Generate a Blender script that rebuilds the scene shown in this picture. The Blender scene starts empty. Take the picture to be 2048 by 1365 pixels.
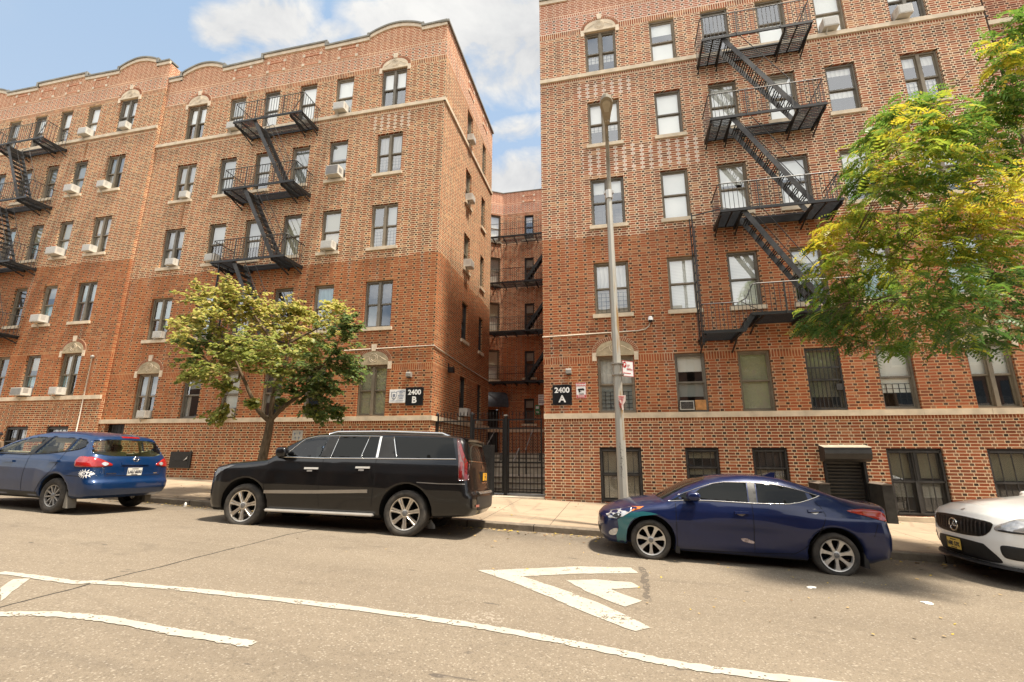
import bpy, bmesh, math, random
import numpy as np
from mathutils import Vector, Matrix, Euler
from mathutils.geometry import delaunay_2d_cdt
rnd = random.Random(7)
S = bpy.context.scene
COL = S.collection
R_ = math.radians
# ------------------------------------------------------------------ camera
def cam_axes(pi, ya, ro):
    cp, sp, cy, sy = math.cos(pi), math.sin(pi), math.cos(ya), math.sin(ya)
    f = Vector((-sy*cp, cy*cp, sp)); r = Vector((cy, sy, 0)); u = r.cross(f)
    c, s = math.cos(ro), math.sin(ro)
    return c*r+s*u, -s*r+c*u, f
cd = bpy.data.cameras.new('camera'); cam = bpy.data.objects.new('camera', cd); COL.objects.link(cam)
ax_r, ax_u, ax_f = cam_axes(.232310, .221561, .004358)
cam.matrix_world = Matrix((ax_r, ax_u, -ax_f)).transposed().to_4x4()      # the eye is the origin of the scene
cd.sensor_width = 36; cd.lens = 931.53/2048*36; cd.clip_end = 3000; cd.clip_start = .05
S.camera = cam
# ------------------------------------------------------------------ light
SUN_EL, SUN_AZ = 69.0, 102.5            # azimuth clockwise from +Y
az, el = R_(SUN_AZ), R_(SUN_EL)
to_sun = Vector((math.sin(az)*math.cos(el), math.cos(az)*math.cos(el), math.sin(el)))
sl = bpy.data.lights.new('sun', 'SUN'); sl.energy = 2.9; sl.angle = R_(5.0); sl.color = (1, .90, .76)
so = bpy.data.objects.new('sun', sl); COL.objects.link(so)
so.rotation_euler = to_sun.to_track_quat('Z', 'Y').to_euler(); so.location = (30, -8, 60)
S.view_settings.view_transform = 'Standard'; S.view_settings.look = 'None'
S.view_settings.exposure = 1.72; S.view_settings.gamma = 1; S.view_settings.use_curve_mapping = False

# ------------------------------------------------------------------ shader node helper
class V:
    def __init__(s, nt, sock): s.nt, s.k = nt, sock
    def _m(s, op, *a):
        n = s.nt.nodes.new('ShaderNodeMath'); n.operation = op
        for i, x in enumerate((s,)+a):
            if isinstance(x, V): s.nt.links.new(x.k, n.inputs[i])
            else: n.inputs[i].default_value = x
        return V(s.nt, n.outputs[0])
    def __add__(s, o): return s._m('ADD', o)
    def __radd__(s, o): return s._m('ADD', o)
    def __sub__(s, o): return s._m('SUBTRACT', o)
    def __rsub__(s, o): return (s*-1)+o
    def __mul__(s, o): return s._m('MULTIPLY', o)
    __rmul__ = __mul__
    def __truediv__(s, o): return s._m('DIVIDE', o)
    def floor(s): return s._m('FLOOR')
    def fract(s): return s._m('FRACT')
    def abs(s): return s._m('ABSOLUTE')
    def lt(s, o): return s._m('LESS_THAN', o)
    def gt(s, o): return s._m('GREATER_THAN', o)
    def min(s, o): return s._m('MINIMUM', o)
    def max(s, o): return s._m('MAXIMUM', o)
    def mod(s, o): return s._m('FLOORED_MODULO', o)
    def pow(s, o): return s._m('POWER', o)
    def clamp(s): return s.max(0.0).min(1.0)
    def step(s, a, b): return ((s-a)*(1.0/(b-a))).clamp()
    def within(s, a, b): return s.gt(a)*s.lt(b)
class Mat:
    def __init__(s, name):
        s.m = bpy.data.materials.new(name); s.m.use_nodes = True; s.nt = s.m.node_tree; s.nt.nodes.clear()
        s.out = s.nt.nodes.new('ShaderNodeOutputMaterial')
    def n(s, t): return s.nt.nodes.new('ShaderNode'+t)
    def link(s, a, b): s.nt.links.new(a.k if isinstance(a, V) else a, b)
    def pos(s, gen='Object'):
        t = s.n('TexCoord'); q = s.n('SeparateXYZ'); s.link(t.outputs[gen], q.inputs[0])
        return [V(s.nt, q.outputs[i]) for i in range(3)], t.outputs[gen]
    def xyz(s, x, y, z):
        c = s.n('CombineXYZ')
        for i, a in enumerate((x, y, z)):
            if isinstance(a, V): s.link(a, c.inputs[i])
            else: c.inputs[i].default_value = a
        return c.outputs[0]
    def noise(s, vec, scale=1., detail=3., rough=.55, dist=0.):
        t = s.n('TexNoise'); t.inputs['Scale'].default_value = scale; t.inputs['Detail'].default_value = detail
        t.inputs['Roughness'].default_value = rough; t.inputs['Distortion'].default_value = dist
        if vec is not None: s.link(vec, t.inputs['Vector'])
        return V(s.nt, t.outputs['Fac'])
    def white(s, vec):
        t = s.n('TexWhiteNoise'); s.link(vec, t.inputs['Vector']); return V(s.nt, t.outputs['Value'])
    def voro(s, vec, scale, feat='F1'):
        t = s.n('TexVoronoi'); t.feature = feat; t.inputs['Scale'].default_value = scale; s.link(vec, t.inputs['Vector'])
        return V(s.nt, t.outputs['Distance'])
    def mix(s, f, a, b, mode='MIX'):
        t = s.n('Mix'); t.data_type = 'RGBA'; t.blend_type = mode
        for i, x in ((0, f), (6, a), (7, b)):
            if isinstance(x, V): s.link(x, t.inputs[i])
            elif isinstance(x, (tuple, list)): t.inputs[i].default_value = tuple(x[:3])+(1,)
            elif isinstance(x, (int, float)): t.inputs[i].default_value = x
            else: s.link(x, t.inputs[i])
        return t.outputs[2]
    def bsdf(s, color, rough=.8, metal=0., spec=.3, coat=0., bump=None, bstr=.3, bdist=.01, emis=None):
        b = s.n('BsdfPrincipled')
        for k, x in (('Base Color', color), ('Roughness', rough), ('Metallic', metal), ('Specular IOR Level', spec), ('Coat Weight', coat)):
            if isinstance(x, V) or hasattr(x, 'is_linked'): s.link(x, b.inputs[k])
            elif isinstance(x, (tuple, list)): b.inputs[k].default_value = tuple(x[:3])+(1,)
            else: b.inputs[k].default_value = x
        if coat: b.inputs['Coat Roughness'].default_value = .03
        if bump is not None:
            q = s.n('Bump'); q.inputs['Strength'].default_value = bstr; q.inputs['Distance'].default_value = bdist
            s.link(bump, q.inputs['Height']); s.link(q.outputs[0], b.inputs['Normal'])
        s.link(b.outputs[0], s.out.inputs[0]); s.b = b
        return s.m

def plain(name, col, rough=.7, metal=0., spec=.3, coat=0., var=.12, scale=6., bump=0.):
    M = Mat(name); p, v = M.pos()
    n = M.noise(v, scale, 4.)
    lo = tuple(c*(1-var) for c in col); hi = tuple(min(1, c*(1+var)) for c in col)
    c = M.mix(n.step(.3, .7), lo, hi)
    return M.bsdf(c, rough, metal, spec, coat, bump=(n if bump else None), bstr=bump)

# ------------------------------------------------------------------ sky
w = bpy.data.worlds.new('World'); S.world = w; w.use_nodes = True
W_ = Mat.__new__(Mat); W_.nt = w.node_tree; W_.nt.nodes.clear()
wo = W_.n('OutputWorld'); bg = W_.n('Background')
sky = W_.n('TexSky'); sky.sky_type = 'NISHITA'; sky.sun_disc = False
sky.sun_elevation = el; sky.sun_rotation = az; sky.air_density = 1.0; sky.dust_density = 2.5; sky.ozone_density = 1.0
(px_, py_, pz_), vdir = W_.pos('Generated')
den = pz_.max(0.02)+.25
cvec = W_.xyz(px_/den, py_/den, 3.7)
n1 = W_.noise(cvec, 1.9, 7., .56, .25); n2 = W_.noise(cvec, 5.5, 5., .6)
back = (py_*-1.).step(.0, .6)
qx, qy = px_/den, py_/den
blob = None
for cx, cy, rx, ry, wt in ((-.575, .562, .085, .048, 1.), (-.645, .548, .055, .040, 1.), (-.625, .607, .080, .026, .95), (-.475, .603, .060, .020, .70), (-.40, .590, .05, .03, .6), (-.27, .640, .17, .072, 1.1), (-.13, .705, .16, .105, 1.1), (-.20, .90, .12, .028, .5), (-.23, 1.06, .20, .085, 1.), (.30, .62, .30, .14, 1.), (-1.3, .75, .25, .12, .8)):
    e_ = ((qx-cx)*(1/rx)).pow(2.)+((qy-cy)*(1/ry)).pow(2.); b_1 = (1.-e_*.5)*wt
    blob = b_1 if blob is None else blob.max(b_1)
cn = W_.noise(W_.xyz(qx, qy, 1.3), 7.5, 7., .60, .35)
m1 = ((blob.max(-.6)+(cn-.5)*2.6)*qy.step(.30, .42)).step(.18, .78)
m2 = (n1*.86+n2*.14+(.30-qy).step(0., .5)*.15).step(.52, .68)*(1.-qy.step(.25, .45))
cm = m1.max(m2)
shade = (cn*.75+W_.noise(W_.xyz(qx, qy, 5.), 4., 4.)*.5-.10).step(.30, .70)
ccol = W_.mix(shade, (1.85, 1.90, 1.98), (2.95, 2.92, 2.84)); ccol = W_.mix(back*.75, ccol, (7.2, 7.1, 6.9))  # clouds behind the viewer made brighter to light the fronts and panes
haze = W_.mix((pz_.max(0.)).step(0., .75), (2.05, 2.25, 2.4), (1.22, 1.75, 2.38))
base = W_.mix(.80, sky.outputs[0], haze)
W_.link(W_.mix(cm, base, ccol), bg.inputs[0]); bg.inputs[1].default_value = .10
W_.link(bg.outputs[0], wo.inputs[0])

# ------------------------------------------------------------------ mesh helpers
class MB:
    def __init__(s): s.v, s.f, s.mi = [], [], []
    def quad(s, *p, mi=0):
        i = len(s.v); s.v += [tuple(q) for q in p]; s.f.append(tuple(range(i, i+len(p)))); s.mi.append(mi)
    def box(s, x0, x1, y0, y1, z0, z1, mi=0, T=None):
        i = len(s.v)
        c = [(x, y, z) for x in (x0, x1) for y in (y0, y1) for z in (z0, z1)]
        if T: c = [T(*q) for q in c]
        s.v += c
        for q in ((0, 1, 3, 2), (4, 6, 7, 5), (0, 4, 5, 1), (2, 3, 7, 6), (0, 2, 6, 4), (1, 5, 7, 3)):
            s.f.append(tuple(i+k for k in q)); s.mi.append(mi)
    def bar(s, a, b, w, h=None, up=(0, 0, 1), mi=0):      # rectangular bar from a to b
        h = h or w; a = Vector(a); b = Vector(b); d = (b-a).normalized(); up = Vector(up)
        if abs(d.dot(up)) > .98: up = Vector((0, 1, 0))
        r = d.cross(up).normalized(); u = r.cross(d)
        i = len(s.v)
        for p in (a, b):
            for sx, sy in ((-1, -1), (1, -1), (1, 1), (-1, 1)): s.v.append(tuple(p+r*sx*w/2+u*sy*h/2))
        for q in ((0, 1, 2, 3), (7, 6, 5, 4), (0, 4, 5, 1), (1, 5, 6, 2), (2, 6, 7, 3), (3, 7, 4, 0)):
            s.f.append(tuple(i+k for k in q)); s.mi.append(mi)
    def tube(s, pts, r, n=8, mi=0, cap=True):
        pts = [Vector(p) for p in pts]; k0 = len(s.v); m = len(pts)
        for j, p in enumerate(pts):
            d = (pts[min(j+1, m-1)]-pts[max(j-1, 0)]).normalized()
            up = Vector((0, 0, 1)) if abs(d.z) < .95 else Vector((0, 1, 0))
            a = d.cross(up).normalized(); b = a.cross(d)
            rr = r[j] if isinstance(r, (list, tuple)) else r
            for i in range(n):
                t = 2*math.pi*i/n; s.v.append(tuple(p+a*math.cos(t)*rr+b*math.sin(t)*rr))
        for j in range(m-1):
            for i in range(n):
                s.f.append((k0+j*n+i, k0+j*n+(i+1) % n, k0+(j+1)*n+(i+1) % n, k0+(j+1)*n+i)); s.mi.append(mi)
        if cap:
            s.f.append(tuple(k0+i for i in range(n))); s.mi.append(mi)
            s.f.append(tuple(k0+(m-1)*n+i for i in reversed(range(n)))); s.mi.append(mi)
    def prism(s, poly, ext, T, mi=0):                     # polygon (a,b) extruded along c by T(a,b,c)
        i = len(s.v); n = len(poly); c0, c1 = ext
        s.v += [T(a, b, c0) for a, b in poly]+[T(a, b, c1) for a, b in poly]
        s.f.append(tuple(i+k for k in range(n))); s.f.append(tuple(i+n+k for k in reversed(range(n)))); s.mi += [mi, mi]
        for k in range(n):
            s.f.append((i+k, i+(k+1) % n, i+n+(k+1) % n, i+n+k)); s.mi.append(mi)
    def lathe(s, prof, n, T, mi=0, closed=False):         # prof (r,h) around an axis: T(x,y,h)
        i = len(s.v); m = len(prof)
        for k in range(n):
            t = 2*math.pi*k/n
            for r, h in prof: s.v.append(T(r*math.cos(t), r*math.sin(t), h))
        for k in range(n):
            for j in range(m-1 if not closed else m):
                j2 = (j+1) % m; k2 = (k+1) % n
                s.f.append((i+k*m+j, i+k2*m+j, i+k2*m+j2, i+k*m+j2)); s.mi.append(mi)
    def build(s, name, mats, parent=None, smooth=False):
        me = bpy.data.meshes.new(name)
        v = s.v
        if parent is not None:
            o0 = WORLD[parent.name]
            if o0[1] is None:
                L = o0[0]; v = [(a-L[0], b-L[1], c-L[2]) for a, b, c in v]
        me.from_pydata(v, [], s.f)
        if not isinstance(mats, (list, tuple)): mats = [mats]
        for m in mats: me.materials.append(m)
        me.polygons.foreach_set('material_index', s.mi)
        if smooth: me.polygons.foreach_set('use_smooth', [True]*len(s.f))
        me.update()
        o = bpy.data.objects.new(name, me); COL.objects.link(o)
        if parent is not None: o.parent = parent; WORLD[o.name] = WORLD[parent.name]
        else: WORLD[o.name] = ((0, 0, 0), None)
        return o
WORLD = {}      # where the coordinates given to MB live: (offset, None) world coordinates, (.., 1) already local
def fix_normals(o):
    bm = bmesh.new(); bm.from_mesh(o.data); bmesh.ops.recalc_face_normals(bm, faces=bm.faces); bm.to_mesh(o.data); bm.free()
def tag(o, label=None, cat=None, group=None, kind=None):
    if label: o['label'] = label
    if cat: o['category'] = cat
    if group: o['group'] = group
    if kind: o['kind'] = kind
    return o
def thing(name, loc, label, cat, group=None, rot=None):
    o = bpy.data.objects.new(name, None); COL.objects.link(o); o.location = loc; o.empty_display_size = .2
    if rot: o.rotation_euler = rot
    WORLD[o.name] = (tuple(loc), 1 if rot is not None else None)
    return tag(o, label, cat, group)
def text_mb(mb, txt, size, T, mi=0, bold=0., align='CENTER', depth=0.):   # lettering as flat mesh, T(x,y)
    cu = bpy.data.curves.new('t', 'FONT'); cu.body = txt; cu.size = size; cu.align_x = align; cu.offset = bold; cu.resolution_u = 3
    o = bpy.data.objects.new('t', cu); COL.objects.link(o)
    me = o.to_mesh(); i = len(mb.v)
    mb.v += [tuple(T(v.co.x, v.co.y)) for v in me.vertices]
    for p in me.polygons: mb.f.append(tuple(i+k for k in p.vertices)); mb.mi.append(mi)
    o.to_mesh_clear(); bpy.data.objects.remove(o); bpy.data.curves.remove(cu)
def smooth_poly(pts, n=4, closed=True):                    # Catmull-Rom
    P = [np.array(p, float) for p in pts]; out = []; m = len(P)
    for i in range(m if closed else m-1):
        g = (lambda k: P[k % m]) if closed else (lambda k: P[min(max(k, 0), m-1)])
        a, b, c, d = g(i-1), g(i), g(i+1), g(i+2)
        for k in range(n):
            t = k/n
            out.append(tuple(.5*((2*b)+(c-a)*t+(2*a-5*b+4*c-d)*t*t+(3*b-3*c+d-a)*t**3)))
    if not closed: out.append(tuple(P[-1]))
    return out
MK = dict(line1=[(-6.976, 4.374), (-6.218, 4.373), (-5.847, 4.366), (-5.615, 4.452), (-4.861, 4.531), (-3.813, 4.597), (-2.709, 4.684), (-1.663, 4.725), (-1.108, 4.717), (-0.581, 4.671), (-0.091, 4.609), (0.358, 4.532), (0.783, 4.52), (1.291, 4.533), (1.905, 4.547)], line2=[(-5.64, 3.39), (-5.414, 3.467), (-5.122, 3.581), (-4.695, 3.648), (-4.259, 3.658), (-3.702, 3.637), (-3.307, 3.644), (-2.949, 3.649)], polys=[[(-6.284, 3.972), (-6.528, 4.236), (-6.415, 4.32), (-6.227, 4.106), (-5.799, 3.691)], [(-1.956, 6.613), (-1.562, 6.87), (-0.716, 7.472), (0.09, 7.778), (0.18, 7.483), (-0.744, 7.016), (-1.324, 6.604), (-0.725, 6.22), (-0.236, 5.839), (0.038, 5.516), (0.216, 5.319), (0.067, 5.158), (-0.381, 5.479), (-0.996, 5.994), (-1.512, 6.361)], [(-0.755, 6.67), (-0.397, 6.882), (0.07, 6.929), (0.19, 6.738), (-0.182, 6.497), (-0.037, 6.341), (0.188, 6.17), (-0.019, 5.871), (-0.424, 6.223)]])
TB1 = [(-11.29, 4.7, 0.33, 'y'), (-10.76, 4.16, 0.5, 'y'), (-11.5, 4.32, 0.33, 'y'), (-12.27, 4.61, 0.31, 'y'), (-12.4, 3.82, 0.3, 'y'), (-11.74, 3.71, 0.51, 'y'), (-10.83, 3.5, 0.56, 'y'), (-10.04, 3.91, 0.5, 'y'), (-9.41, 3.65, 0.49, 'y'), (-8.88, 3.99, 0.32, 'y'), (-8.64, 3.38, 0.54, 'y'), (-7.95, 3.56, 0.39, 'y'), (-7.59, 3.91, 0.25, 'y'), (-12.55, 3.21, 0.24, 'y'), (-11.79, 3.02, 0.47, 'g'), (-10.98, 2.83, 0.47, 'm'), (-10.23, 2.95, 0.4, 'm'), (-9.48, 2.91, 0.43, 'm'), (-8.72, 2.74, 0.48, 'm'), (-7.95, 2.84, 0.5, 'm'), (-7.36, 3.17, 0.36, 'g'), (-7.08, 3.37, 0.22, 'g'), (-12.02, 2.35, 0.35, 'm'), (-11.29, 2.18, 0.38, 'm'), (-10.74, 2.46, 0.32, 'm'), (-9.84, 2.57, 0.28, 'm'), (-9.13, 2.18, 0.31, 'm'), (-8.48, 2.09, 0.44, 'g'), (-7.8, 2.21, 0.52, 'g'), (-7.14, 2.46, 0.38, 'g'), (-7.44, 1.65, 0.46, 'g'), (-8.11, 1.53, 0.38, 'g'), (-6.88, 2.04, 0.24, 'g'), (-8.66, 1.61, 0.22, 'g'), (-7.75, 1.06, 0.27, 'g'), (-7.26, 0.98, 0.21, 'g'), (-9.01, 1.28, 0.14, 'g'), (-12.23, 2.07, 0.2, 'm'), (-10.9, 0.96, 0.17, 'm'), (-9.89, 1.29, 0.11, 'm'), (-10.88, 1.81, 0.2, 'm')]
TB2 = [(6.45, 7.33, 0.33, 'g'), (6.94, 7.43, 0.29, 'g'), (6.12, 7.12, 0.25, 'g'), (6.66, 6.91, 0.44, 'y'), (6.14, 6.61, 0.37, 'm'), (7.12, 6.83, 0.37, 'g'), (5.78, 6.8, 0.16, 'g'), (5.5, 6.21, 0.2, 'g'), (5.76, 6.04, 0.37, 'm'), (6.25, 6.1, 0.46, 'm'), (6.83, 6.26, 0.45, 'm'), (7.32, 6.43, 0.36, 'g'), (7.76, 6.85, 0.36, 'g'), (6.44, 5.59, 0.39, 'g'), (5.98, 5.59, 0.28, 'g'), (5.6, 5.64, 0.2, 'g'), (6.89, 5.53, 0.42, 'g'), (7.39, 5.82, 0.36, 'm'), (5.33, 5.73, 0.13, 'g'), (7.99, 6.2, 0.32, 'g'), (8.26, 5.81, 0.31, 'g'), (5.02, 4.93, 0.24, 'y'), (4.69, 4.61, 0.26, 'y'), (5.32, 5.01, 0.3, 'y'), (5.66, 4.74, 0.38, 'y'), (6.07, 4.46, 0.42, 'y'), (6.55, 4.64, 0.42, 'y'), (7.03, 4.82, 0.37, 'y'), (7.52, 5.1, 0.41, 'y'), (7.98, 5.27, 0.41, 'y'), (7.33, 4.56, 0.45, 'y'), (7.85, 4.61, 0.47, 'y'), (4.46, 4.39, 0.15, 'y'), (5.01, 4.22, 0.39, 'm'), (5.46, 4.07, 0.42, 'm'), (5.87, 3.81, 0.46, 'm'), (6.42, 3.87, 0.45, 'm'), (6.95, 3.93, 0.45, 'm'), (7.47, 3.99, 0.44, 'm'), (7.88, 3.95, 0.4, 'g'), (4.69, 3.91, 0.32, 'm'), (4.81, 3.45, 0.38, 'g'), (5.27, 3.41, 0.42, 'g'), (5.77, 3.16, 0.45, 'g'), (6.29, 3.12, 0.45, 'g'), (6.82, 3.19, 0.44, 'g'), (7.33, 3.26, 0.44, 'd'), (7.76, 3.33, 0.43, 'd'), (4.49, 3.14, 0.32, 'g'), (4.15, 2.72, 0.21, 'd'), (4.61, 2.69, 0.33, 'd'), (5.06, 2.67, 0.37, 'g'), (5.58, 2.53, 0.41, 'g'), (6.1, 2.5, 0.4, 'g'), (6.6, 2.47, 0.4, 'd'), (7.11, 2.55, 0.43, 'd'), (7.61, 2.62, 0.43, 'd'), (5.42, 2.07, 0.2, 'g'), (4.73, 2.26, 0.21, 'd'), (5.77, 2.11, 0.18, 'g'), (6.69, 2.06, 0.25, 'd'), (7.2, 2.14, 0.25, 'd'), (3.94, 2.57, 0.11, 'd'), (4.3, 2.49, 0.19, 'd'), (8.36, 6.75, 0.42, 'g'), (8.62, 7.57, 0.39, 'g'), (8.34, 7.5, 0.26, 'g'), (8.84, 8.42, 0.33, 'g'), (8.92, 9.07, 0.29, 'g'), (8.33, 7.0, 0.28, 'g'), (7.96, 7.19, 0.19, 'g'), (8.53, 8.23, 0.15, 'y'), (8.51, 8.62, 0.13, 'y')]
PERS = (-20.62, 12.0)
def MARKS():
    ribbon('road_line', MK['line1'], lambda t: .108+.03*t)
    ribbon('road_line', MK['line2'], .118)
    for q in MK['polys']: marking('road_marking', q)
# ------------------------------------------------------------------ ground
YK = 10.2                                            # kerb line
def zgut(x): return -1.69-.0317*x
def sstep(a, b, x): t = min(1, max(0, (x-a)/(b-a))); return t*t*(3-2*t)
def zroad(x, y):
    s = 1-sstep(-4.5, .5, x); d = min(max(YK-y, 0), 2.6)
    return zgut(x)+.035*s*d
def zwalk(x, y): t = min(1, max(0, (y-YK)/4.6)); return (zgut(x)+.13)*(1-t)+(-1.505-.031*x)*t
def grid_sheet(name, xs, ys, zf, mat):
    mb = MB(); n = len(ys)
    mb.v = [(x, y, zf(x, y)) for x in xs for y in ys]
    for i in range(len(xs)-1):
        for j in range(n-1):
            mb.f.append((i*n+j, (i+1)*n+j, (i+1)*n+j+1, i*n+j+1)); mb.mi.append(0)
    return tag(mb.build(name, mat, smooth=True), kind='structure')
def rng(a, b, n): return [a+(b-a)*i/n for i in range(n+1)]

# asphalt
M = Mat('asphalt'); (x, y, z), v = M.pos()
agg = M.voro(v, 95); fine = M.noise(v, 160, 2); mid = M.noise(v, 9, 5, .6); big = M.noise(M.xyz(x*.35, y*1.1, 0), .55, 5, .6)
wear = M.noise(M.xyz(x*.25, y*2.2, 3), 1.6, 4, .6)
c = M.mix(big.step(.32, .68), (.158, .128, .093), (.205, .169, .123))
c = M.mix(mid.step(.35, .75)*.5, c, (.225, .185, .138))
c = M.mix(wear.step(.62, .80)*.45, c, (.105, .087, .068))
grain = M.noise(v, 48, 3, .7); grit = M.white(M.xyz((x*70.).floor(), (y*70.).floor(), 0.))
c = M.mix(agg.lt(.26)*.55*fine.step(.35, .6), c, (.42, .36, .29))
c = M.mix(grain.step(.50, .72)*.34, c, (.095, .076, .058)); c = M.mix(grain.step(.46, .30)*.22, c, (.33, .28, .21))
c = M.mix(grit.gt(.93)*.32, c, (.06, .052, .045)); c = M.mix(grit.lt(.05)*.35, c, (.45, .40, .32))
spot = M.noise(M.xyz(x*.8, y*2.4, 9), 2.3, 2)
c = M.mix(spot.step(.73, .76)*.7, c, (.07, .06, .052))
lane = ((y-3.3).abs().lt(.35).max((y-6.1).abs().lt(.4)))*M.noise(M.xyz(x*.2, y*1.5, 5), 2., 4).step(.35, .65)
c = M.mix(lane*.16, c, (.10, .082, .062))
st2 = M.noise(M.xyz(x, y*1.6, 17), 1.15, 5, .65).step(.60, .68)*y.gt(5.); c = M.mix(st2*.28, c, (.085, .07, .055))
hair = (M.voro(M.xyz(x*.42+(mid-.5)*.25, y*.5, 2.), 1., 'DISTANCE_TO_EDGE').lt(.008))*M.noise(v, .6, 2).gt(.50); c = M.mix(hair*.10, c, (.06, .05, .04))
gut = (y*1.).step(8.6, 9.9)                              # parking strip, dark with oil and grime
c = M.mix(gut*M.noise(v, 1.1, 4).step(.38, .62)*.6, c, (.085, .075, .062))
# long straight crack, tar sealed, running from the near left under the big black car
u = x+5.66+(M.noise(v, 1.3, 4)-.5)*.16
crack = u.abs().lt(.017)*(y.within(-3., 8.6))*M.noise(v, 9, 2).gt(.36)
c = M.mix(crack*.95, c, (.03, .026, .022))
u2 = x-.26+(M.noise(v, 2.6, 4)-.5)*.22
tar = u2.abs().lt(.045)*(y.within(6.2, 7.9))*M.noise(v, 14, 2).gt(.42)
c = M.mix(tar*.6, c, (.055, .046, .04))
white_patch = ((x+1.39).abs()*1.0+(y-4.98).abs()*1.6+(mid-.5)*1.2).lt(.30)
c = M.mix(white_patch*M.noise(v, 22, 3).gt(.56)*.4, c, (.42, .37, .30))
asphalt = M.bsdf(c, .88, 0, .25, bump=agg*.6+fine, bstr=.55, bdist=.006)
xs = rng(-260, -32, 12)[:-1]+rng(-32, 16, 96)[:-1]+rng(16, 200, 12)
road = grid_sheet('road', xs, rng(-40, -4, 6)[:-1]+rng(-4, YK, 40), zroad, asphalt)
def paint_mat():
    M = Mat('road_paint'); (x, y, z), v = M.pos()
    a = M.noise(v, 3.2, 5, .6); b = M.noise(v, 60, 3); k = M.voro(v, 95)
    grit = M.white(M.xyz((x*60.).floor(), (y*60.).floor(), 0.)); worn = (a*.62+b*.30+M.noise(v, 17, 4, .7)*.34).gt(.725).max(grit.gt(.98))
    c = M.mix(a.step(.3, .7), (.34, .312, .258), (.44, .408, .342))
    c = M.mix(k.lt(.16)*.5, c, (.40, .36, .29))
    m = M.bsdf(c, .75, 0, .3, bump=b, bstr=.3, bdist=.004)
    tr = M.n('BsdfTransparent'); mx = M.n('MixShader'); M.link(worn, mx.inputs[0]); M.link(M.b.outputs[0], mx.inputs[1]); M.link(tr.outputs[0], mx.inputs[2]); M.link(mx.outputs[0], M.out.inputs[0])
    return m
ROADPAINT = paint_mat()
def ribbon(name, pts, wd, jag=.012):
    pts = smooth_poly(pts, 10, False); mb = MB(); m = len(pts)
    for i, p in enumerate(pts):
        a = Vector(pts[max(i-1, 0)]); b = Vector(pts[min(i+1, m-1)]); d = (b-a).normalized(); n = Vector((-d.y, d.x))
        ww = wd(i/(m-1)) if callable(wd) else wd
        for s in (-1, 1):
            q = Vector(p)+n*s*(ww/2+rnd.uniform(-jag, jag)); mb.v.append((q.x, q.y, zroad(q.x, q.y)+.006))
    for i in range(m-1): mb.f.append((2*i, 2*i+2, 2*i+3, 2*i+1)); mb.mi.append(0)
    return tag(mb.build(name, ROADPAINT), kind='structure')
def marking(name, poly):
    mb = MB(); pts = []
    for i in range(len(poly)):
        a, b = Vector(poly[i]), Vector(poly[(i+1) % len(poly)]); n = max(2, int((b-a).length/.10))
        for k in range(n):
            q = a.lerp(b, k/n); pts.append((q.x+rnd.uniform(-.011, .011), q.y+rnd.uniform(-.011, .011)))
    mb.quad(*[(x, y, zroad(x, y)+.006) for x, y in pts]); return tag(mb.build(name, ROADPAINT), kind='structure')
MARKS()
# pavement
M = Mat('pavement_concrete'); (x, y, z), v = M.pos()
a = M.noise(v, .7, 5, .6); b = M.noise(v, 30, 4); sp = M.voro(v, 120)
flag = M.white(M.xyz((x/1.5).floor(), (y/1.5+.2).floor(), 0))
c = M.mix(a.step(.3, .7), (.285, .220, .152), (.385, .300, .208))
c = M.mix(flag*.35, c, (.33, .255, .178)); c = M.mix(b.step(.45, .75)*.35, c, (.25, .20, .15))
c = M.mix(M.noise(v, 2.2, 3).step(.60, .72)*.5, c, (.20, .165, .125))
jt = ((x/1.5).fract()-.5).abs().gt(.493).max(((y/1.5+.2).fract()-.5).abs().gt(.493))
gum = M.voro(v, 2.6).lt(.055)*M.noise(v, .9, 2).gt(.45); c = M.mix(gum*.6, c, (.09, .075, .06)); crk = M.voro(M.xyz(x*.5+(b-.5)*.12, y*.6+(a-.5)*.3, 1.), 1., 'DISTANCE_TO_EDGE').lt(.010)*M.noise(v, .5, 2).gt(.52); c = M.mix(crk*.3, c, (.14, .11, .08)); c = M.mix(y.step(10.9, 10.35)*M.noise(v, 1.6, 4).step(.35, .6)*.45, c, (.13, .105, .08))
c = M.mix(jt*.8, c, (.10, .08, .062))
pave = M.bsdf(c, .9, 0, .2, bump=b-jt*.6, bstr=.35, bdist=.006)
walk = grid_sheet('pavement', rng(-60, 20, 60), rng(YK+.17, 14.95, 8), zwalk, pave)
M = Mat('kerb_stone'); (x, y, z), v = M.pos(); n_ = M.noise(v, 5, 5, .65); kj = ((x/1.4545+.25).fract()-.5).abs()
c = M.mix(n_.step(.3, .7), (.115, .093, .070), (.235, .195, .148)); c = M.mix(M.white(M.xyz((x/1.4545+.25).floor(), 0., 0.))*.35, c, (.15, .125, .095)); c = M.mix(kj.gt(.493), c, (.03, .025, .02)); c = M.mix(M.noise(v, 14, 3).step(.58, .7)*.5, c, (.09, .072, .055))
KERB = M.bsdf(c, .85, 0, .2, bump=n_, bstr=.5, bdist=.02)
mb = MB(); kx = rng(-60, 20, 55)
for i in range(len(kx)-1):
    x0, x1 = kx[i], kx[i+1]
    a, b_ = zwalk(x0, YK), zwalk(x1, YK); y0 = YK
    p = [(x0, y0, a-.3), (x1, y0, b_-.3), (x1, y0, b_-.02), (x0, y0, a-.02), (x0, y0+.02, a), (x1, y0+.02, b_), (x1, YK+.175, b_), (x0, YK+.175, a)]
    mb.quad(p[0], p[1], p[2], p[3]); mb.quad(p[3], p[2], p[5], p[4]); mb.quad(p[4], p[5], p[6], p[7])
tag(mb.build('kerb', KERB), kind='structure')
SOIL = plain('bare_soil', (.075, .055, .038), .95, var=.4, scale=9, bump=.8)
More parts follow.
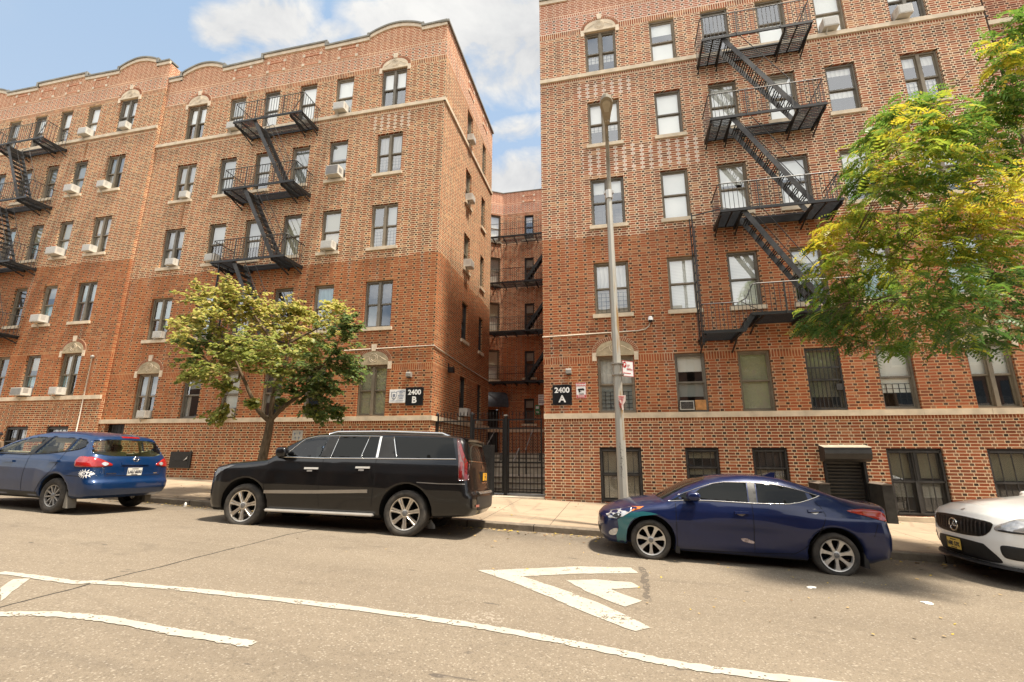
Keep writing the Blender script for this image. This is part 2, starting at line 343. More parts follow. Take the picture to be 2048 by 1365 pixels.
mb = MB(); sx = rng(-10.35, -8.55, 12); sy = rng(YK+.25, 11.55, 8); mb.v = [(x, y, zwalk(x, y)+.012+.03*rnd.random()) for x in sx for y in sy]; n = len(sy)
for i in range(len(sx)-1):
    for j in range(n-1): mb.f.append((i*n+j, (i+1)*n+j, (i+1)*n+j+1, i*n+j+1)); mb.mi.append(0)
tag(mb.build('soil', SOIL, smooth=True), kind='structure')
# courtyard floor behind the gate lies a metre higher; three flights lead up to it
CONC = plain('worn_concrete', (.46, .40, .31), .9, var=.22, scale=4, bump=.25)
DARKC = plain('dark_concrete', (.15, .12, .095), .9, var=.3, scale=4, bump=.3)

# ------------------------------------------------------------------ brick
def brick_mat(name, zoff, x0, hue=(1, 1, 1), pale=None, seed=0., rust=()):
    # zoff: object z + zoff = height in the scene's facade system; x0: same for the run along the wall
    M = Mat(name); (x, y, z), v = M.pos()
    z = z+zoff; x = x+x0
    u = x+y
    H, P = .083, .59; J = z.lt(.98)*-.0022+.0122
    row = (z/H).floor(); fv = (z/H).fract(); par = row.mod(2.)
    U = u/P+par*.5; cell = U.floor(); t = U.fract()*P
    b1, b2 = .117, .3535
    jd = t.min((t-b1).abs()).min((t-b2).abs()).min(P-t)
    wob = (M.noise(v, 35, 2)-.5)*.012
    joint = (jd+wob).lt(J).max((fv*H+wob).lt(J)).max(((1.-fv)*H+wob).lt(J))
    head = t.lt(b1); seg = t.gt(b1)+t.gt(b2)
    rv = M.white(M.xyz(cell+seg*.31, row, seed)); rv2 = M.white(M.xyz(cell+seg*.31, row, seed+5.))
    # bands of bricks standing upright
    Su = .079; su = (u/Su).fract()*Su; srow = (u/Su).floor()
    upright = z.within(2.74, 2.965).max(z.within(15.50, 15.735)).max(z.within(.905, .995)).max(z.within(13.405, 13.50)).max(z.within(16.40, 16.485))
    edge = z.within(2.725, 2.975).max(z.within(15.485, 15.75)).max(z.within(.888, 1.02)).max(z.within(13.388, 13.52)).max(z.within(16.385, 16.50))
    sj = su.lt(J).max((Su-su).lt(J)).max(edge*(1.-upright))
    srv = M.white(M.xyz(srow, (z*2.).floor(), seed+9.))
    joint = joint*(1.-edge)+sj*edge
    head = head*(1.-edge); rv = rv*(1.-edge)+srv*edge
    nb = M.noise(v, .45, 4, .6); nl = M.noise(M.xyz(u*.5, z*.5, seed), 1.3, 5, .6); ns = M.noise(M.xyz(u*2.2, z*.22, seed), 1., 4, .6)
    parapet = z.gt(15.74); base = z.lt(.98)
    zb = z+(M.white(M.xyz((u/1.18).floor(), 0., seed+2.))-.5)*.16
    red = zb.lt(7.08)*(1.-base); top = 1.-red
    # bricks
    c = M.mix(rv, (.250, .068, .031), (.360, .112, .051))
    c = M.mix(rv2.gt(.72)*.75, c, (.125, .050, .030)); c = M.mix(rv2.lt(.13)*.7, c, (.46, .24, .12))
    c = M.mix(red*nl.step(.40, .62)*.48, c, (.40, .105, .032)); c = M.mix(red*.25, c, (.28, .080, .031))
    c = M.mix(parapet*.62, c, (.46, .165, .095)); c = M.mix(base*.45, c, (.27, .078, .032))
    hd = M.mix(rv2, (.022, .017, .014), (.10, .066, .048)); hd = M.mix(rv.gt(.80)*.8, hd, (.26, .13, .075))
    panel = parapet*z.lt(16.39)
    c = M.mix(head*(1.-parapet+panel)*.94, c, hd)
    # mortar
    m = M.mix(nb.step(.3, .7), (.68, .515, .345), (.83, .655, .455))
    m = M.mix(red*.86, m, M.mix(nl.step(.35, .65), (.35, .175, .082), (.47, .235, .105)))
    m = M.mix(red*ns.step(.56, .70)*.75, m, (.64, .50, .37))                # washed-out runs
    m = M.mix(parapet*.6, m, (.86, .64, .48)); m = M.mix(panel*.6, m, (.78, .66, .55)); m = M.mix(base*.6, m, (.62, .45, .28))
    m = M.mix(M.noise(v, 7, 3).step(.35, .7)*.3, m, (.40, .28, .18))
    col = M.mix(joint, c, m)
    if pale:                                                                  # repointed patches, whitish headers: (u0,u1,z0,z1)
        for (a0, a1, c0, c1) in pale:
            q = u.within(a0, a1)*z.within(c0, c1)*(((u-.058)/.295+.5).fract()-.5).abs().lt(.21)*(head.max(joint))*rv2.lt(.92)
            col = M.mix(q*.6, col, (.80, .70, .60))
    for (a0, w0, c0, c1) in rust:                                               # rusty drips under the air conditioners
        q = (1.-((u-a0)*(1/w0)+(M.noise(v, 5, 2)-.5)*.9).abs()).clamp()*z.step(c0, c0+.5)*z.lt(c1)
        col = M.mix(q*.8, col, (.20, .070, .022))
    # soot and water stains that have a shape of their own
    col = M.mix(ns.step(.58, .74)*.34, col, (.13, .082, .055)); col = M.mix(nb.step(.60, .75)*.22, col, (.18, .11, .07))
    col = M.mix(M.noise(M.xyz(u, z, seed+3.), 4, 4, .65).step(.60, .75)*.28, col, (.15, .09, .06))
    col = M.mix(base*z.step(-.9, -1.55)*M.noise(v, 3, 4).step(.3, .6)*.5, col, (.10, .07, .05))
    if hue != (1, 1, 1): col = M.mix(1., col, hue, 'MULTIPLY')
    return M.bsdf(col, .9, 0, .15, bump=(1.-joint)*.8+rv*.25, bstr=.5, bdist=.008)

D = 14.8
FZ = [(13.66, 15.50), (10.62, 12.42), (7.48, 9.28), (4.34, 6.14), (1.16, 2.96)]        # sill and head of floors five to one
STONE = plain('limestone', (.60, .50, .365), .8, var=.16, scale=3.5, bump=.12)
STONE2 = plain('limestone_trim', (.66, .55, .41), .8, var=.12, scale=5)
CAPM = plain('coping_metal', (.22, .21, .18), .6, var=.25, scale=2)
BRONZE = plain('window_bronze', (.200, .168, .120), .55, var=.15, scale=5)
DARKF = plain('window_dark_frame', (.040, .038, .035), .5, var=.2, scale=5)
IRON = plain('black_iron', (.012, .012, .012), .45, var=.35, scale=9, spec=.4)
IRON2 = plain('worn_iron', (.042, .040, .038), .5, var=.4, scale=7, spec=.4)
ROOFM = plain('roof_felt', (.10, .095, .09), .9)
INSIDE = plain('room_dark', (.050, .046, .040), .9, var=.4, scale=1.2)
REVEALD = plain('reveal_dark_iron', (.03, .028, .025), .8)  # dark iron tone for reveals, not applied anywhere
def glass_mat(name, tint, refl=1.55, rough=.0):
    M = Mat(name); ge = M.n('NewGeometry'); dt = M.n('VectorMath'); dt.operation = 'DOT_PRODUCT'
    M.link(ge.outputs['Incoming'], dt.inputs[0]); M.link(ge.outputs['Normal'], dt.inputs[1])
    f0 = ((refl-1)/(refl+1))**2; fr = ((1.-V(M.nt, dt.outputs['Value']).abs()).clamp().pow(5.))*(1-f0)+f0
    tr = M.n('BsdfTransparent'); tr.inputs[0].default_value = tint+(1,)
    gl = M.n('BsdfGlossy'); gl.inputs['Roughness'].default_value = rough; gl.inputs[0].default_value = (.95, .97, 1, 1)
    p, v = M.pos(); bp = M.n('Bump'); bp.inputs['Strength'].default_value = .025; bp.inputs['Distance'].default_value = .05
    M.link(M.noise(v, 1.6, 1), bp.inputs['Height']); M.link(bp.outputs[0], gl.inputs['Normal'])
    mx = M.n('MixShader'); M.link(fr, mx.inputs[0]); M.link(tr.outputs[0], mx.inputs[1]); M.link(gl.outputs[0], mx.inputs[2]); M.link(mx.outputs[0], M.out.inputs[0])
    return M.m
GLASS = glass_mat('window_glass', (.97, .98, .96), 2.7)
def shade_mat(name, col, stripes=0., folds=0.):
    M = Mat(name); (x, y, z), v = M.pos()
    c = M.mix(M.noise(v, 1.5, 3), tuple(a*.9 for a in col), col)
    if stripes: c = M.mix((z/stripes).fract().lt(.28)*.42, c, tuple(a*.42 for a in col))
    if folds: c = M.mix(((x+y)/folds+M.noise(v, 2, 2)*1.5).fract().step(.3, 1.)*.5, c, tuple(a*.5 for a in col))
    return M.bsdf(c, .8, 0, .2)
SH = dict(w=shade_mat('roller_blind_white', (.90, .90, .85)), g=shade_mat('roller_blind_grey', (.33, .35, .33)), b=shade_mat('roller_blind_beige', (.56, .50, .38)),
          v=shade_mat('slatted_blind', (.86, .86, .80), .05), c=shade_mat('curtain_white', (.74, .72, .66), 0, .13), t=shade_mat('curtain_teal', (.26, .42, .44), 0, .16),
          d=shade_mat('curtain_dark', (.09, .085, .08), 0, .16), h=shade_mat('roller_blind_dull', (.46, .47, .43)), k=shade_mat('curtain_dull', (.40, .39, .35), 0, .13), s=shade_mat('roller_blind_olive', (.44, .42, .30)))
GUARD = plain('guard_black', (.02, .02, .02), .5)

def front(y0): return lambda u, d, z: (u, y0+d, z)
def window(bld, T, u0, u1, z0, z1, dbl=False, up=None, lo=None, guard=None, frame=None, sill=True, rec=.13, lw=.05, sillw=.08):
    """one window: up / lo = (kind, fraction) of what hangs behind the upper / lower sash"""
    fm = frame or BRONZE; mb = MB(); B = lambda *q: mb.box(*q, T=T)
    e = .006
    B(u0+e, u0+.055, rec-.05, rec+.10, z0+e, z1-e); B(u1-.055, u1-e, rec-.05, rec+.10, z0+e, z1-e)
    B(u0+.055, u1-.055, rec-.05, rec+.10, z1-.065, z1-e); B(u0+.055, u1-.055, rec-.05, rec+.10, z0+e, z0+.045)
    um = (u0+u1)/2; cols = [(u0+.055, um-.05), (um+.05, u1-.055)] if dbl else [(u0+.055, u1-.055)]
    if dbl: B(um-.05, um+.05, rec-.055, rec+.098, z0+.045, z1-.065)
    zm = z0+(z1-z0)*.5; pn = MB()
    for a, b in cols:
        for (q0, q1, d) in ((zm-.02, z1-.065, rec-.005), (z0+.045, zm+.02, rec+.035)):
            B(a, a+lw*.8, d, d+.03, q0, q1); B(b-lw*.8, b, d, d+.03, q0, q1)
            B(a+lw*.8, b-lw*.8, d, d+.03, q1-lw, q1); B(a+lw*.8, b-lw*.8, d, d+.03, q0, q0+lw)
            pn.quad(T(a+lw*.8, d+.015, q0+lw), T(b-lw*.8, d+.015, q0+lw), T(b-lw*.8, d+.015, q1-lw), T(a+lw*.8, d+.015, q1-lw))
    wo = mb.build('window', fm, bld); pn.build('pane', GLASS, wo)
    i0, i1 = u0+.06, u1-.06
    for zone, spec in (((zm, z1-.05), up), ((z0+.05, zm), lo)):
        if not spec: continue
        for k in (spec if isinstance(spec, list) else [spec]):
            kind, fr = k[0], k[1]; sm = MB(); h = zone[1]-zone[0]
            a, b = (i0, i1) if len(k) < 3 else (i0+(i1-i0)*k[2], i0+(i1-i0)*k[3])
            d = rec+.075+rnd.random()*.012
            sm.box(a, b, d, d+.006, zone[1]-h*fr, zone[1], T=T)
            sm.build('window_shade' if kind in 'wgbvsh' else 'curtain', SH[kind], wo)
    if guard:
        g = MB(); hz = z0+(zm-z0)*guard; d = rec+.055
        for a, b in cols:
            n = max(2, int((b-a)/.13))
            for i in range(1, n): g.box(a+(b-a)*i/n-.007, a+(b-a)*i/n+.007, d, d+.012, z0+.05, hz, T=T)
            for i in range(1, 6):
                zz = z0+.05+(hz-z0-.05)*i/5; g.box(a, b, d-.003, d+.006, zz-.006, zz+.006, T=T)
        g.build('window_guard', GUARD, wo)
    if sill:
        s = MB(); s.box(u0-sillw, u1+sillw, -.075, .09, z0-.13, z0-.004, T=T); s.build('sill', STONE, wo)
    return wo
def wall(bld, T, us, z0, z1, holes, mat, depth=.26, top=None, name='wall'):
    u0, u1 = us; mb = MB()
    cu = sorted(set([u0, u1]+[h[0] for h in holes]+[h[1] for h in holes])); cz = sorted(set([z0, z1]+[h[2] for h in holes]+[h[3] for h in holes]))
    for i in range(len(cu)-1):
        for j in range(len(cz)-1):
            um, zm = (cu[i]+cu[i+1])/2, (cz[j]+cz[j+1])/2
            if any(h[0] < um < h[1] and h[2] < zm < h[3] for h in holes): continue
            mb.quad(T(cu[i], 0, cz[j]), T(cu[i+1], 0, cz[j]), T(cu[i+1], 0, cz[j+1]), T(cu[i], 0, cz[j+1]))
    for a, b, c, d in holes:
        for p, q in (((a, c), (b, c)), ((b, c), (b, d)), ((b, d), (a, d)), ((a, d), (a, c))):
            mb.quad(T(p[0], 0, p[1]), T(q[0], 0, q[1]), T(q[0], depth, q[1]), T(p[0], depth, p[1]))
    if top:
        for (a, za), (b, zb) in zip(top[:-1], top[1:]):
            if b-a > 1e-4: mb.quad(T(a, 0, z1), T(b, 0, z1), T(b, 0, zb), T(a, 0, za))
    return mb.build(name, mat, bld)
def band(bld, T, u0, u1, z0, z1, proj, mat, name, back=.02):
    mb = MB(); u = u0
    while u < u1-.01:                                     # cut stones about 1.4 m long
        e = min(u1, u+1.35+rnd.random()*.3)
        if u1-e < .4: e = u1
        mb.box(u+.002, e-.002, -proj-rnd.random()*.004, back, z0, z1, T=T); u = e
    return mb.build(name, mat, bld)
def coping(bld, T, top):
    s = MB(); c = MB()
    for (a, za), (b, zb) in zip(top[:-1], top[1:]):
        L = math.hypot(b-a, zb-za)
        if L < 1e-4: continue
        def seg(m, o0, o1, pj, bk):
            if b-a < .03:                                 # a step: upright stone
                lo, hi = min(za, zb), max(za, zb); sgn = 1 if zb > za else -1
                x0, x1 = (a-.10, a+.004) if sgn > 0 else (a-.004, a+.10)
                m.box(x0, x1, -pj-.004, bk, lo+o0, hi+o1, T=T)
            else:
                m.prism([(a, za+o0), (b, zb+o0), (b, zb+o1), (a, za+o1)], (-pj, bk), lambda p, q, r: T(p, r, q))
        seg(s, -.16, 0., .06, .02); seg(c, 0., .075, .11, .4)
    s.build('coping_stone', STONE2, bld); c.build('coping', CAPM, bld)
def arch(bld, T, u0, u1, zh, mat):
    """stone lunette with a raised ring, brick ring, keystone and impost blocks over a window head"""
    um, a = (u0+u1)/2, (u1-u0)/2+.03; h = .44
    el_ = lambda ra, rh, n=18: [(um-ra*math.cos(math.pi*i/n), zh+.05+rh*math.sin(math.pi*i/n)**.85) for i in range(n+1)]
    mb = MB(); mb.prism(el_(a, h), (-.022, .03), lambda p, q, r: T(p, r, q)); mb.box(u0-.03, u1+.03, -.035, .03, zh-.004, zh+.052, T=T)
    lu = mb.build('lunette', STONE3 if zh < 8 else STONE, bld)
    rb = MB()
    for rr in (.10, .16):
        rb.tube([T(um+rr*math.cos(t), -.024, zh+.25+rr*math.sin(t)) for t in rng(0, 2*math.pi, 20)], .011, 6)
    for s in (-1, 1): rb.tube([T(um+s*x_, -.024, zh+.13+.18*math.exp(-((x_-.18)/.22)**2)) for x_ in rng(.19, a-.1, 6)], .009, 5)
    rb.build('carved_ornament', STONE, lu)
    bb = MB(); o0 = el_(a-.01, h-.01, 30); o1 = el_(a+.135, h+.135, 30); bb.prism(o0+o1[::-1], (-.006, .02), lambda p, q, r: T(p, r, q)); bb.build('arch_mortar', MORT, bld)
    bk = MB(); i0 = el_(a+.004, h+.004, 30); i1 = el_(a+.125, h+.125, 30)
    for i in range(30):
        p = [i0[i], i0[i+1], i1[i+1], i1[i]]; cx = sum(q[0] for q in p)/4; cy = sum(q[1] for q in p)/4
        tx, tz = p[1][0]-p[0][0], p[1][1]-p[0][1]; L_ = math.hypot(tx, tz); tx, tz = tx/L_, tz/L_; p = [(q[0]-.30*((q[0]-cx)*tx+(q[1]-cy)*tz)*tx, q[1]-.30*((q[0]-cx)*tx+(q[1]-cy)*tz)*tz) for q in p]
        bk.prism(p, (-.014, .02), lambda x_, z_, r: T(x_, r, z_))
    bk.build('brick_arch', ARCHB, bld)
    st = MB(); st.prism([(um-.075, zh+.05+h+.01), (um+.075, zh+.05+h+.01), (um+.10, zh+.05+h+.25), (um-.10, zh+.05+h+.25)], (-.05, .02), lambda p, q, r: T(p, r, q)); st.build('keystone', STONE2, bld)
    for s in (-1, 1):
        c = um+s*(a+.055); q = MB(); q.box(c-.065, c+.065, -.03, .02, zh-.16, zh+.10, T=T); q.build('impost_block', STONE2, bld)
MORT = plain('arch_mortar', (.62, .46, .31), .9); STONE3 = plain('limestone_weathered', (.40, .325, .21), .85, var=.25, scale=4)
ARCHB = plain('arch_brick', (.29, .11, .055), .9, var=.35, scale=14)
def parapet_panel(bld, T, u0, u1, z0, z1):
    mb = MB()
    for a, b, c, d in ((u0, u1, z0, z0+.085), (u0, u1, z1-.085, z1), (u0, u0+.085, z0+.085, z1-.085), (u1-.085, u1, z0+.085, z1-.085)):
        mb.box(a, b, -.022, .02, c, d, T=T)
    o = mb.build('parapet_panel', PANELB, bld); q = MB()
    for a in (u0+.04, u1-.04):
        for c in (z0+.04, z1-.04): q.box(a-.065, a+.065, -.032, .015, c-.065, c+.065, T=T)
    q.build('corner_block', STONE2, o)
PANELB = plain('panel_brick', (.55, .27, .16), .9, var=.25, scale=16)
# ------------------------------------------------------------------ the three street fronts
BX = (-20.18, -6.12); AX = (-2.28, 11.80); LX = (-34.24, -20.18)
def mir(c): return lambda u: c-u
topB = [(-20.18, 17.22), (-19.42, 17.22), (-19.40, 17.42)]+[(-19.40+2.28*i/14, 17.42+.31*math.sin(math.pi*i/14)**.9) for i in range(1, 14)]+[(-17.12, 17.42), (-17.10, 17.25), (-14.97, 17.30), (-14.95, 17.52), (-11.80, 17.52), (-11.78, 17.30), (-9.66, 17.34), (-9.64, 17.44)]+[(-9.64+2.39*i/14, 17.44+.30*math.sin(math.pi*i/14)**.9) for i in range(1, 14)]+[(-7.25, 17.43), (-7.23, 17.31), (-6.12, 17.34)]
topA = [(-8.40-u, z) for u, z in reversed(topB)]
topL = [(-40.36-u, z+.98) for u, z in reversed(topB)]
colB = [(-18.75, -17.70, 1), (-16.45, -15.61, 0), (-14.65, -13.86, 0), (-12.85, -12.02, 0), (-11.08, -10.25, 0), (-8.93, -7.82, 1)]
colA = [(-.55, .57, 1), (1.78, 2.66, 0), (3.58, 4.47, 0), (5.38, 6.28, 0), (7.18, 8.06, 0), (9.33, 10.37, 1)]
colL = [(-32.5, -31.45, 1), (-30.02, -29.2, 0), (-28.24, -27.45, 0), (-26.52, -25.75, 0), (-24.77, -23.97, 0), (-22.78, -21.72, 1)]
w_, g_, b_, v_, c_, t_, d_, s_ = 'wgbvctds'
N0 = (None, None, 0)
styB = [  # rows from the fifth floor down: (upper, lower, guard)
 [((w_, .95), None, .8), ((g_, 1), (g_, .2), 0), ((w_, 1), (c_, 1), 0), ((w_, 1), (w_, 1), 0), ((w_, .9), (g_, .7), 0), ((w_, 1), None, .8)],
 [((c_, 1), [(c_, 1, .5, 1)], 0), ((g_, 1), (g_, .9), 0), ((g_, 1), (w_, .2), 0), ((g_, 1), (g_, 1), 0), ((w_, .8), (g_, .6), 0), ((c_, 1), (c_, .7), .8)],
 [((c_, .9), [(c_, 1, 0, .4)], .5), ((w_, .9), None, 0), ((g_, 1), (w_, .3), 0), ((s_, 1), (s_, 1), 0), ((s_, 1), (b_, .6), 0), ([(w_, .9, .45, 1), (d_, 1, 0, .45)], (c_, 1), .8)],
 [((t_, 1), [(c_, 1, .6, 1)], .5), ((t_, 1), (t_, .6), 0), ((g_, .4), None, 0), ((d_, 1), None, 0), ((t_, .7), None, 0), ((d_, .7), [(g_, 1, 0, .4)], 0)],
 [((g_, .9), None, .6), ((g_, .7), [(c_, 1, 0, .3)], 0), ((v_, 1), (v_, .6), 0), ((d_, 1), (g_, .4), 0), ((g_, .6), None, 0), ((s_, 1), (s_, 1), 0)]]
styA = [
 [(None, (c_, .4), .9), ((w_, .55), (w_, 1), 0), (None, None, 0), (None, (w_, 1), 0), ((v_, 1), (w_, .8), 0), ((w_, 1), None, .9)],
 [((w_, 1), (c_, .3), .95), ((w_, 1), (w_, 1), 0), ((w_, .9), (w_, 1), 0), ((w_, .8), (w_, 1), 0), ((c_, .3), (c_, .3), .6), ((c_, .4), (c_, .5), .9)],
 [((w_, .55), (d_, 1), .7), ((w_, .95), (w_, .9), 0), ((w_, .8), (w_, 1), 0), ((w_, .8), (w_, 1), 0), ((w_, .95), (g_, .7), 0), ((w_, .9), (g_, .5), 0)],
 [((c_, 1), (b_, 1), .85), ((v_, 1), (v_, 1), 0), ((v_, 1), (v_, 1), 0), ((v_, .5), (g_, .3), 0), ((c_, .8), (t_, 1), 0), ((t_, 1), (t_, 1), 0)],
 [((c_, 1), (g_, 1), .75), ((w_, .6), (g_, .5), 0), ((s_, 1), (s_, 1), 0), ((s_, 1), (s_, .6), 0), ((w_, 1), (w_, .5), .8), ((w_, 1), None, .35)]]
styL = [
 [((w_, .8), None, 0), ((g_, 1), (g_, .5), 0), ((w_, .9), (w_, .6), .9), ((w_, 1), (c_, .6), .9), ((w_, .9), (w_, .8), 0), ((w_, 1), (g_, .4), 0)],
 [((g_, .8), None, 0), ((g_, .7), None, 0), ((g_, .8), None, 0), ((g_, 1), (c_, .7), .8), ((g_, .9), (g_, .5), 0), ((g_, .9), [(c_, 1, 0, .4)], 0)],
 [((g_, .8), None, 0), ((g_, .7), None, 0), ((t_, .8), None, 0), ((s_, .9), (t_, .5), .8), ((s_, 1), (w_, .7), 0), ((b_, .8), (g_, .7), 0)],
 [((g_, .8), None, 0), ((g_, .7), None, 0), ((d_, .8), None, 0), ((d_, 1), None, .8), ((g_, .6), (t_, .6), 0), ((t_, .9), (d_, 1), 0)],
 [((g_, .8), None, 0), ((g_, .7), None, 0), ((d_, .8), None, 0), ((d_, 1), (d_, 1), .9), ((s_, .7), (t_, .5), 0), ([(t_, 1, .5, 1), (s_, 1, 0, .5)], [(t_, .8, 0, .5)], 0)]]
def dull(rows, r0):
    f = lambda q: q if q is None else ([f(k) for k in q] if isinstance(q, list) else (dict(w='h', c='k').get(q[0], q[0]),)+tuple(q[1:]))
    return [row if i < r0 else [(f(a), f(b), g) for a, b, g in row] for i, row in enumerate(rows)]
styB = dull(styB, 1); styL = dull(styL, 1)
def street_front(name, label, xr, zs, base, cols, sty, top, bmat, basement, door=None, yf=D, zbot=-2.6, side=None):
    b = thing(name, ((xr[0]+xr[1])/2, yf, base), label, 'apartment building')
    T = front(yf); holes = []
    for i, (z0, z1) in enumerate(FZ):
        for (u0, u1, db) in cols: holes.append((u0, u1, z0+zs, z1+zs))
    holes += [(q[0], q[1], q[2], q[3]) for q in basement]
    if door: holes.append(door)
    wall(b, T, xr, zbot, 16.9+zs, holes, bmat, top=[(u, z) for u, z in top])
    for i, (z0, z1) in enumerate(FZ):
        for j, (u0, u1, db) in enumerate(cols):
            up, lo, gd = sty[i][j]
            window(b, T, u0, u1, z0+zs, z1+zs, bool(db), up, lo, gd, sill=i in (1, 2, 3), frame=(WFRAMES[(i+j) % 3]))
            if db and i in (0, 4): arch(b, T, u0, u1, z1+zs, bmat)
    for z0, z1 in ((13.505, 13.66), (.995, 1.155)):
        band(b, T, xr[0], xr[1]+(.06 if side else 0), z0+zs, z1+zs, .065, STONE, 'string_course')
    coping(b, T, top)
    for (u0, u1, db) in cols[1:-1]:
        c = (u0+u1)/2; parapet_panel(b, T, c-.46, c+.46, 16.53+zs, 17.08+zs)
    return b, T
WFRAMES = [BRONZE, plain('window_bronze_faded', (.24, .20, .145), .6, var=.18, scale=4), plain('window_bronze_grey', (.175, .156, .125), .55, var=.18, scale=4)]
brickB = brick_mat('brick_b', -1.2, -13.15, hue=(1., .985, .90), pale=[(-9.3, -7.4, 12.6, 13.3)], rust=[(-17.98, .09, 9.0, 10.52), (-11.0, .06, 9.9, 10.5), (-10.55, .05, 6.7, 7.4)])
brickA = brick_mat('brick_a', -1.5, 4.76, pale=[(-.8, 3.1, 9.42, 10.47), (-.9, 1.1, 12.6, 13.2)], seed=3.)
brickL = brick_mat('brick_l', -1.83, -27.21, hue=(1., .985, .90), seed=6., rust=[(-24.3, .12, 12.3, 13.4), (-22.1, .06, 12.7, 13.4)])
bB, TB = street_front('brick_building', 'brown brick block with the sign 2400 B beside its corner window', BX, 0, -1.2, colB, styB, topB, brickB, [(-16.42, -15.52, -.64, -.09)], side=1, door=(-19.91, -18.93, -1.6, .985))
bA, TA = street_front('brick_building', 'brown brick block with the sign 2400 A beside its arched window', AX, 0, -1.5, colA, styA, topA, brickA,
    [(-.59, .64, -1.46, .13), (1.88, 2.81, -1.0, .13), (3.69, 4.61, -1.0, .13), (5.45, 6.49, -1.9, .13), (7.02, 8.33, -1.60, .12), (9.30, 10.65, -1.60, .12)])
bL, TL = street_front('brick_building', 'left brick block behind the blue car, its stone bands a step higher', LX, .98, -.85, colL, styL, topL, brickL, yf=D-.13, basement=[(-24.98, -23.74, -.3, 1.19-.28), (-22.74, -21.58, -.3, 1.19-.28)])
# floors, flanks, backs and roofs of the blocks
def shell(b, xr, zt, mat, yf=D, yb=34., left=True, right=True, zb=-2.6, part=1.4):
    mb = MB()
    if left: mb.quad((xr[0], yf, zb), (xr[0], yb, zb), (xr[0], yb, zt), (xr[0], yf, zt))
    if right: mb.quad((xr[1], yf, zb), (xr[1], yb, zb), (xr[1], yb, zt), (xr[1], yf, zt))
    mb.quad((xr[0], yb, zb), (xr[1], yb, zb), (xr[1], yb, zt), (xr[0], yb, zt)); mb.build('flank_wall', mat, b)
    r = MB(); r.quad((xr[0], yf+.02, zt-.5), (xr[1], yf+.02, zt-.5), (xr[1], yb, zt-.5), (xr[0], yb, zt-.5)); r.build('roof', ROOFM, b)
    q = MB(); q.quad((xr[0]+.3, yf+part, zb), (xr[1]-.3, yf+part, zb), (xr[1]-.3, yf+part, zt-.6), (xr[0]+.3, yf+part, zt-.6)); q.build('room_dark_sheet', INSIDE, b)  # added dark sheet, stands in for the unlit depth of the rooms
shell(bA, AX, 17.2, brickA, yb=34)
shell(bL, LX, 18.1, brickL, yf=D-.13, yb=30)
# flank of block B along the courtyard, with its own windows
XS = -6.12; YE = 21.95
TS = lambda u, d, z: (XS-d, u, z)
sideW = [(17.66, 18.46), (20.12, 20.74)]; holes = []
for i, (z0, z1) in enumerate(FZ):
    for a, b in sideW: holes.append((a, b, z0+.15, z1))
wall(bB, TS, (D, YE), -2.6, 17.30, holes, brickB)
sty_s = [[(c_, .8), None], [(w_, .9), (g_, .5)], [(g_, .9), None], [(d_, 1), (g_, .3)], [(g_, .7), (d_, .5)]]
for i, (z0, z1) in enumerate(FZ):
    for a, b in sideW: window(bB, TS, a, b, z0+.15, z1, False, sty_s[i][0], sty_s[i][1], sill=i > 0, frame=DARKF if i > 2 else BRONZE)
for z0, z1 in ((13.505, 13.66), (.995, 1.155)): band(bB, TS, D-.06, YE, z0, z1, .065, STONE, 'string_course')
mb = MB(); mb.box(D-.1, YE, -.09, .35, 17.30, 17.40, T=TS); mb.build('coping', CAPM, bB)
for c in (18.06, 20.43): parapet_panel(bB, TS, c-.40, c+.40, 16.5, 17.02)
mb = MB(); mb.quad((BX[0], D+.02, 16.9), (BX[1], D+.02, 16.9), (BX[1], YE, 16.9), (BX[0], YE, 16.9)); mb.build('roof', ROOFM, bB)
mb = MB(); mb.quad((BX[0]+.3, D+1.4, -2.6), (BX[1]-1.3, D+1.4, -2.6), (BX[1]-1.3, D+1.4, 16.8), (BX[0]+.3, D+1.4, 16.8))
mb.quad((BX[1]-1.3, D+1.4, -2.6), (BX[1]-1.3, YE, -2.6), (BX[1]-1.3, YE, 16.8), (BX[1]-1.3, D+1.4, 16.8)); mb.build('room_dark_sheet', INSIDE, bB)
mb = MB(); mb.quad((BX[0], D, -2.6), (BX[0], YE, -2.6), (BX[0], YE, 17.2), (BX[0], D, 17.2)); mb.quad((BX[0], YE, -2.6), (BX[1], YE, -2.6), (BX[1], YE, 17.3), (BX[0], YE, 17.3)); mb.build('flank_wall', brickB, bB)
# cellar entry: black sheet stands in for the dark opening behind bars; hatch
q = MB(); q.box(-19.905, -18.935, .20, .25, -1.6, .98, T=TB); 
for i in range(5): q.box(-19.86+i*.2, -19.83+i*.2, .12, .14, -1.55, .97, T=TB)
q.build('cellar_entry', IRON, bB)
q = MB(); q.box(-16.44, -15.50, -.05, .2, -.66, -.07, T=TB); q.box(-16.36, -15.60, -.056, -.05, -.56, -.20, T=TB); q.box(-16.30, -15.66, -.075, -.056, -.40, -.385, T=TB); h_ = q.build('hatch', IRON, bB)
q = MB(); q.prism([(-15.80, -.40), (-15.62, -.24), (-15.64, -.33)], (-.085, -.06), lambda a, b, r: TB(a, r, b)); q.build('handle', plain('steel_bright', (.6, .6, .58), .4, .6), h_)
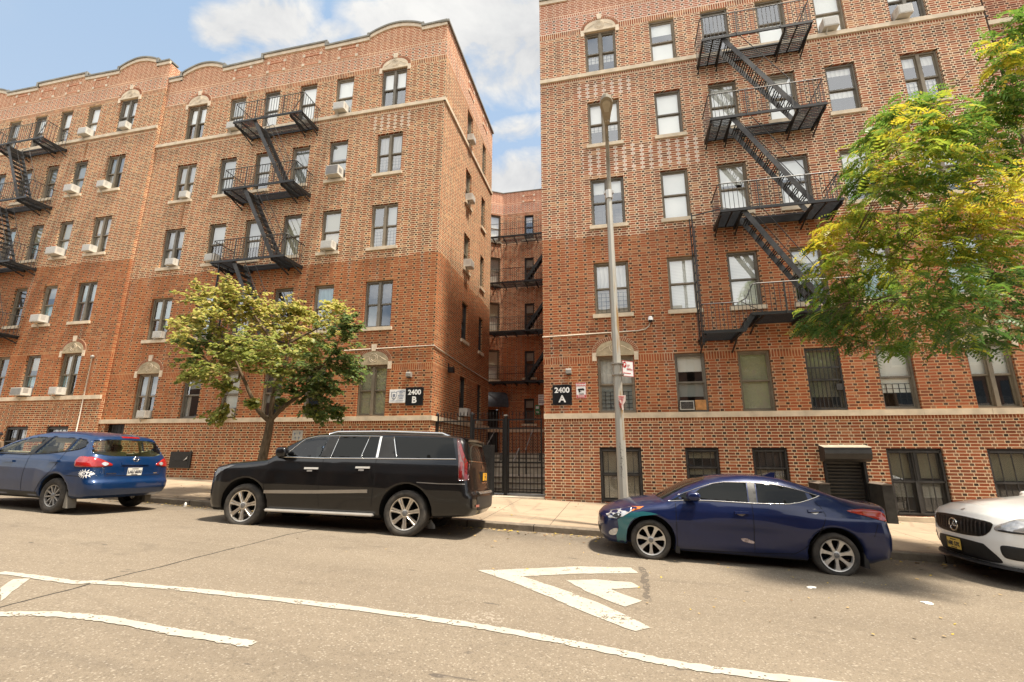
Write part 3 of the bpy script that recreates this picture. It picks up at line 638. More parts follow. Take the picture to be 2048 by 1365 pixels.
# ------------------------------------------------------------------ cellar windows, shutter of block A
MESHM = Mat('wire_mesh'); (x, y, z), v = MESHM.pos()
dz = ((x+z)/.034).fract().lt(.15).max(((x-z)/.034).fract().lt(.15))
MESHM.bsdf((.035, .033, .030), .6); tr = MESHM.n('BsdfTransparent'); mx = MESHM.n('MixShader')
MESHM.link(dz, mx.inputs[0]); MESHM.link(tr.outputs[0], mx.inputs[1]); MESHM.link(MESHM.b.outputs[0], mx.inputs[2]); MESHM.link(mx.outputs[0], MESHM.out.inputs[0]); MESHM = MESHM.m
def cellar(b, T, u0, u1, z0, z1, up, lo, cols=1, bars=4, tmesh=True, split=None):
    wdw = window(b, T, u0, u1, z0, z1, cols > 1, up, lo, frame=DARKF, sill=False, lw=.07)
    g = MB(); d = .055
    for i in range(1, bars+1):
        x = u0+(u1-u0)*i/(bars+1); g.box(x-.009, x+.009, d, d+.02, z0+.05, z1-.06, T=T)
    for z in (z0+.06, (z0+z1)/2, z1-.09): g.box(u0+.05, u1-.05, d-.012, d, z-.022, z+.022, T=T)
    for x in (u0+.045, u1-.045): g.box(x-.025, x+.025, d-.012, d+.02, z0+.03, z1-.04, T=T)
    if split: g.box(split-.035, split+.035, d-.03, d, z0+.06, (z0+z1)/2, T=T)
    go = g.build('security_grille', IRON2, wdw)
    if tmesh:
        m = MB(); m.quad(T(u0+.05, d+.024, z0+.05), T(u1-.05, d+.024, z0+.05), T(u1-.05, d+.024, z1-.06), T(u0+.05, d+.024, z1-.06)); m.build('wire_screen', MESHM, wdw)
    return wdw
cellar(bA, TA, -.59, .64, -1.46, .13, (b_, 1), (b_, .92), 1, 4)
cellar(bA, TA, 1.88, 2.81, -1.0, .13, [(s_, .5)], (s_, .4), 1, 3)
cellar(bA, TA, 3.69, 4.61, -1.0, .13, (d_, 1), (b_, .8), 1, 4)
cellar(bA, TA, 7.02, 8.33, -1.60, .12, (s_, .9), (g_, .5), 2, 3, split=7.62)
cellar(bA, TA, 9.30, 10.65, -1.60, .12, (s_, 1), (d_, 1), 1, 4)
cellar(bL, TL, -24.98, -23.74, -.3, .91, [(b_, .9, .4, 1)], (g_, .4), 2, 2, tmesh=False)
cellar(bL, TL, -22.74, -21.58, -.3, .91, (g_, .7), None, 1, 2, tmesh=False)
SHUT = plain('shutter_black', (.025, .024, .023), .42, var=.3, scale=3, spec=.5)
q = MB(); z = -1.85
while z < .05:
    q.prism([(.16, z), (.135, z+.028), (.13, z+.062), (.16, z+.088)], (5.52, 6.42), lambda d, zz, u: TA(u, d, zz)); z += .09
sh_ = q.build('roller_shutter', SHUT, bA)
q = MB()
for x in (5.46, 6.42): q.box(x, x+.065, -.03, .2, -1.9, .10, T=TA)
q.build('guide_rail', IRON, sh_)
q = MB(); q.prism([(.0, .20), (-.36, .13), (-.38, -.02), (-.34, -.16), (-.2, -.24), (0, -.24)], (5.40, 6.52), lambda d, zz, u: TA(u, d, zz)); ho = q.build('shutter_hood', SHUT, bA)
q = MB(); q.prism([(.0, .212), (-.372, .142), (-.372, .130), (.0, .20)], (5.39, 6.53), lambda d, zz, u: TA(u, d, zz)); q.build('hood_cover', plain('galvanised_sheet', (.48, .42, .33), .5, .5, var=.25, scale=6), ho)
for i, (x0, x1, lab) in enumerate(((5.02, 5.28, 'black cheek wall left of the roller shutter, mostly hidden by the sedan'), (6.46, 6.69, 'black cheek wall with a pale cap right of the roller shutter'))):
    e = thing('cheek_wall', ((x0+x1)/2, 14.45, -1.75), lab, 'low wall', 'cheek walls of the cellar steps')
    q = MB(); q.box(x0, x1, 14.10, D-.004, -2.3, -.80); q.build('wall', plain('black_masonry_paint', (.028, .026, .023), .7, var=.4, scale=6), e)
    q = MB(); q.prism([(x0-.012, -.798), (x1+.012, -.798), (x1+.012, -.785), ((x0+x1)/2, -.745), (x0-.012, -.785)], (14.085, D-.004), lambda a, b, c: (a, c, b)); q.build('cap', DARKC, e)
q = MB(); q.box(6.99, 8.40, -.09, .1, -1.76, -1.615, T=TA); q.build('sill', STONE, bA)
q = MB(); q.box(-.66, .70, -.06, .1, -1.56, -1.475, T=TA); q.build('sill', DARKC, bA)
# security gate in front of the first-floor window, fourth bay
g = MB(); a, b, z0, z1 = 5.38, 6.28, 1.18, 2.96
for x in rng(a+.03, b-.03, 8): g.box(x-.008, x+.008, .03, .05, z0, z1, T=TA)
for z in (z0+.02, 2.02, 2.38, z1-.05): g.box(a+.01, b-.01, .015, .03, z-.02, z+.02, T=TA)
for x in (a+.02, b-.02): g.box(x-.02, x+.02, .01, .05, z0, z1, T=TA)
g.box(b-.20, b-.05, .0, .05, 1.72, 1.90, T=TA)
go = g.build('window_gate', IRON2, bA); m = MB(); m.quad(TA(a+.03, .055, z0), TA(b-.03, .055, z0), TA(b-.03, .055, 2.38), TA(a+.03, .055, 2.38)); m.build('wire_screen', MESHM, go)
# ------------------------------------------------------------------ neighbour beyond the right seam, set back a little
brickR = brick_mat('brick_r', -1.7, 16.2, hue=(.72, .60, .58), seed=12.)
bR = thing('brick_building', (16.2, D+.35, -1.95), 'dark red brick block at the far right edge, half hidden by leaves', 'apartment building')
TR = front(D+.35); hR = [(13.2, 14.2, z0-.25, z1-.25) for z0, z1 in FZ]
wall(bR, TR, (11.92, 20.5), -2.8, 17.1, hR, brickR)
for z0, z1 in FZ: window(bR, TR, 13.2, 14.2, z0-.25, z1-.25, True, (w_, .6), None)
for z0, z1 in ((13.25, 13.41), (.75, .91)): band(bR, TR, 11.92, 20.5, z0, z1, .06, STONE, 'string_course')
shell(bR, (11.92, 20.5), 17.1, brickR, yf=D+.35, yb=30)
e = thing('drainpipe', (11.86, D+.1, -1.9), 'dark rusty drainpipe in the seam at the right end of the 2400 A block', 'pipe')
q = MB(); q.tube([(11.86, D+.10, -1.9), (11.86, D+.10, 17.0)], .055, 8); q.build('pipe', plain('rusty_pipe', (.07, .045, .03), .8, var=.4, scale=3), e, True)
q = MB()
for z in rng(0, 16, 6): q.box(11.79, 11.93, D+.03, D+.18, z, z+.05)
q.build('bracket', IRON, e)
# ------------------------------------------------------------------ rear wing across the courtyard
YR = 28.14
brickC = brick_mat('brick_c', -.1, -4., hue=(1., .93, .90), seed=20.)
bC = thing('brick_building', (-4.5, YR, -.1), 'red brick rear wing closing the courtyard, with its own fire escape', 'apartment building')
TC = front(YR); XL = -6.99
dch = Vector((-1, -.62)).normalized()
TK = lambda u, d, z: (XL+dch.x*u-d*.527, YR+dch.y*u+d*.85, z)
hC = [(-5.52, -4.90, z0+.1, z1) for z0, z1 in FZ]; hC[4] = (-5.56, -4.93, 1.62, 3.15)
wall(bC, TC, (XL, 0.), -1.5, 17.30, hC, brickC)
hK = [(.18, 1.05, z0, z1+.1) for z0, z1 in FZ[:4]]+[(.15, 1.0, -.1, 2.5)]
wall(bC, TK, (0, 3.6), -1.5, 17.30, hK, brickC)
for i, (z0, z1) in enumerate(FZ):
    h = hC[i]; window(bC, TC, *h, False, (w_, .5) if i == 0 else (g_, .7), (d_, 1) if i else None, frame=DARKF, sill=True, sillw=.15)
    if i < 4: window(bC, TK, .18, 1.05, z0, z1+.1, False, ((w_, 1), (g_, .9), (s_, .9), (b_, 1))[i], ((w_, .9), (c_, 1), (c_, 1), (c_, 1))[i], frame=BRONZE, sill=True)
q = MB(); q.box(.16, .99, .18, .23, -.1, 2.48, T=TK); q.build('courtyard_door', IRON, bC)
for T_, a, b in ((TC, XL, 0.), (TK, 0, 3.6)):
    band(bC, T_, a, b, 1.12, 1.30, .05, STONE, 'string_course')
    q = MB(); q.box(a-.05, b, -.05, .2, 17.30, 17.35, T=T_); q.build('coping', CAPM, bC)
    q = MB(); q.quad(T_(a, 1.1, -1), T_(b, 1.1, -1), T_(b, 1.1, 17), T_(a, 1.1, 17)); q.build('room_dark_sheet', INSIDE, bC)
parapet_panel(bC, TC, -5.62, -4.80, 16.5, 17.0)
q = MB(); q.quad((XL-.83*3.6, YR-.527*3.6+.06, 16.95), (XL, YR+.06, 16.95), (0, YR+.06, 16.95), (0, YR+6, 16.95), (-12, YR+6, 16.95)); q.build('roof', ROOFM, bC)
# block B's back range, hidden, keeps daylight out of the yard's left corner
q = MB(); q.quad((-9.6, 26.6, -1.5), (-9.6, YE, -1.5), (-9.6, YE, 17.2), (-9.6, 26.6, 17.2)); q.build('flank_wall', brickC, bC)
yardf = MB(); yardf.quad((-10, 19.95, -.10), (0, 19.95, -.10), (0, YR+.1, -.10), (-10, YR+.1, -.10))
tag(yardf.build('courtyard_paving', CONC), kind='structure')

# ------------------------------------------------------------------ the row across the street, behind the viewer: seen only as reflections in glass and paint
OPPB = plain('opposite_brick', (.20, .12, .085), .9, var=.2, scale=1.5); OPPG = plain('opposite_glass', (.02, .024, .028), .05, 0, .8); OPPS = plain('opposite_stone', (.42, .36, .29), .8)
for i, (x0, x1, zt, lab) in enumerate(((-46, -17, 10.5, 'long brown brick terrace across the street, behind the viewer to the left'), (-16.4, 6, 12.5, 'brown brick apartment house straight across the street, behind the viewer'), (6.6, 34, 9.5, 'low brown brick terrace across the street, behind the viewer to the right'))):
    e = thing('brick_building', ((x0+x1)/2, -12.5, -1.7), lab, 'apartment building'); m = MB(); m.box(x0, x1, -20, -12.5, -3, zt); m.build('wall', OPPB, e)
    g = MB(); f_ = MB(); z = .6
    while z < zt-2:
        x = x0+1.2
        while x < x1-2: g.box(x, x+1.1, -12.55, -12.49, z, z+1.7); f_.box(x-.1, x+1.2, -12.5, -12.38, z-.18, z); x += 2.3
        z += 3.1
    for k_ in range(1): g.build('window_glass', OPPG, e); f_.build('sill', OPPS, e)
    m = MB(); m.box(x0-.1, x1+.1, -12.6, -12.2, zt, zt+.35); m.build('cornice', OPPS, e)
# ------------------------------------------------------------------ fire escapes
def fire_escape(label, xl, xr, levels, yw, dep, zbase, stair=(.62, 2.5), low=None, ladder=None, cs=1):
    """levels: platform heights from the top down; stairs run from each platform down to the next, left to right"""
    e = thing('fire_escape', ((xl+xr)/2, yw, zbase), label, 'fire escape', 'fire escapes on the brick fronts')
    yf = yw-dep; sx0, sx1 = xl+stair[0], xl+stair[1]; yo = yf+.66
    for k, z in enumerate(levels):
        p = MB(); n = 15
        for i in range(n):                               # flat bars
            y = yf+.05+(dep-.08)*i/(n-1)
            segs = [(xl+.03, xr-.03)] if (y > yo or k == len(levels)-1 and not low) else [(xl+.03, sx0), (sx1, xr-.03)]
            if k == len(levels)-1 and low: segs = [(low[1], xr-.03)]
            for a, b in segs: p.box(a, b, y-.014, y+.014, z-.034, z-.006)
        xa = low[1] if (low and k == len(levels)-1) else xl
        p.box(xa, xr, yf-.012, yf+.03, z-.075, z+.012); p.box(xa, xr, yw-.05, yw-.012, z-.05, z)
        cross = [xa+.02, xr-.02, xa+.35, xr-.42] + ([] if k == len(levels)-1 else [sx0, sx1])
        for x in cross: p.box(x-.02, x+.02, yf+.03, yw-.012, z-.06, z-.032)
        if k < len(levels)-1: p.box(sx0, sx1, yo-.02, yo+.02, z-.06, z-.004)
        po = p.build('platform', IRON, e)
        for x in ((sx0, sx1+.0, xa+.03, xr-.03) if k < len(levels)-1 else (xa+.2, (xa+xr)/2, xr-.1)):
            q = MB(); q.bar((x, yf+.08, z-.085), (x, yw-.002, z-.10), .05, .10); q.bar((x, yf+.30, z-.10), (x, yw-.002, z-.34), .03, .05); q.build('bracket', IRON, po)
        r = MB(); zt = z+.86
        if not (low and k == len(levels)-1):
            pts = [(xl+.01, yw-.02, zt-.03), (xl+.01, yf+.06, zt), (xl+.05, yf+.01, zt), (xr-.05, yf+.01, zt), (xr-.01, yf+.06, zt), (xr-.01, yw-.02, zt-.03)]
        else:
            pts = [(low[1]+.10, yf+.01, zt-.02), (low[1]+.22, yf+.01, zt), (xr-.05, yf+.01, zt), (xr-.01, yf+.06, zt), (xr-.01, yw-.02, zt-.03)]
        r.tube(pts, .017, 6)
        n = int((xr-xa)/.125)
        for i in range(n+1):
            x = xa+.04+(xr-xa-.08)*i/n; r.bar((x, yf+.012, z), (x, yf+.012, zt), .013)
        for i in range(1, 8):
            y = yf+dep*i/8
            for x in ((xl+.012, xr-.012) if not (low and k == len(levels)-1) else (xr-.012,)): r.bar((x, y, z), (x, y, zt-.01), .013)
        r.tube([(xr-.03, yf+.03, zt-.05), (xr-.50, yf+.03, z+.02)], .014, 5); r.tube([(xa+.03, yw-.2, zt-.25), (xa+.3, yf+.03, z+.02)], .012, 5)
        for t in (.33, .72):
            x = xa+(xr-xa)*t; r.bar((x, yf-.014, z-.07), (x, yf-.014, zt), .03, .012)
        r.build('railing', IRON2 if cs else IRON, e)
        if k < len(levels)-1:
            z2 = levels[k+1]; s = MB(); y0, y1 = yf+.08, yf+.60; A = (sx0+.03, z-.02); B = (sx1+.02, z2+.02); L = math.hypot(B[0]-A[0], B[1]-A[1])
            for y in (y0, y1): s.bar((A[0], y, A[1]), (B[0], y, B[1]), .012, .15, up=(0, 0, 1))
            s.build('stringer', IRON2, e)
            s = MB(); n = 12
            for i in range(1, n):
                t = i/n; x = A[0]+(B[0]-A[0])*t; zz = A[1]+(B[1]-A[1])*t
                for o in (-.075, 0, .075): s.box(x+o-.014, x+o+.014, y0+.01, y1-.01, zz-.012, zz+.012)
            s.build('stair_tread', IRON, e)
            s = MB(); dx, dz = (B[0]-A[0])/L, (B[1]-A[1])/L
            for y in (y0-.01, y1+.01):
                s.tube([(A[0]+.02, y, A[1]+.05), (A[0]+.42, y, A[1]+.14), (A[0]+.46+dx*.3, y, A[1]+.1+dz*.3), (B[0]-dx*.45+.28, y, B[1]-dz*.45+.42)], .012, 6)
                m = (A[0]+dx*L*.45, A[1]+dz*L*.45); s.bar((m[0], y, m[1]), (m[0]+.30, y, m[1]+.36), .014)
            s.build('handrail', IRON2, e)
    if low:                                             # a lower landing at the left: (x0, x1, z)
        x0, x1, zl = low; p = MB(); n = 14; zu = levels[-1]
        for i in range(n):
            y = yf+.05+(dep-.08)*i/(n-1); p.box(x0+.03, x1-.25, y-.011, y+.011, zl-.024, zl-.008)
        p.box(x0, x1-.2, yf-.012, yf+.03, zl-.075, zl+.012); p.box(x0, x1-.2, yw-.05, yw-.012, zl-.05, zl)
        for x in (x0+.02, x1-.25): p.box(x-.02, x+.02, yf+.03, yw-.012, zl-.06, zl-.03)
        po = p.build('landing', IRON, e)
        q = MB()
        for y in (yf+.02, yf+.55): q.bar((x1-.26, y, zl-.02), (x1+.04, y, zu-.02), .012, .14)
        for t in (.3, .65): q.box(x1-.26+.3*t-.08, x1-.26+.3*t+.08, yf+.03, yf+.54, zl+(zu-zl)*t-.015, zl+(zu-zl)*t+.01)
        for x in (x0+.05, x1-.35): q.bar((x, yf+.05, zl-.08), (x, yw-.002, zl-.10), .05, .09); q.bar((x, yf+.3, zl-.1), (x, yw-.002, zl-.42), .03, .05)
        q.build('step', IRON, po)
        r = MB(); zt = zl+.80
        r.tube([(x0+.01, yw-.02, zt), (x0+.02, yf+.01, zt), (x1-.30, yf+.01, zt), (x1-.10, yf+.01, zt+.10), (x1+.10, yf+.01, zu+.84), (x1+.2, yf+.01, zu+.86)], .016, 6)
        for i in range(13):
            x = x0+.04+(x1-.06-x0)*i/12; f = max(0, (x-(x1-.26))/.3); zb = zl+(zu-zl)*min(1, f); r.bar((x, yf+.012, zb), (x, yf+.012, zb+.80), .013)
        for i in range(1, 8): r.bar((x0+.012, yf+dep*i/8, zl), (x0+.012, yf+dep*i/8, zt), .013)
        r.build('railing', IRON2, e)
    if ladder:                                          # x, z0, z1 of the drop ladder and its guide frame
        lx, z0, z1 = ladder; l = MB()
        for y in (yf+.05, yf+.45): l.bar((lx, y, z0), (lx, y, z1), .03, .05)
        n = int((z1-z0)/.3)
        for i in range(n): l.bar((lx, yf+.05, z0+.15+i*.3), (lx, yf+.45, z0+.15+i*.3), .022)
        l.bar((lx, yf+.05, z1-.1), (xl+.02, yf+.03, z1+.03), .028); l.bar((lx+.04, yf+.05, z0), (lx+.04, yf+.05, z1-.5), .022)
        l.build('ladder', IRON, e)
    return e
fire_escape('black fire escape with long diagonal stairs on the 2400 A block', 3.27, 6.55, [13.2, 10.2, 7.03, 3.80], D, 1.13, -1.5, low=(2.50, 3.80, 3.34), ladder=(2.46, 2.95, 7.05))
fire_escape('black fire escape on the 2400 B block, its lowest platform behind the small tree', -14.95, -11.70, [13.2, 10.1, 7.01, 3.85], D, 1.08, -1.2, stair=(.95, 2.65), ladder=(-14.55, 3.9, 6.9))
fire_escape('black fire escape at the left edge, on the block behind the blue car', -28.72, -25.5, [14.18, 11.1, 8.02, 4.85], D-.13, 1.0, -.85, stair=(.85, 2.5))
# the courtyard one: long platforms, single stairs rising to the right
e = thing('fire_escape', (-5.5, YR, -.1), 'dark fire escape across the rear wall deep in the courtyard', 'fire escape', 'fire escapes on the brick fronts')
for k, z in enumerate((13.55, 10.40, 7.20, 4.08)):
    p = MB(); yf = 26.95
    for i in range(9): y = yf+.05+i*.13; p.box(-8.2, -2.4, y-.016, y+.016, z-.03, z)
    p.box(-8.2, -2.4, yf-.02, yf+.03, z-.09, z+.015)
    for i in range(9): x = -8.1+i*.7; p.bar((x, yf+.03, z-.07), (x, YR-.003, z-.09), .045, .09)
    po = p.build('platform', IRON, e)
    r = MB()
    for zz in (z+.45, z+.88): r.tube([(-8.2, yf, zz), (-2.4, yf, zz)], .014, 5)
    for i in range(44): r.bar((-8.15+i*.13, yf, z), (-8.15+i*.13, yf, z+.88), .011)
    r.build('railing', IRON, e)
    if k:
        s = MB()
        for y in (yf+.12, yf+.62): s.bar((-5.25, y, z+.05), (-3.3, y, z+2.9), .014, .17)
        for i in range(1, 13): t = i/13; s.box(-5.25+1.95*t-.1, -5.25+1.95*t+.1, yf+.13, yf+.61, z+.05+2.85*t-.012, z+.05+2.85*t+.012)
        s.build('stair', IRON, e)
# ------------------------------------------------------------------ air conditioners
ACW = plain('ac_casing', (.56, .54, .48), .55, var=.10, scale=4); ACG = Mat('ac_grille'); (x, y, z), v = ACG.pos()
ACG = ACG.bsdf(ACG.mix(((x+y)/.026).fract().gt(.5).max((z/.05).fract().gt(.86)), (.30, .29, .27), (.60, .58, .53)), .6)
ACD = plain('ac_bracket', (.46, .43, .36), .6); PANEL = plain('side_panel', (.62, .60, .55), .7)
def ac(T, u, z, label, w=.52, h=.37, d=.30, tilt=.015, grille=None, strut=True, loc=None, side=None):
    w, h, d = w*.92, h*.92, d*.88
    L = T(u, 0, z); e = thing('air_conditioner', L, label, 'air conditioner', 'window air conditioners on the brick fronts')
    m = MB(); a, b = u-w/2, u+w/2
    m.prism([(.10, z+.03), (-d, z+.03-tilt), (-d, z+h-tilt), (.10, z+h)], (a, b), lambda q, zz, uu: T(uu, q, zz)); m.build('casing', ACW, e)
    g = MB(); g.box(a+.03, b-.03, -d-.012, -d-.001, z+.06-tilt, z+h-.03-tilt, T=T)
    for s in (a-.001, b+.001):
        for i in range(4): g.box(s-.003, s+.003, -d+.06, -.10, z+.13+i*.05, z+.155+i*.05, T=T)
    g.build('grille', grille or ACG, e)
    if strut:
        s = MB(); s.bar(T(u-.12, -d+.06, z+.02), T(u-.12, -.02, z-.20), .035, .02); s.build('strut', ACD, e)
    if side:
        q = MB(); q.box(side[0], side[1], .10, .115, z+.03, z+h+.03, T=T); q.build('filler_panel', side[2] if len(side) > 2 else PANEL, e)
    return e
Bn = '2400 B block'
ac(TB, -10.66, 13.70, 'white air conditioner in the top-floor window beside the right arch of the 2400 B block', .54, .40, .34, side=(-10.38, -10.27))
ac(TB, -15.93, 13.70, 'air conditioner at the left end of the top platform of the 2400 B block', .54, .38, .30)
ac(TB, -17.98, 10.64, 'air conditioner in the leftmost fourth-floor window of the 2400 B block, rust stain below', .44, .36, .20, strut=False)
ac(TB, -10.62, 10.64, 'big air conditioner with dark louvres beside the second platform of the 2400 B block', .60, .47, .40, grille=plain('ac_dark_grille', (.20, .19, .18), .6), strut=False)
ac(TB, -17.98, 7.50, 'air conditioner in the leftmost third-floor window of the 2400 B block', .46, .34, .24)
ac(TB, -15.98, 7.50, 'air conditioner behind the left end railing of the third 2400 B platform', .50, .36, .26, strut=False)
ac(TB, -10.58, 7.50, 'air conditioner under an olive blind right of the third 2400 B platform', .52, .38, .32, side=(-10.32, -10.27, plain('cardboard', (.60, .50, .26), .8)))
ac(TB, -17.98, 4.36, 'small air conditioner in the second-floor window just left of the small tree', .46, .34, .20, strut=False)
ac(TB, -17.98, 1.18, 'dirty air conditioner on the stone band in the left arched window of 2400 B', .42, .34, .26)
ac(TB, -14.2, 1.18, 'air conditioner on the stone band half covered by the lower leaves of the street tree', .56, .36, .30)
ac(TA, 7.50, 13.70, 'white air conditioner right of the top fire escape platform of the 2400 A block', .50, .40, .30, side=(7.22, 7.25))
ac(TA, 9.62, 13.70, 'white air conditioner in the rightmost top-floor window of the 2400 A block', .44, .40, .30, strut=False)
ac(TA, 2.04, 1.19, 'air conditioner with a peeling black face beside an orange board, above the sedan', .44, .33, .02, tilt=0, strut=False, grille=plain('ac_peeling_grille', (.06, .055, .05), .7, var=.9, scale=40), side=(2.29, 2.60, plain('orange_board', (.55, .27, .10), .8, var=.3)))
ac(TL, -24.37, 14.66, 'air conditioner on the upper stone band of the left block, under a plain single window', .56, .40, .34)
ac(TL, -22.02, 14.66, 'air conditioner under the arched top-floor window of the left block', .46, .38, .28, strut=False)
ac(TL, -24.37, 11.62, 'air conditioner in the single fourth-floor window of the left block', .54, .40, .34)
ac(TL, -22.50, 11.62, 'air conditioner in the double fourth-floor window of the left block', .46, .37, .30)
ac(TL, -24.40, 8.48, 'wide air conditioner in the single third-floor window of the left block', .64, .40, .38)
ac(TL, -22.50, 8.48, 'air conditioner in the double third-floor window of the left block', .46, .36, .28, strut=False)
ac(TL, -24.37, 5.34, 'air conditioner in the single second-floor window of the left block', .58, .38, .36)
ac(TL, -24.37, 2.16, 'wide air conditioner on the lower stone band of the left block, under a teal blind', .66, .38, .38, grille=plain('ac_panel_grille', (.24, .235, .22), .6))
ac(TL, -22.45, 2.16, 'air conditioner on the lower stone band under the arched first-floor window of the left block', .46, .36, .32)
ac(TS, 17.95, 13.85, 'air conditioner high on the courtyard flank of the 2400 B block, top floor', .48, .36, .30)
ac(TS, 17.95, 10.80, 'air conditioner on the courtyard flank of the 2400 B block, fourth floor', .48, .38, .34)
ac(TS, 17.95, 7.66, 'air conditioner on the courtyard flank of the 2400 B block, third floor', .48, .40, .36, strut=False)
ac(TS, 17.95, 1.34, 'air conditioner on the courtyard flank just above the iron fence', .48, .36, .36, strut=False)
# ------------------------------------------------------------------ signs on the fronts
SBLK = plain('sign_black', (.012, .012, .014), .35, var=.3); SWHT = plain('sign_white', (.80, .80, .78), .5, var=.05); SRED = plain('sign_red', (.50, .03, .03), .5); SGRY = plain('sign_grey_print', (.20, .22, .27), .6); SBLU = plain('sign_blue_print', (.10, .17, .33), .6); SGRN = plain('sign_green', (.05, .24, .10), .5)
def number_sign(T, a, b, z0, z1, letter, label):
    e = thing('number_sign', T((a+b)/2, 0, z0), label, 'sign'); m = MB(); m.box(a, b, -.025, -.003, z0, z1, T=T); m.build('board', SBLK, e)
    m = MB(); c = (a+b)/2
    P = lambda x, y: T(x, -.029, y)
    text_mb(m, '2400', .235, lambda x, y: P(c+x*1.02, z1-.25+y), bold=.007); text_mb(m, letter, .30, lambda x, y: P(c+x*1.05, z0+.09+y), bold=.010); m.build('lettering', SWHT, e)
    m = MB()
    for u in (a+.03, b-.03):
        for z in (z0+.03, z1-.03): m.box(u-.012, u+.012, -.034, -.025, z-.012, z+.012, T=T)
    m.build('bolt', IRON2, e)
number_sign(TB, -7.055, -6.415, 1.50, 2.12, 'B', 'black sign reading 2400 B by the corner of the left block')
number_sign(TA, -1.995, -1.385, 1.43, 2.07, 'A', 'black sign reading 2400 A by the corner of the right block')
e = thing('notice_sign', TB(-7.36, 0, 1.60), 'white notice with a grey shield emblem, left of the 2400 B sign', 'sign'); m = MB(); m.box(-7.66, -7.065, -.02, -.003, 1.60, 2.06, T=TB); m.build('board', SWHT, e)
m = MB(); sh = smooth_poly([(-.10, .14), (-.05, .125), (0, .145), (.05, .125), (.10, .14), (.105, .02), (.07, -.07), (0, -.13), (-.07, -.07), (-.105, .02)], 4); P = lambda x, z, d=.023: TB(-7.49+x, -d, 1.84+z)
m.prism(sh, (.021, .024), lambda a, b, c: TB(-7.49+a, -c, 1.84+b)); m.prism([(a*.80, b*.80) for a, b in sh], (.0235, .0265), lambda a, b, c: TB(-7.49+a, -c, 1.84+b), mi=1); m.prism([(a*.45, b*.45) for a, b in sh], (.026, .029), lambda a, b, c: TB(-7.49+a, -c, 1.84+b), mi=0); m.prism([(.09*a, -.115+.03*b) for a, b in ((-.4, 1), (.4, 1), (0, -.6))], (.026, .029), lambda a, b, c: TB(-7.49+a, -c, 1.84+b), mi=0); m.build('shield_emblem', [SGRY, SWHT], e)
m = MB(); text_mb(m, 'ATTENTION', .052, lambda x, y: TB(-7.23+x, -.0235, 1.975+y), bold=.002)
for i, hw in enumerate((.07, .05, .11, .09, .07)):
    k = -hw
    while k < hw: g_w = .012+rnd.random()*.016; m.box(-7.23+k, -7.23+min(k+g_w, hw), -.0235, -.0225, 1.935-i*.05, 1.955-i*.05, T=TB); k += g_w+.007
m.box(-7.62, -7.10, -.0235, -.0225, 1.665, 1.672, T=TB); m.build('lettering', SBLU, e)
e = thing('warning_sign', TA(-1.09, 0, 1.64), 'red and white camera warning sign right of the 2400 A sign', 'sign'); m = MB(); a, b, z0, z1 = -1.245, -.935, 1.635, 2.115
m.box(a, b, -.012, -.003, z0, z1, T=TA); m.build('board', SWHT, e)
m = MB(); m.box(a+.008, b-.008, -.015, -.0125, z1-.105, z1-.008, T=TA); m.box(a+.008, b-.008, -.015, -.0125, z0+.008, z0+.10, T=TA)
for q in (a+.006, b-.012): m.box(q, q+.006, -.0145, -.0125, z0+.10, z1-.105, T=TA)
m.build('red_band', SRED, e)
m = MB(); c = -1.09; text_mb(m, 'WARNING', .062, lambda x, y: TA(c+x, -.0165, z1-.08+y), bold=.003)
for i in range(2):
    k = -.11
    while k < .11: g_w = .014+rnd.random()*.02; m.box(c+k, c+min(k+g_w, .11), -.0165, -.0155, z0+.03+i*.035, z0+.048+i*.035, T=TA); k += g_w+.008
m.build('lettering', SWHT, e)
m = MB(); P = lambda q: [(c+x_*.01, 1.86+z_*.01) for x_, z_ in q]
for q in ([(-10.5, 7), (7, 8.5), (10.5, 5.5), (9, 1.5), (-9.5, 3)], [(-9, 2.5), (-4, 2.8), (-3, -3), (-6, -5.5)], [(7, 1), (10, -.5), (9, 2)], [(-5.5, 0), (1, .5), (1, -1.5), (-5, -2)]): m.prism(P(q), (.013, .0155), lambda a_, b_, r: TA(a_, -r, b_))
for i in range(3): m.box(c-.06, c+.09, -.0145, -.0125, 1.745+i*.022, 1.752+i*.022, T=TA)
m.build('camera_pictogram', SBLK, e)
e = thing('standpipe_plate', TB(-11.13, 0, .36), 'grey enamel plate with dark marks on the wall behind the black car', 'sign'); m = MB(); m.box(-11.34, -10.92, -.015, -.003, .34, .69, T=TB); m.build('board', plain('plate_grey', (.40, .38, .33), .6, var=.2), e)
m = MB()
for (x, z) in ((-11.24, .56), (-11.20, .42), (-11.04, .58), (-11.06, .42)): m.box(x-.035, x+.035, -.018, -.016, z, z+.035, T=TB); m.box(x-.012, x+.012, -.018, -.016, z-.05, z+.06, T=TB)
m.build('mark', SGRY, e)
# wall lamps above the number signs
LAMPG = plain('lamp_grey', (.30, .28, .25), .5, .2)
for T, u, z, lab in ((TB, -6.95, 2.55, 'grey wall lamp above the 2400 B sign'), (TA, -1.46, 2.48, 'grey wall lamp above the 2400 A sign')):
    e = thing('wall_lamp', T(u, 0, z), lab, 'lamp', 'wall lamps above the number signs'); m = MB()
    m.prism([(0, z+.09), (-.13, z+.09), (-.16, z+.05), (-.16, z-.06), (-.12, z-.085), (0, z-.085)], (u-.085, u+.085), lambda d, zz, uu: T(uu, d, zz)); m.build('housing', LAMPG, e)
    m = MB(); m.box(u-.06, u+.06, -.13, -.02, z-.11, z-.086, T=T); m.build('lens', DARKF, e)
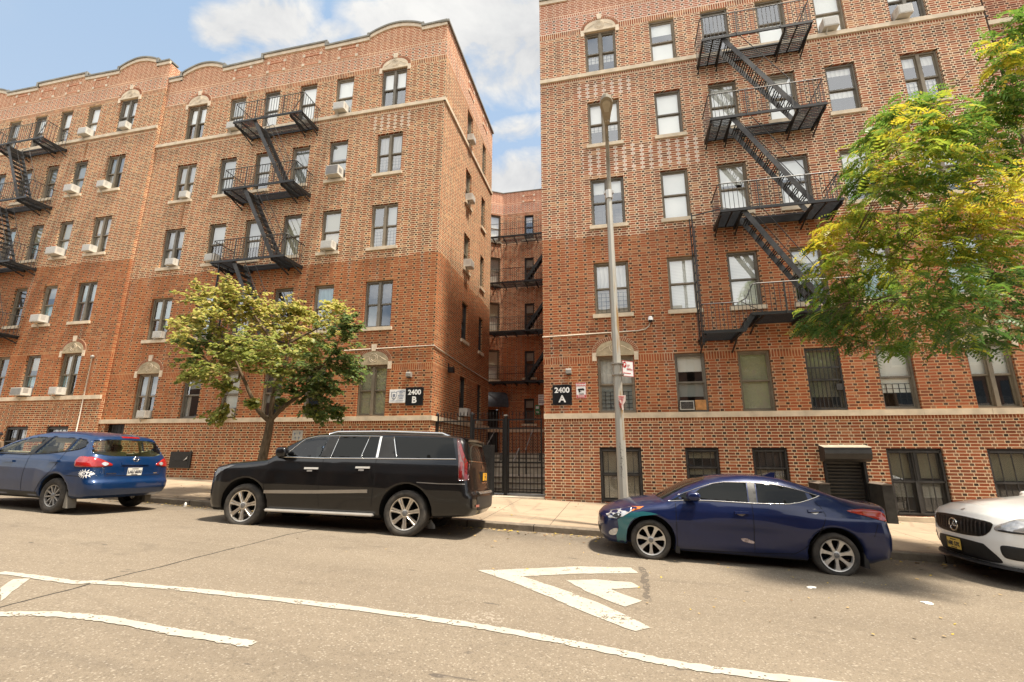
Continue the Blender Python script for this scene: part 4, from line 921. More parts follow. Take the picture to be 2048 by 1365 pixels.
# conduits and camera
PIPE = plain('conduit_grey', (.48, .42, .34), .55, .2)
e = thing('conduit', TA(-.6, 0, 3.8), 'thin grey conduit running along the 2400 A block to a dome camera', 'pipe'); m = MB()
m.tube([TA(-2.3, -.03, 3.66), TA(.75, -.03, 3.72), TA(.98, -.03, 3.76), TA(1.10, -.03, 3.86), TA(1.14, -.05, 4.0)], .022, 6); m.build('pipe', PIPE, e, True)
e = thing('security_camera', TA(1.15, 0, 4.0), 'white dome camera on the wall right of the lamppost', 'camera'); m = MB(); m.lathe([(.0, .12), (.05, .115), (.075, .06), (.075, 0.), (.085, -.01)], 14, lambda x, y, h: TA(1.15+x, -.10+y, 4.03+h)); m.build('housing', SWHT, e, True)
m = MB(); m.lathe([(.068, -.01), (.06, -.05), (.03, -.075), (0, -.08)], 12, lambda x, y, h: TA(1.15+x, -.10+y, 4.03+h)); m.build('dome', SBLK, e, True)
e = thing('conduit', TB(-7.6, 0, 3.6), 'thin grey conduit turning round the corner of the 2400 B block', 'pipe'); m = MB()
m.tube([TB(-9.6, -.03, 3.52), TB(-6.2, -.03, 3.56), (XS+.03, D-.03, 3.56), (XS+.03, D+.4, 3.52), (XS+.03, 18.6, 3.40), (XS+.03, YE, 3.34)], .02, 6); m.build('pipe', PIPE, e, True)
e = thing('vent_pipe', TL(-21.0, 0, -.8), 'thin white vent pipe rising up the left block behind the blue car', 'pipe'); m = MB(); m.tube([TL(-21.06, -.05, -.7), TL(-21.06, -.05, 3.70)], .020, 6); m.build('pipe', plain('pipe_white', (.66, .60, .52), .6), e, True); m = MB(); m.lathe([(0, .12), (.06, .10), (.07, .0), (.03, -.02)], 8, lambda x, y, h: TL(-21.06+x, -.05+y, 3.68+h)); m.build('cap', LAMPG, e, True)
e = thing('floodlight', TS(16.3, 0, 3.0), 'small black floodlight on the courtyard flank of the 2400 B block', 'lamp'); m = MB(); m.box(16.22, 16.40, -.22, -.02, 2.85, 3.05, T=TS); m.build('housing', IRON, e); m = MB(); m.box(16.26, 16.36, -.02, -.001, 2.90, 3.2, T=TS); m.build('bracket', IRON, e)
# ------------------------------------------------------------------ courtyard: steps, gate, fence, signs, awning
YG = 15.3
e = thing('stone_steps', (-4.2, 16.6, -1.4), 'worn steps climbing to the courtyard behind the iron gate', 'steps')
prof = [(15.75, -1.37)]; zz = -1.37
for y in (15.75, 16.07, 16.39): zz += .17; prof += [(y, zz)]; prof += [(y+.32, zz)]
prof += [(18.35, zz)]
zz += .28; prof += [(18.35, zz), (18.7, zz)]
for y in (18.7, 19.02, 19.34): zz += (-.10+.59)/3; prof += [(y, zz), (y+.32, zz)]
prof += [(20.1, zz)]
m = MB()
for (a, b), (c, d_2) in zip(prof[:-1], prof[1:]): m.quad((-6.1, a, b), (-2.3, a, b), (-2.3, c, d_2), (-6.1, c, d_2))
m.build('flight', CONC, e)
m = MB()
for (a, b), (c, d_2) in zip(prof[:-1], prof[1:]):
    if a == c: m = MB(); m.box(-6.09, -2.31, a-.018, a-.002, d_2-.05, d_2+.004); m.build('nosing', DARKC, e)
m = MB(); m.box(-6.1, -2.3, 14.75, 15.75, -2., -1.375); tag(m.build('gate_threshold', CONC), kind='structure')
RAILM = plain('rail_grey', (.34, .32, .29), .5, .4)
for x, lab in ((-3.55, 'grey handrail on the courtyard steps right of the gate post'), (-5.2, 'grey handrail on the courtyard steps behind the black box')):
    e = thing('handrail', (x, 16.0, -1.3), lab, 'handrail', 'handrails on the courtyard steps'); m = MB()
    for (y0, z0, y1, z1) in ((15.9, -.42, 17.0, .10), (18.2, .05, 19.8, .86)): m.tube([(x, y0, z0), (x, y1, z1)], .022, 6)
    m.build('rail', RAILM, e); m = MB()
    for (y, z0, z1) in ((15.95, -1.25, -.40), (16.95, -.9, .08), (18.3, -.85, .10), (19.7, -.1, .80)): m.bar((x, y, z0), (x, y, z1), .03)
    m.build('post', IRON, e)
e = thing('iron_fence', (-5.4, YG, -1.4), 'black iron fence with spear tips left of the courtyard gate', 'fence'); m = MB()
for i in range(11):
    x = -6.06+i*.118
    m.bar((x, YG, -1.36), (x, YG, 1.16), .018)
    m.lathe([(.004, .15), (.020, .06), (.012, 0.)], 5, lambda a, b, h, x=x: (x+a, YG+b, 1.16+h))
m.build('picket', IRON, e)
m = MB()
for z in (-1.20, .10, .98): m.box(-6.10, -4.87, YG-.02, YG+.02, z-.02, z+.02)
m.build('rail', IRON, e)
m = MB()
for x in (-6.07, -4.83): m.box(x-.045, x+.045, YG-.045, YG+.045, -1.38, 1.20); m.lathe([(.07, 0), (.06, .05), (0, .09)], 4, lambda a, b, h, x=x: (x+a, YG+b, 1.20+h))
m.build('post', IRON, e)
def gate(x0, x1, label):
    e = thing('iron_gate', ((x0+x1)/2, YG, -1.38), label, 'gate', 'courtyard gate leaves'); m = MB(); n = int((x1-x0)/.118)
    for i in range(n+1):
        x = x0+.05+(x1-x0-.1)*i/n; m.bar((x, YG, -1.30), (x, YG, .78), .018); m.bar((x, YG, .78), (x, YG, 1.16), .015)
        m.lathe([(.004, .14), (.020, .06), (.012, 0.)], 5, lambda a, b, h, x=x: (x+a, YG+b, 1.16+h))
    m.build('picket', IRON, e); m = MB()
    for z in (-1.27, -.35, .74, 1.02): m.box(x0+.02, x1-.02, YG-.022, YG+.022, z-.022, z+.022)
    for x in (x0+.03, x1-.03): m.box(x-.022, x+.022, YG-.024, YG+.024, -1.32, 1.05)
    m.build('frame', IRON, e); m = MB(); m.box(x1-.12, x1-.06, YG-.06, YG-.025, -.30, -.05); m.bar((x1-.09, YG-.06, -.1), (x1-.09, YG-.16, -.1), .03); m.build('lock', IRON2, e)
gate(-4.78, -3.70, 'left leaf of the courtyard gate, partly behind the black box')
gate(-3.58, -2.42, 'right leaf of the courtyard gate, against the 2400 A block')
e = thing('gate_post', (-3.64, YG, -1.38), 'thick black post between the two gate leaves', 'post'); m = MB(); m.box(-3.69, -3.59, YG-.05, YG+.05, -1.38, 1.14); m.build('post', IRON, e); m = MB(); m.prism([(-3.71, 1.14), (-3.57, 1.14), (-3.59, 1.19), (-3.69, 1.19)], (YG-.07, YG+.07), lambda a, b, c: (a, c, b)); m.build('cap', LAMPG, e)
e = thing('utility_box', (-4.28, 14.98, -1.38), 'tall black metal box standing in front of the gate beside the black car', 'box'); m = MB(); m.box(-4.56, -3.98, 14.70, 15.18, -1.38, .20); m.build('casing', plain('box_black', (.016, .016, .016), .45, var=.5, scale=12), e); m = MB(); m.box(-4.52, -4.02, 14.685, 14.70, -1.15, .12); m.box(-4.12, -4.08, 14.66, 14.685, -.45, -.30); m.build('door', IRON, e)
e = thing('yard_sign', (-4.8, YR-.1, 2.3), 'small green sign low on the rear wall of the courtyard', 'sign'); m = MB(); m.box(-4.86, -4.58, YR-.10, YR-.08, 2.15, 2.74); m.build('board', SGRN, e); m = MB(); m.box(-4.82, -4.62, YR-.104, YR-.10, 2.5, 2.66); m.prism([(-4.80, 2.36), (-4.66, 2.36), (-4.64, 2.28), (-4.70, 2.22), (-4.78, 2.26)], (YR-.106, YR-.10), lambda a, b, c: (a, c, b)); m.build('pictogram', SWHT, e)
e = thing('yard_sign', (-4.45, YR-.12, 3.0), 'white notice on the rear wall of the courtyard, above the green sign', 'sign'); m = MB(); m.box(-4.66, -4.16, YR-.12, YR-.10, 2.72, 3.36); m.build('board', SWHT, e); m = MB()
for i in range(4):
    k = -4.62
    while k < -4.2: g_w = .03+rnd.random()*.05; m.box(k, min(k+g_w, -4.2), YR-.124, YR-.12, 3.24-i*.13, 3.30-i*.13-(.02 if i < 3 else -.03)); k += g_w+.02
m.build('lettering', SGRY, e)
AWN = plain('awning_grey', (.055, .06, .07), .7, var=.3)
e = thing('awning', (-7.9, 26.9, 2.6), 'dark rounded awning over the courtyard door', 'awning'); m = MB()
q = [(0, 0), (-.30, .02), (-.72, .22), (-.95, .55), (-1.0, .95)]
q = [(-1.05, .0)]+[(-1.05*math.cos(t), 1.05*math.sin(t)) for t in rng(0, math.pi/2, 10)]+[(0, 0)]
m.prism(q, (.0, 1.35), lambda d, z, u: TK(u-.15, d*.9, 2.72+z*.8)); m.build('canopy', AWN, e); m = MB(); m.prism([(-1.06, 0), (-1.06, -.16), (-1.03, -.16), (-1.03, 0)], (0., 1.35), lambda d, z, u: TK(u-.15, d*.9, 2.72+z)); m.build('valance', AWN, e)
# ------------------------------------------------------------------ street lamp
LX_, LY_ = .04, 10.7; zb = zwalk(LX_, LY_)
STEEL = Mat('lamppost_paint'); (x, y, z), v = STEEL.pos(); n_ = STEEL.noise(v, 2.5, 5, .6); c = STEEL.mix(n_, (.37, .365, .33), (.50, .47, .40))
c = STEEL.mix(STEEL.noise(STEEL.xyz(x*9, y*9, z*.9), 1.4, 4).step(.50, .60)*x.step(.0, .05)*z.gt(1.8)*z.lt(6.5), c, (.36, .22, .09)); STEEL = STEEL.bsdf(c, .55, .35)
e = thing('street_lamp', (LX_, LY_, zb), 'tall octagonal steel lamppost with a cobra head, behind the blue sedan', 'street lamp'); m = MB()
m.tube([(LX_, LY_, zb), (LX_, LY_, zb+.9), (LX_, LY_, 6.15)], [.112, .106, .068], 8); m.build('pole', STEEL, e)
m = MB(); m.tube([(LX_, LY_, 6.10), (LX_, LY_, 6.32)], .095, 8); m.box(LX_-.12, LX_+.12, LY_-.03, LY_+.03, 6.25, 6.31); m.build('collar', plain('collar_steel', (.5, .48, .44), .4, .5), e)
GALV = plain('arm_steel', (.30, .27, .215), .5, .5, var=.2)
m = MB(); arm = smooth_poly([(10.7, 6.2), (10.66, 6.65), (10.5, 7.05), (10.15, 7.45), (9.75, 7.59)], 6, False); m.tube([(LX_+.02, y, z) for y, z in arm], [.055-.018*i/len(arm) for i in range(len(arm))], 8); m.build('arm', GALV, e, True)
head = MB(); hp = [(-.06, .0), (-.085, .18), (-.11, .34), (-.15, .52), (-.155, .62), (-.12, .74), (-.05, .80), (0, .81)]
out = hp+[(-a, b) for a, b in reversed(hp[:-1])]; hy0 = 9.82
T_ = lambda a, b, c: (LX_+.035+a*.92, hy0-b, 7.56+.12*b+c)
head.prism(out, (-.02, .05), T_); head.prism([(a*.8, .05+b*.9) for a, b in out], (.05, .10), T_); ho = head.build('lamp_head', plain('lamp_head_tan', (.33, .29, .22), .5, .2), e)
m = MB(); m.prism([(a*.62, .30+b*.52) for a, b in out if b > .1], (-.032, -.021), T_); m.build('lens', plain('lamp_lens', (.46, .42, .33), .3), ho)
m = MB()
for s in (-.03, .03): m.lathe([(.014, 0), (.014, -.03), (0, -.03)], 6, lambda a, b, h, s=s: T_(s+a, .14+b, -.02+h))
m.build('bolt', plain('bolt_light', (.6, .58, .52), .4, .4), ho)
m = MB(); m.box(LX_-.06, LX_+.06, LY_-.128, LY_-.112, .05, .42)
gz = -.55
for i in range(26): a = rnd.uniform(-.05, .05); m.bar((LX_+a, LY_-.122, gz+i*.035), (LX_+rnd.uniform(-.06, .06), LY_-.121, gz+i*.035+rnd.uniform(-.03, .05)), .012, .006)
m = MB()
for i in range(24): a = rnd.uniform(-.045, .045); z_ = -.55+i*.03; m.bar((LX_+a, LY_-.117, z_), (LX_+rnd.uniform(-.05, .05), LY_-.116, z_+rnd.uniform(-.03, .05)), .010, .005)
m.build('graffiti', plain('marker_black', (.03, .03, .035), .6), e)
# parking sign clamped to the pole, and a torn paper sticker below it
e = thing('parking_sign', (.24, LY_-.10, 1.65), 'white parking sign with red print clamped to the lamppost', 'sign')
SG = lambda a, b, c: (LX_+.115+a*.82+c*.27, LY_-.02+a*.24-c*.96, 1.66+b*.85-a*.07)
m = MB(); m.prism([(0, 0), (.30, 0), (.30, .42), (0, .42)], (-.006, .0), SG); m.build('board', SWHT, e)
m = MB()
for a0, a1, b0, b1 in ((.0, .30, .0, .012), (.0, .30, .408, .42), (0, .012, .012, .408), (.288, .30, .012, .408), (.04, .22, .075, .095), (.03, .04, .06, .11), (.13, .20, .30, .315), (.13, .18, .26, .272), (.12, .27, .175, .195), (.12, .22, .21, .22)): m.prism([(a0, b0), (a1, b0), (a1, b1), (a0, b1)], (.001, .003), SG)
m.prism([(.065+.05*math.cos(t), .31+.085*math.sin(t)) for t in rng(0, 2*math.pi, 14)[:-1]], (.001, .003), SG); m.build('red_print', SRED, e)
m = MB(); text_mb(m, 'P', .10, lambda x, y: SG(.065+x, .275+y, .005), bold=.004); m.build('lettering', SWHT, e)
m = MB(); m.box(LX_-.12, LX_+.14, LY_-.12, LY_+.12, 1.93, 1.95); m.box(LX_-.12, LX_+.14, LY_-.12, LY_+.12, 1.68, 1.70); m.build('clamp', LAMPG, e)
e = thing('paper_sticker', (LX_+.1, LY_-.13, .9), 'torn red and white sticker wrapped round the lamppost below the parking sign', 'sticker')
SK = lambda a, b, c: (LX_+.05+a*.75, LY_-.116-c+max(0, a-.02)*.5, .92+b*.72); m = MB(); m.prism([(-.08, .40), (.14, .42), (.13, .24), (.06, .12), (.07, -.02), (.02, -.04), (-.01, .16), (-.08, .26)], (0, .003), SK); m.build('paper', plain('sticker_paper', (.50, .40, .36), .8), e)
m = MB()
for i in range(9): m.prism([(-.07+.01*i % .03, .38-i*.042), (.10-.012*i, .385-i*.042), (.10-.012*i, .37-i*.042), (-.07+.01*i % .03, .362-i*.042)], (.004, .006), SK)
m.build('red_print', SRED, e)
# ------------------------------------------------------------------ vehicles: bodies carved from distance fields
def poly_sdf(poly, X, Z):
    P = np.array(poly, float); d = np.full(X.shape, 1e9); s = np.ones(X.shape)
    n = len(P)
    for i in range(n):
        a, b = P[i], P[(i-1) % n]; ex, ez = b-a; wx, wz = X-a[0], Z-a[1]
        t = np.clip((wx*ex+wz*ez)/(ex*ex+ez*ez+1e-12), 0, 1); bx, bz = wx-ex*t, wz-ez*t
        d = np.minimum(d, bx*bx+bz*bz)
        c1, c2, c3 = Z >= a[1], Z < b[1], ex*wz > ez*wx
        s = np.where((c1 & c2 & c3) | (~c1 & ~c2 & ~c3), -s, s)
    return s*np.sqrt(d)
def smax(a, b, r): h = np.maximum(r-np.abs(a-b), 0)/r; return np.maximum(a, b)+h*h*r*.25
def bil(F, x0, z0, h, X, Z):
    i = np.clip((X-x0)/h, 0, F.shape[0]-1.001); k = np.clip((Z-z0)/h, 0, F.shape[1]-1.001)
    i0 = i.astype(int); k0 = k.astype(int); fi = i-i0; fk = k-k0
    return (F[i0, k0]*(1-fi)+F[i0+1, k0]*fi)*(1-fk)+(F[i0, k0+1]*(1-fi)+F[i0+1, k0+1]*fi)*fk
def tril(F, o, h, p):
    q = (p-o)/h; q = np.clip(q, 0, np.array(F.shape)-1.001); i = q.astype(int); f = q-i; r = 0
    for a in (0, 1):
        for b in (0, 1):
            for c in (0, 1):
                wgt = (f[:, 0] if a else 1-f[:, 0])*(f[:, 1] if b else 1-f[:, 1])*(f[:, 2] if c else 1-f[:, 2])
                r = r+wgt*F[i[:, 0]+a, i[:, 1]+b, i[:, 2]+c]
    return r
def surface_nets(F, o, h):
    s = F < 0; sh = np.array(F.shape)-1
    cs = [(a, b, c) for a in (0, 1) for b in (0, 1) for c in (0, 1)]
    sl = lambda A, a, b, c: A[a:a+sh[0], b:b+sh[1], c:c+sh[2]]
    cnt = sum(sl(s, *c).astype(int) for c in cs); mask = (cnt > 0) & (cnt < 8)
    ix = np.argwhere(mask); idx = -np.ones(sh, int); idx[mask] = np.arange(len(ix))
    acc = np.zeros((len(ix), 3)); num = np.zeros(len(ix))
    for a in cs:
        for ax in range(3):
            if a[ax]: continue
            b = list(a); b[ax] = 1
            fa = F[ix[:, 0]+a[0], ix[:, 1]+a[1], ix[:, 2]+a[2]]; fb = F[ix[:, 0]+b[0], ix[:, 1]+b[1], ix[:, 2]+b[2]]
            m = (fa < 0) != (fb < 0); t = np.where(m, fa/(fa-fb+1e-20), 0)
            p = np.array(a, float)[None].repeat(len(ix), 0); p[:, ax] += t
            acc[m] += p[m]; num[m] += 1
    v = (ix+acc/num[:, None])*h+o
    faces = []
    for ax in range(3):
        b, c = (ax+1) % 3, (ax+2) % 3
        s1 = [slice(None)]*3; s2 = [slice(None)]*3; s1[ax] = slice(0, -1); s2[ax] = slice(1, None)
        ch = s[tuple(s1)] != s[tuple(s2)]; q = np.argwhere(ch)
        ok = (q[:, b] > 0) & (q[:, c] > 0) & (q[:, b] < sh[b]) & (q[:, c] < sh[c]); q = q[ok]
        flip = s[tuple(q.T)]
        def at(db, dc): r = q.copy(); r[:, b] += db; r[:, c] += dc; return idx[tuple(r.T)]
        f = np.stack([at(-1, -1), at(0, -1), at(0, 0), at(-1, 0)], 1); f[~flip] = f[~flip][:, ::-1]
        faces.append(f)
    return v, np.concatenate(faces)
class Vehicle:
    def __init__(s, name, loc, rot, label, spec):
        s.root = thing(name, loc, label, 'car', rot=rot); s.sp = spec; h = s.h = .026; W = spec['W']
        sil = np.array(spec['sil']); x0, x1 = sil[:, 0].min()-.14, sil[:, 0].max()+.14; z0, z1 = sil[:, 1].min()-.08, sil[:, 1].max()+.12
        xs = np.arange(x0, x1, h); ys = np.arange(-W-.12, W+.12+h, h); zs = np.arange(z0, z1, h)
        ys = ys-(ys[0]+ys[-1])/2
        s.o = np.array([xs[0], ys[0], zs[0]]); s.xs, s.ys, s.zs = xs, ys, zs
        X2, Z2 = np.meshgrid(xs, zs, indexing='ij'); T2 = poly_sdf(spec['sil'], X2, Z2)
        sec = np.array(spec['sec']); plan = np.array(spec['plan']); gp = np.array(spec.get('gplan', spec['plan']))
        X, Y, Z = np.meshgrid(xs, ys, zs, indexing='ij')
        bz = np.clip((Z2-spec['belt'])/.25+.5, 0, 1)
        Wt = np.interp(Z2, sec[:, 0], sec[:, 1])*(np.interp(X2, plan[:, 0], plan[:, 1])*(1-bz)+np.interp(X2, gp[:, 0], gp[:, 1])*bz)
        for (fx0, fx1, zc, zw, amt) in spec.get('flare', []):                    # bulges over the wheels / hollows in the doors
            Wt = Wt+amt*np.clip(1-((X2-(fx0+fx1)/2)/((fx1-fx0)/2))**2, 0, 1)*np.exp(-((Z2-zc)/zw)**2)
        xm = (sil[:, 0].min()+sil[:, 0].max())/2; L2 = (sil[:, 0].max()-sil[:, 0].min())/2
        r2 = (Y/W)**2
        wf = np.clip((xm-X)/L2, 0, 1)**1.3; wr = np.clip((X-xm)/L2, 0, 1)**1.3
        Xp = X-spec['bowf']*r2*(.35+.65*np.abs(Y/W)**2)*wf+spec['bowr']*r2*(.35+.65*np.abs(Y/W)**2)*wr
        Zp = Z+spec['crown']*r2*np.clip((Z-spec.get('crownz', .6))/.3, 0, 1)
        d1 = bil(T2, xs[0], zs[0], h, Xp, Zp)
        gz = np.gradient(Wt, h, axis=1); gx = np.gradient(Wt, h, axis=0); k = 1/np.sqrt(1+np.clip(gz**2+gx**2, 0, 9))
        f = smax(d1, (np.abs(Y)-Wt[:, None, :])*k[:, None, :], spec.get('round', .10))
        s.F0 = f.copy()
        for (a, b, c, d, e, g) in spec.get('dents', []):                       # box hollows: x, |y|, z ranges
            q = np.maximum.reduce([a-X, X-b, c-np.abs(Y), np.abs(Y)-d, e-Z, Z-g]); f = smax(f, -q, .05)
        R = spec['arch']
        for xw, zw in spec['wheels']:
            cyl = np.maximum(np.sqrt((X-xw)**2+(Z-zw)**2)-R, (W-.40)-np.abs(Y)); f = np.maximum(f, -cyl)
        if spec.get('cabin'):
            a, b, zc = spec['cabin']; cav = np.maximum.reduce([s.F0+.075, zc-Z, a-X, X-b]); f = np.maximum(f, -cav)
            for poly in spec['holes']:
                q = poly_sdf(poly, X2, Z2)[:, None, :]+0*Y; f = np.maximum(f, -np.maximum(q, zc-Z))
            for poly, xa in spec.get('rear_holes', []):
                Y3, Z3 = np.meshgrid(ys, zs, indexing='ij'); q = poly_sdf(poly, Y3, Z3)[None]+0*X; f = np.maximum(f, -np.maximum(q, xa-X))
            for poly, xb in spec.get('front_holes', []):
                Y3, Z3 = np.meshgrid(ys, zs, indexing='ij'); q = poly_sdf(poly, Y3, Z3)[None]+0*X; f = np.maximum(f, -np.maximum(q, X-xb))
        s.F = f
        v, q = surface_nets(f, s.o, h)
        G = [np.gradient(f, h, axis=i) for i in range(3)]
        for _ in range(2):
            fv = tril(f, s.o, h, v); g = np.stack([tril(a, s.o, h, v) for a in G], 1); n2 = np.maximum((g**2).sum(1), .3)
            v = v-np.clip(fv/n2, -.5*h, .5*h)[:, None]*g
        c = v[q].mean(1); mi = np.zeros(len(q), int)
        inner = tril(s.F0, s.o, h, c) < -.045; under = c[:, 2] < spec.get('sill', .24)
        mi[under] = 1; mi[inner] = 1
        if spec.get('cabin'): mi[inner & (c[:, 2] > spec['cabin'][2]-.03)] = 2
        me = bpy.data.meshes.new('body'); me.from_pydata(v.tolist(), [], q.tolist())
        for m in (spec['paint'], UNDER, spec.get('trim', CABIN)): me.materials.append(m)
        me.polygons.foreach_set('material_index', mi.tolist()); me.polygons.foreach_set('use_smooth', [True]*len(q)); me.update()
        g = np.stack([tril(a, s.o, h, v) for a in G], 1); s.v, s.q, s.vn = v, q, g/np.maximum(np.linalg.norm(g, axis=1), 1e-6)[:, None]
        s.body = bpy.data.objects.new('body', me); COL.objects.link(s.body); s.body.parent = s.root; WORLD[s.body.name] = WORLD[s.root.name]
    # surface look-ups on the uncarved body: where does the skin lie along an axis
    def hit(s, axis, A, B, sign):
        F = s.F0; o, h = s.o, s.h; n = F.shape[axis]
        oth = [i for i in range(3) if i != axis]
        a = np.clip((np.array(A)-o[oth[0]])/h, 0, F.shape[oth[0]]-1.001); b = np.clip((np.array(B)-o[oth[1]])/h, 0, F.shape[oth[1]]-1.001)
        a0, b0 = a.astype(int), b.astype(int); fa, fb = (a-a0)[:, None], (b-b0)[:, None]
        G = np.moveaxis(F, axis, 2)
        col = (G[a0, b0]*(1-fa)+G[a0+1, b0]*fa)*(1-fb)+(G[a0, b0+1]*(1-fa)+G[a0+1, b0+1]*fa)*fb
        if sign > 0: col = col[:, ::-1]
        ins = col < 0; k = ins.argmax(1); ok = ins.any(1); k = np.maximum(k, 1); r = np.arange(len(k))
        f0, f1 = col[r, k-1], col[r, k]; t = k-1+np.where(np.abs(f0-f1) > 1e-9, f0/(f0-f1+1e-12), 0)
        t[~ok] = np.nanmedian(t[ok]) if ok.any() else 0
        if sign > 0: t = n-1-t
        return o[axis]+t*h
    def patch(s, name, poly, mat, axis=1, sign=-1, off=.004, parent=None, step=.05, holes=(), thick=0., smooth=True):
        """a skin panel: polygon in the plane across `axis`, laid on the body at `off` above its surface"""
        pts = []; edges = []
        def ring(P):
            i0 = len(pts); R = []
            for i in range(len(P)):
                a, b = Vector(P[i]), Vector(P[(i+1) % len(P)]); n = max(1, int((b-a).length/step))
                R += [a.lerp(b, k/n) for k in range(n)]
            pts.extend(R); edges.extend([(i0+i, i0+(i+1) % len(R)) for i in range(len(R))]); return R
        out = ring(poly)
        for hq in holes: ring(hq)
        xs = [p[0] for p in poly]; zs = [p[1] for p in poly]
        def inside(P, x, z):
            r = False
            for i in range(len(P)):
                a, b = P[i], P[i-1]
                if (a[1] > z) != (b[1] > z) and x < (b[0]-a[0])*(z-a[1])/(b[1]-a[1])+a[0]: r = not r
            return r
        nb = len(pts); x = min(xs)+step*.5
        while x < max(xs):
            z = min(zs)+step*.5
            while z < max(zs):
                if inside(poly, x, z) and not any(inside(q, x, z) for q in holes) and min((Vector((x, z))-p).length for p in pts[:nb]) > step*.35: pts.append(Vector((x, z)))
                z += step
            x += step
        V2, E2, F2, *_ = delaunay_2d_cdt([Vector(p) for p in pts], edges, [], 0, 1e-6)
        F2 = [f for f in F2 if (lambda c: inside(poly, c.x, c.y) and not any(inside(q, c.x, c.y) for q in holes))(sum((V2[i] for i in f), Vector((0, 0)))/len(f))]
        A = np.array([v.x for v in V2]); B = np.array([v.y for v in V2]); C = s.hit(axis, A, B, sign)+sign*off
        mk = {0: lambda a, b, c: (c, a, b), 1: lambda a, b, c: (a, c, b), 2: lambda a, b, c: (a, b, c)}[axis]
        mb = MB(); mb.v = [mk(a, b, c) for a, b, c in zip(A.tolist(), B.tolist(), C.tolist())]
        for f in F2: mb.f.append(tuple(f)); mb.mi.append(0)
        if thick:
            e = {}
            for f in F2:
                for i in range(len(f)): k = (f[i], f[(i+1) % len(f)]); e[k] = 1
            n = len(mb.v); mb.v += [mk(a, b, c-sign*thick) for a, b, c in zip(A.tolist(), B.tolist(), C.tolist())]
            for (a, b) in list(e):
                if (b, a) not in e: mb.f.append((a, b, n+b, n+a)); mb.mi.append(0)
        return mb.build(name, mat, parent or s.root, smooth)
    def both(s, name, poly, mat, **k): return [s.patch(name, poly, mat, 1, sg, **k) for sg in (-1, 1)]
    def skin(s, name, pred, mat, off=.007, parent=None):
        """lamp or vent that wraps round a corner: the body's own faces where pred(x, y, z) holds, lifted by `off`"""
        c = s.v[s.q].mean(1); m = np.array([bool(pred(*p)) for p in c.tolist()]); q = s.q[m]; u, inv = np.unique(q.ravel(), return_inverse=True); n = len(u)
        f = inv.reshape(-1, 4); b0 = s.v[u].copy(); es = set((k[i], k[(i+1) % 4]) for k in f.tolist() for i in range(4)); nb = {}
        for a, b in es:
            if (b, a) not in es: nb.setdefault(a, []).append(b); nb.setdefault(b, []).append(a)
        for _ in range(8):                                   # fair the outline
            b1 = b0.copy()
            for a, k in nb.items():
                if len(k) == 2: b1[a] = .5*b0[a]+.25*(b0[k[0]]+b0[k[1]])
            b0 = b1
        p = b0+s.vn[u]*off; p2 = b0-s.vn[u]*.01; mb = MB(); mb.v = [tuple(a) for a in p.tolist()]+[tuple(a) for a in p2.tolist()]
        e = set()
        for k in f.tolist():
            mb.f.append(tuple(k)); mb.mi.append(0)
            for i in range(4): e.add((k[i], k[(i+1) % 4]))
        for a, b in e:
            if (b, a) not in e: mb.f.append((b, a, n+a, n+b)); mb.mi.append(0)
        return mb.build(name, mat, parent or s.root, True)
    def trim(s, name, line, r, mat, axis=1, sign=-1, off=.004, parent=None):
        P = []
        for a, b in zip(line[:-1], line[1:]):
            n = max(1, int(math.dist(a, b)/.06)); P += [(a[0]+(b[0]-a[0])*k/n, a[1]+(b[1]-a[1])*k/n) for k in range(n)]
        P.append(line[-1]); C = s.hit(axis, [p[0] for p in P], [p[1] for p in P], sign)
        for _ in range(3):
            for i in range(1, len(C)-1):
                m = (C[i-1]+C[i+1])/2
                if abs(C[i]-m) > .02: C[i] = m
        mb = MB(); mb.tube([(a, c+sign*off, b) if axis == 1 else ((c+sign*off, a, b) if axis == 0 else (a, b, c+sign*off)) for (a, b), c in zip(P, C.tolist())], r, 6); return mb.build(name, mat, parent or s.root, True)
    def strip(s, name, line, wd, mat, axis=1, sign=-1, off=.006, parent=None, thick=0.):
        if name == 'window_trim' and wd < .03: return s.trim(name, line, wd/2, mat, axis, sign, off*.6, parent)
        L = [Vector(p) for p in line]; a, b = [], []
        for i, p in enumerate(L):
            d = (L[min(i+1, len(L)-1)]-L[max(i-1, 0)]).normalized(); n = Vector((-d.y, d.x))*wd/2; a.append(tuple(p+n)); b.append(tuple(p-n))
        return s.patch(name, a+b[::-1], mat, axis, sign, off, parent, step=.05, thick=thick, smooth=False)
    def wheel(s, x, side, R, rim, wd, style, zc=None, yo=None):
        zc = zc or R; y0 = (yo or s.sp['W']-.03)*side; T = lambda a, b, c: (x+a, y0-side*c, zc+b)
        hub = MB(); hub.lathe([(rim*.52, .11), (rim*.52, .125), (0, .125)], 20, T); hub.lathe([(.0, .06), (rim*.22, .06), (rim*.22, .12)], 14, T); w_o = hub.build('wheel', BRAKE, s.root, True)
        t = MB(); q = wd
        prof = [(rim*.985, .03), (rim*1.03, .012), (rim*1.10, .004), ((R+rim)/2, -.002), (R*.955, .012), (R*.99, .035), (R, .06), (R, q-.06), (R*.99, q-.035), (R*.95, q-.01), ((R+rim)/2, q), (rim, q-.03)]
        t.lathe(prof, 44, T, closed=False)
        t.build('tyre', TYRE, w_o, True)
        r = MB(); r.lathe([(rim*1.0, .028), (rim*.985, .010), (rim*.93, .016), (rim*.90, .05)], 44, T)
        n, kind, mat = style
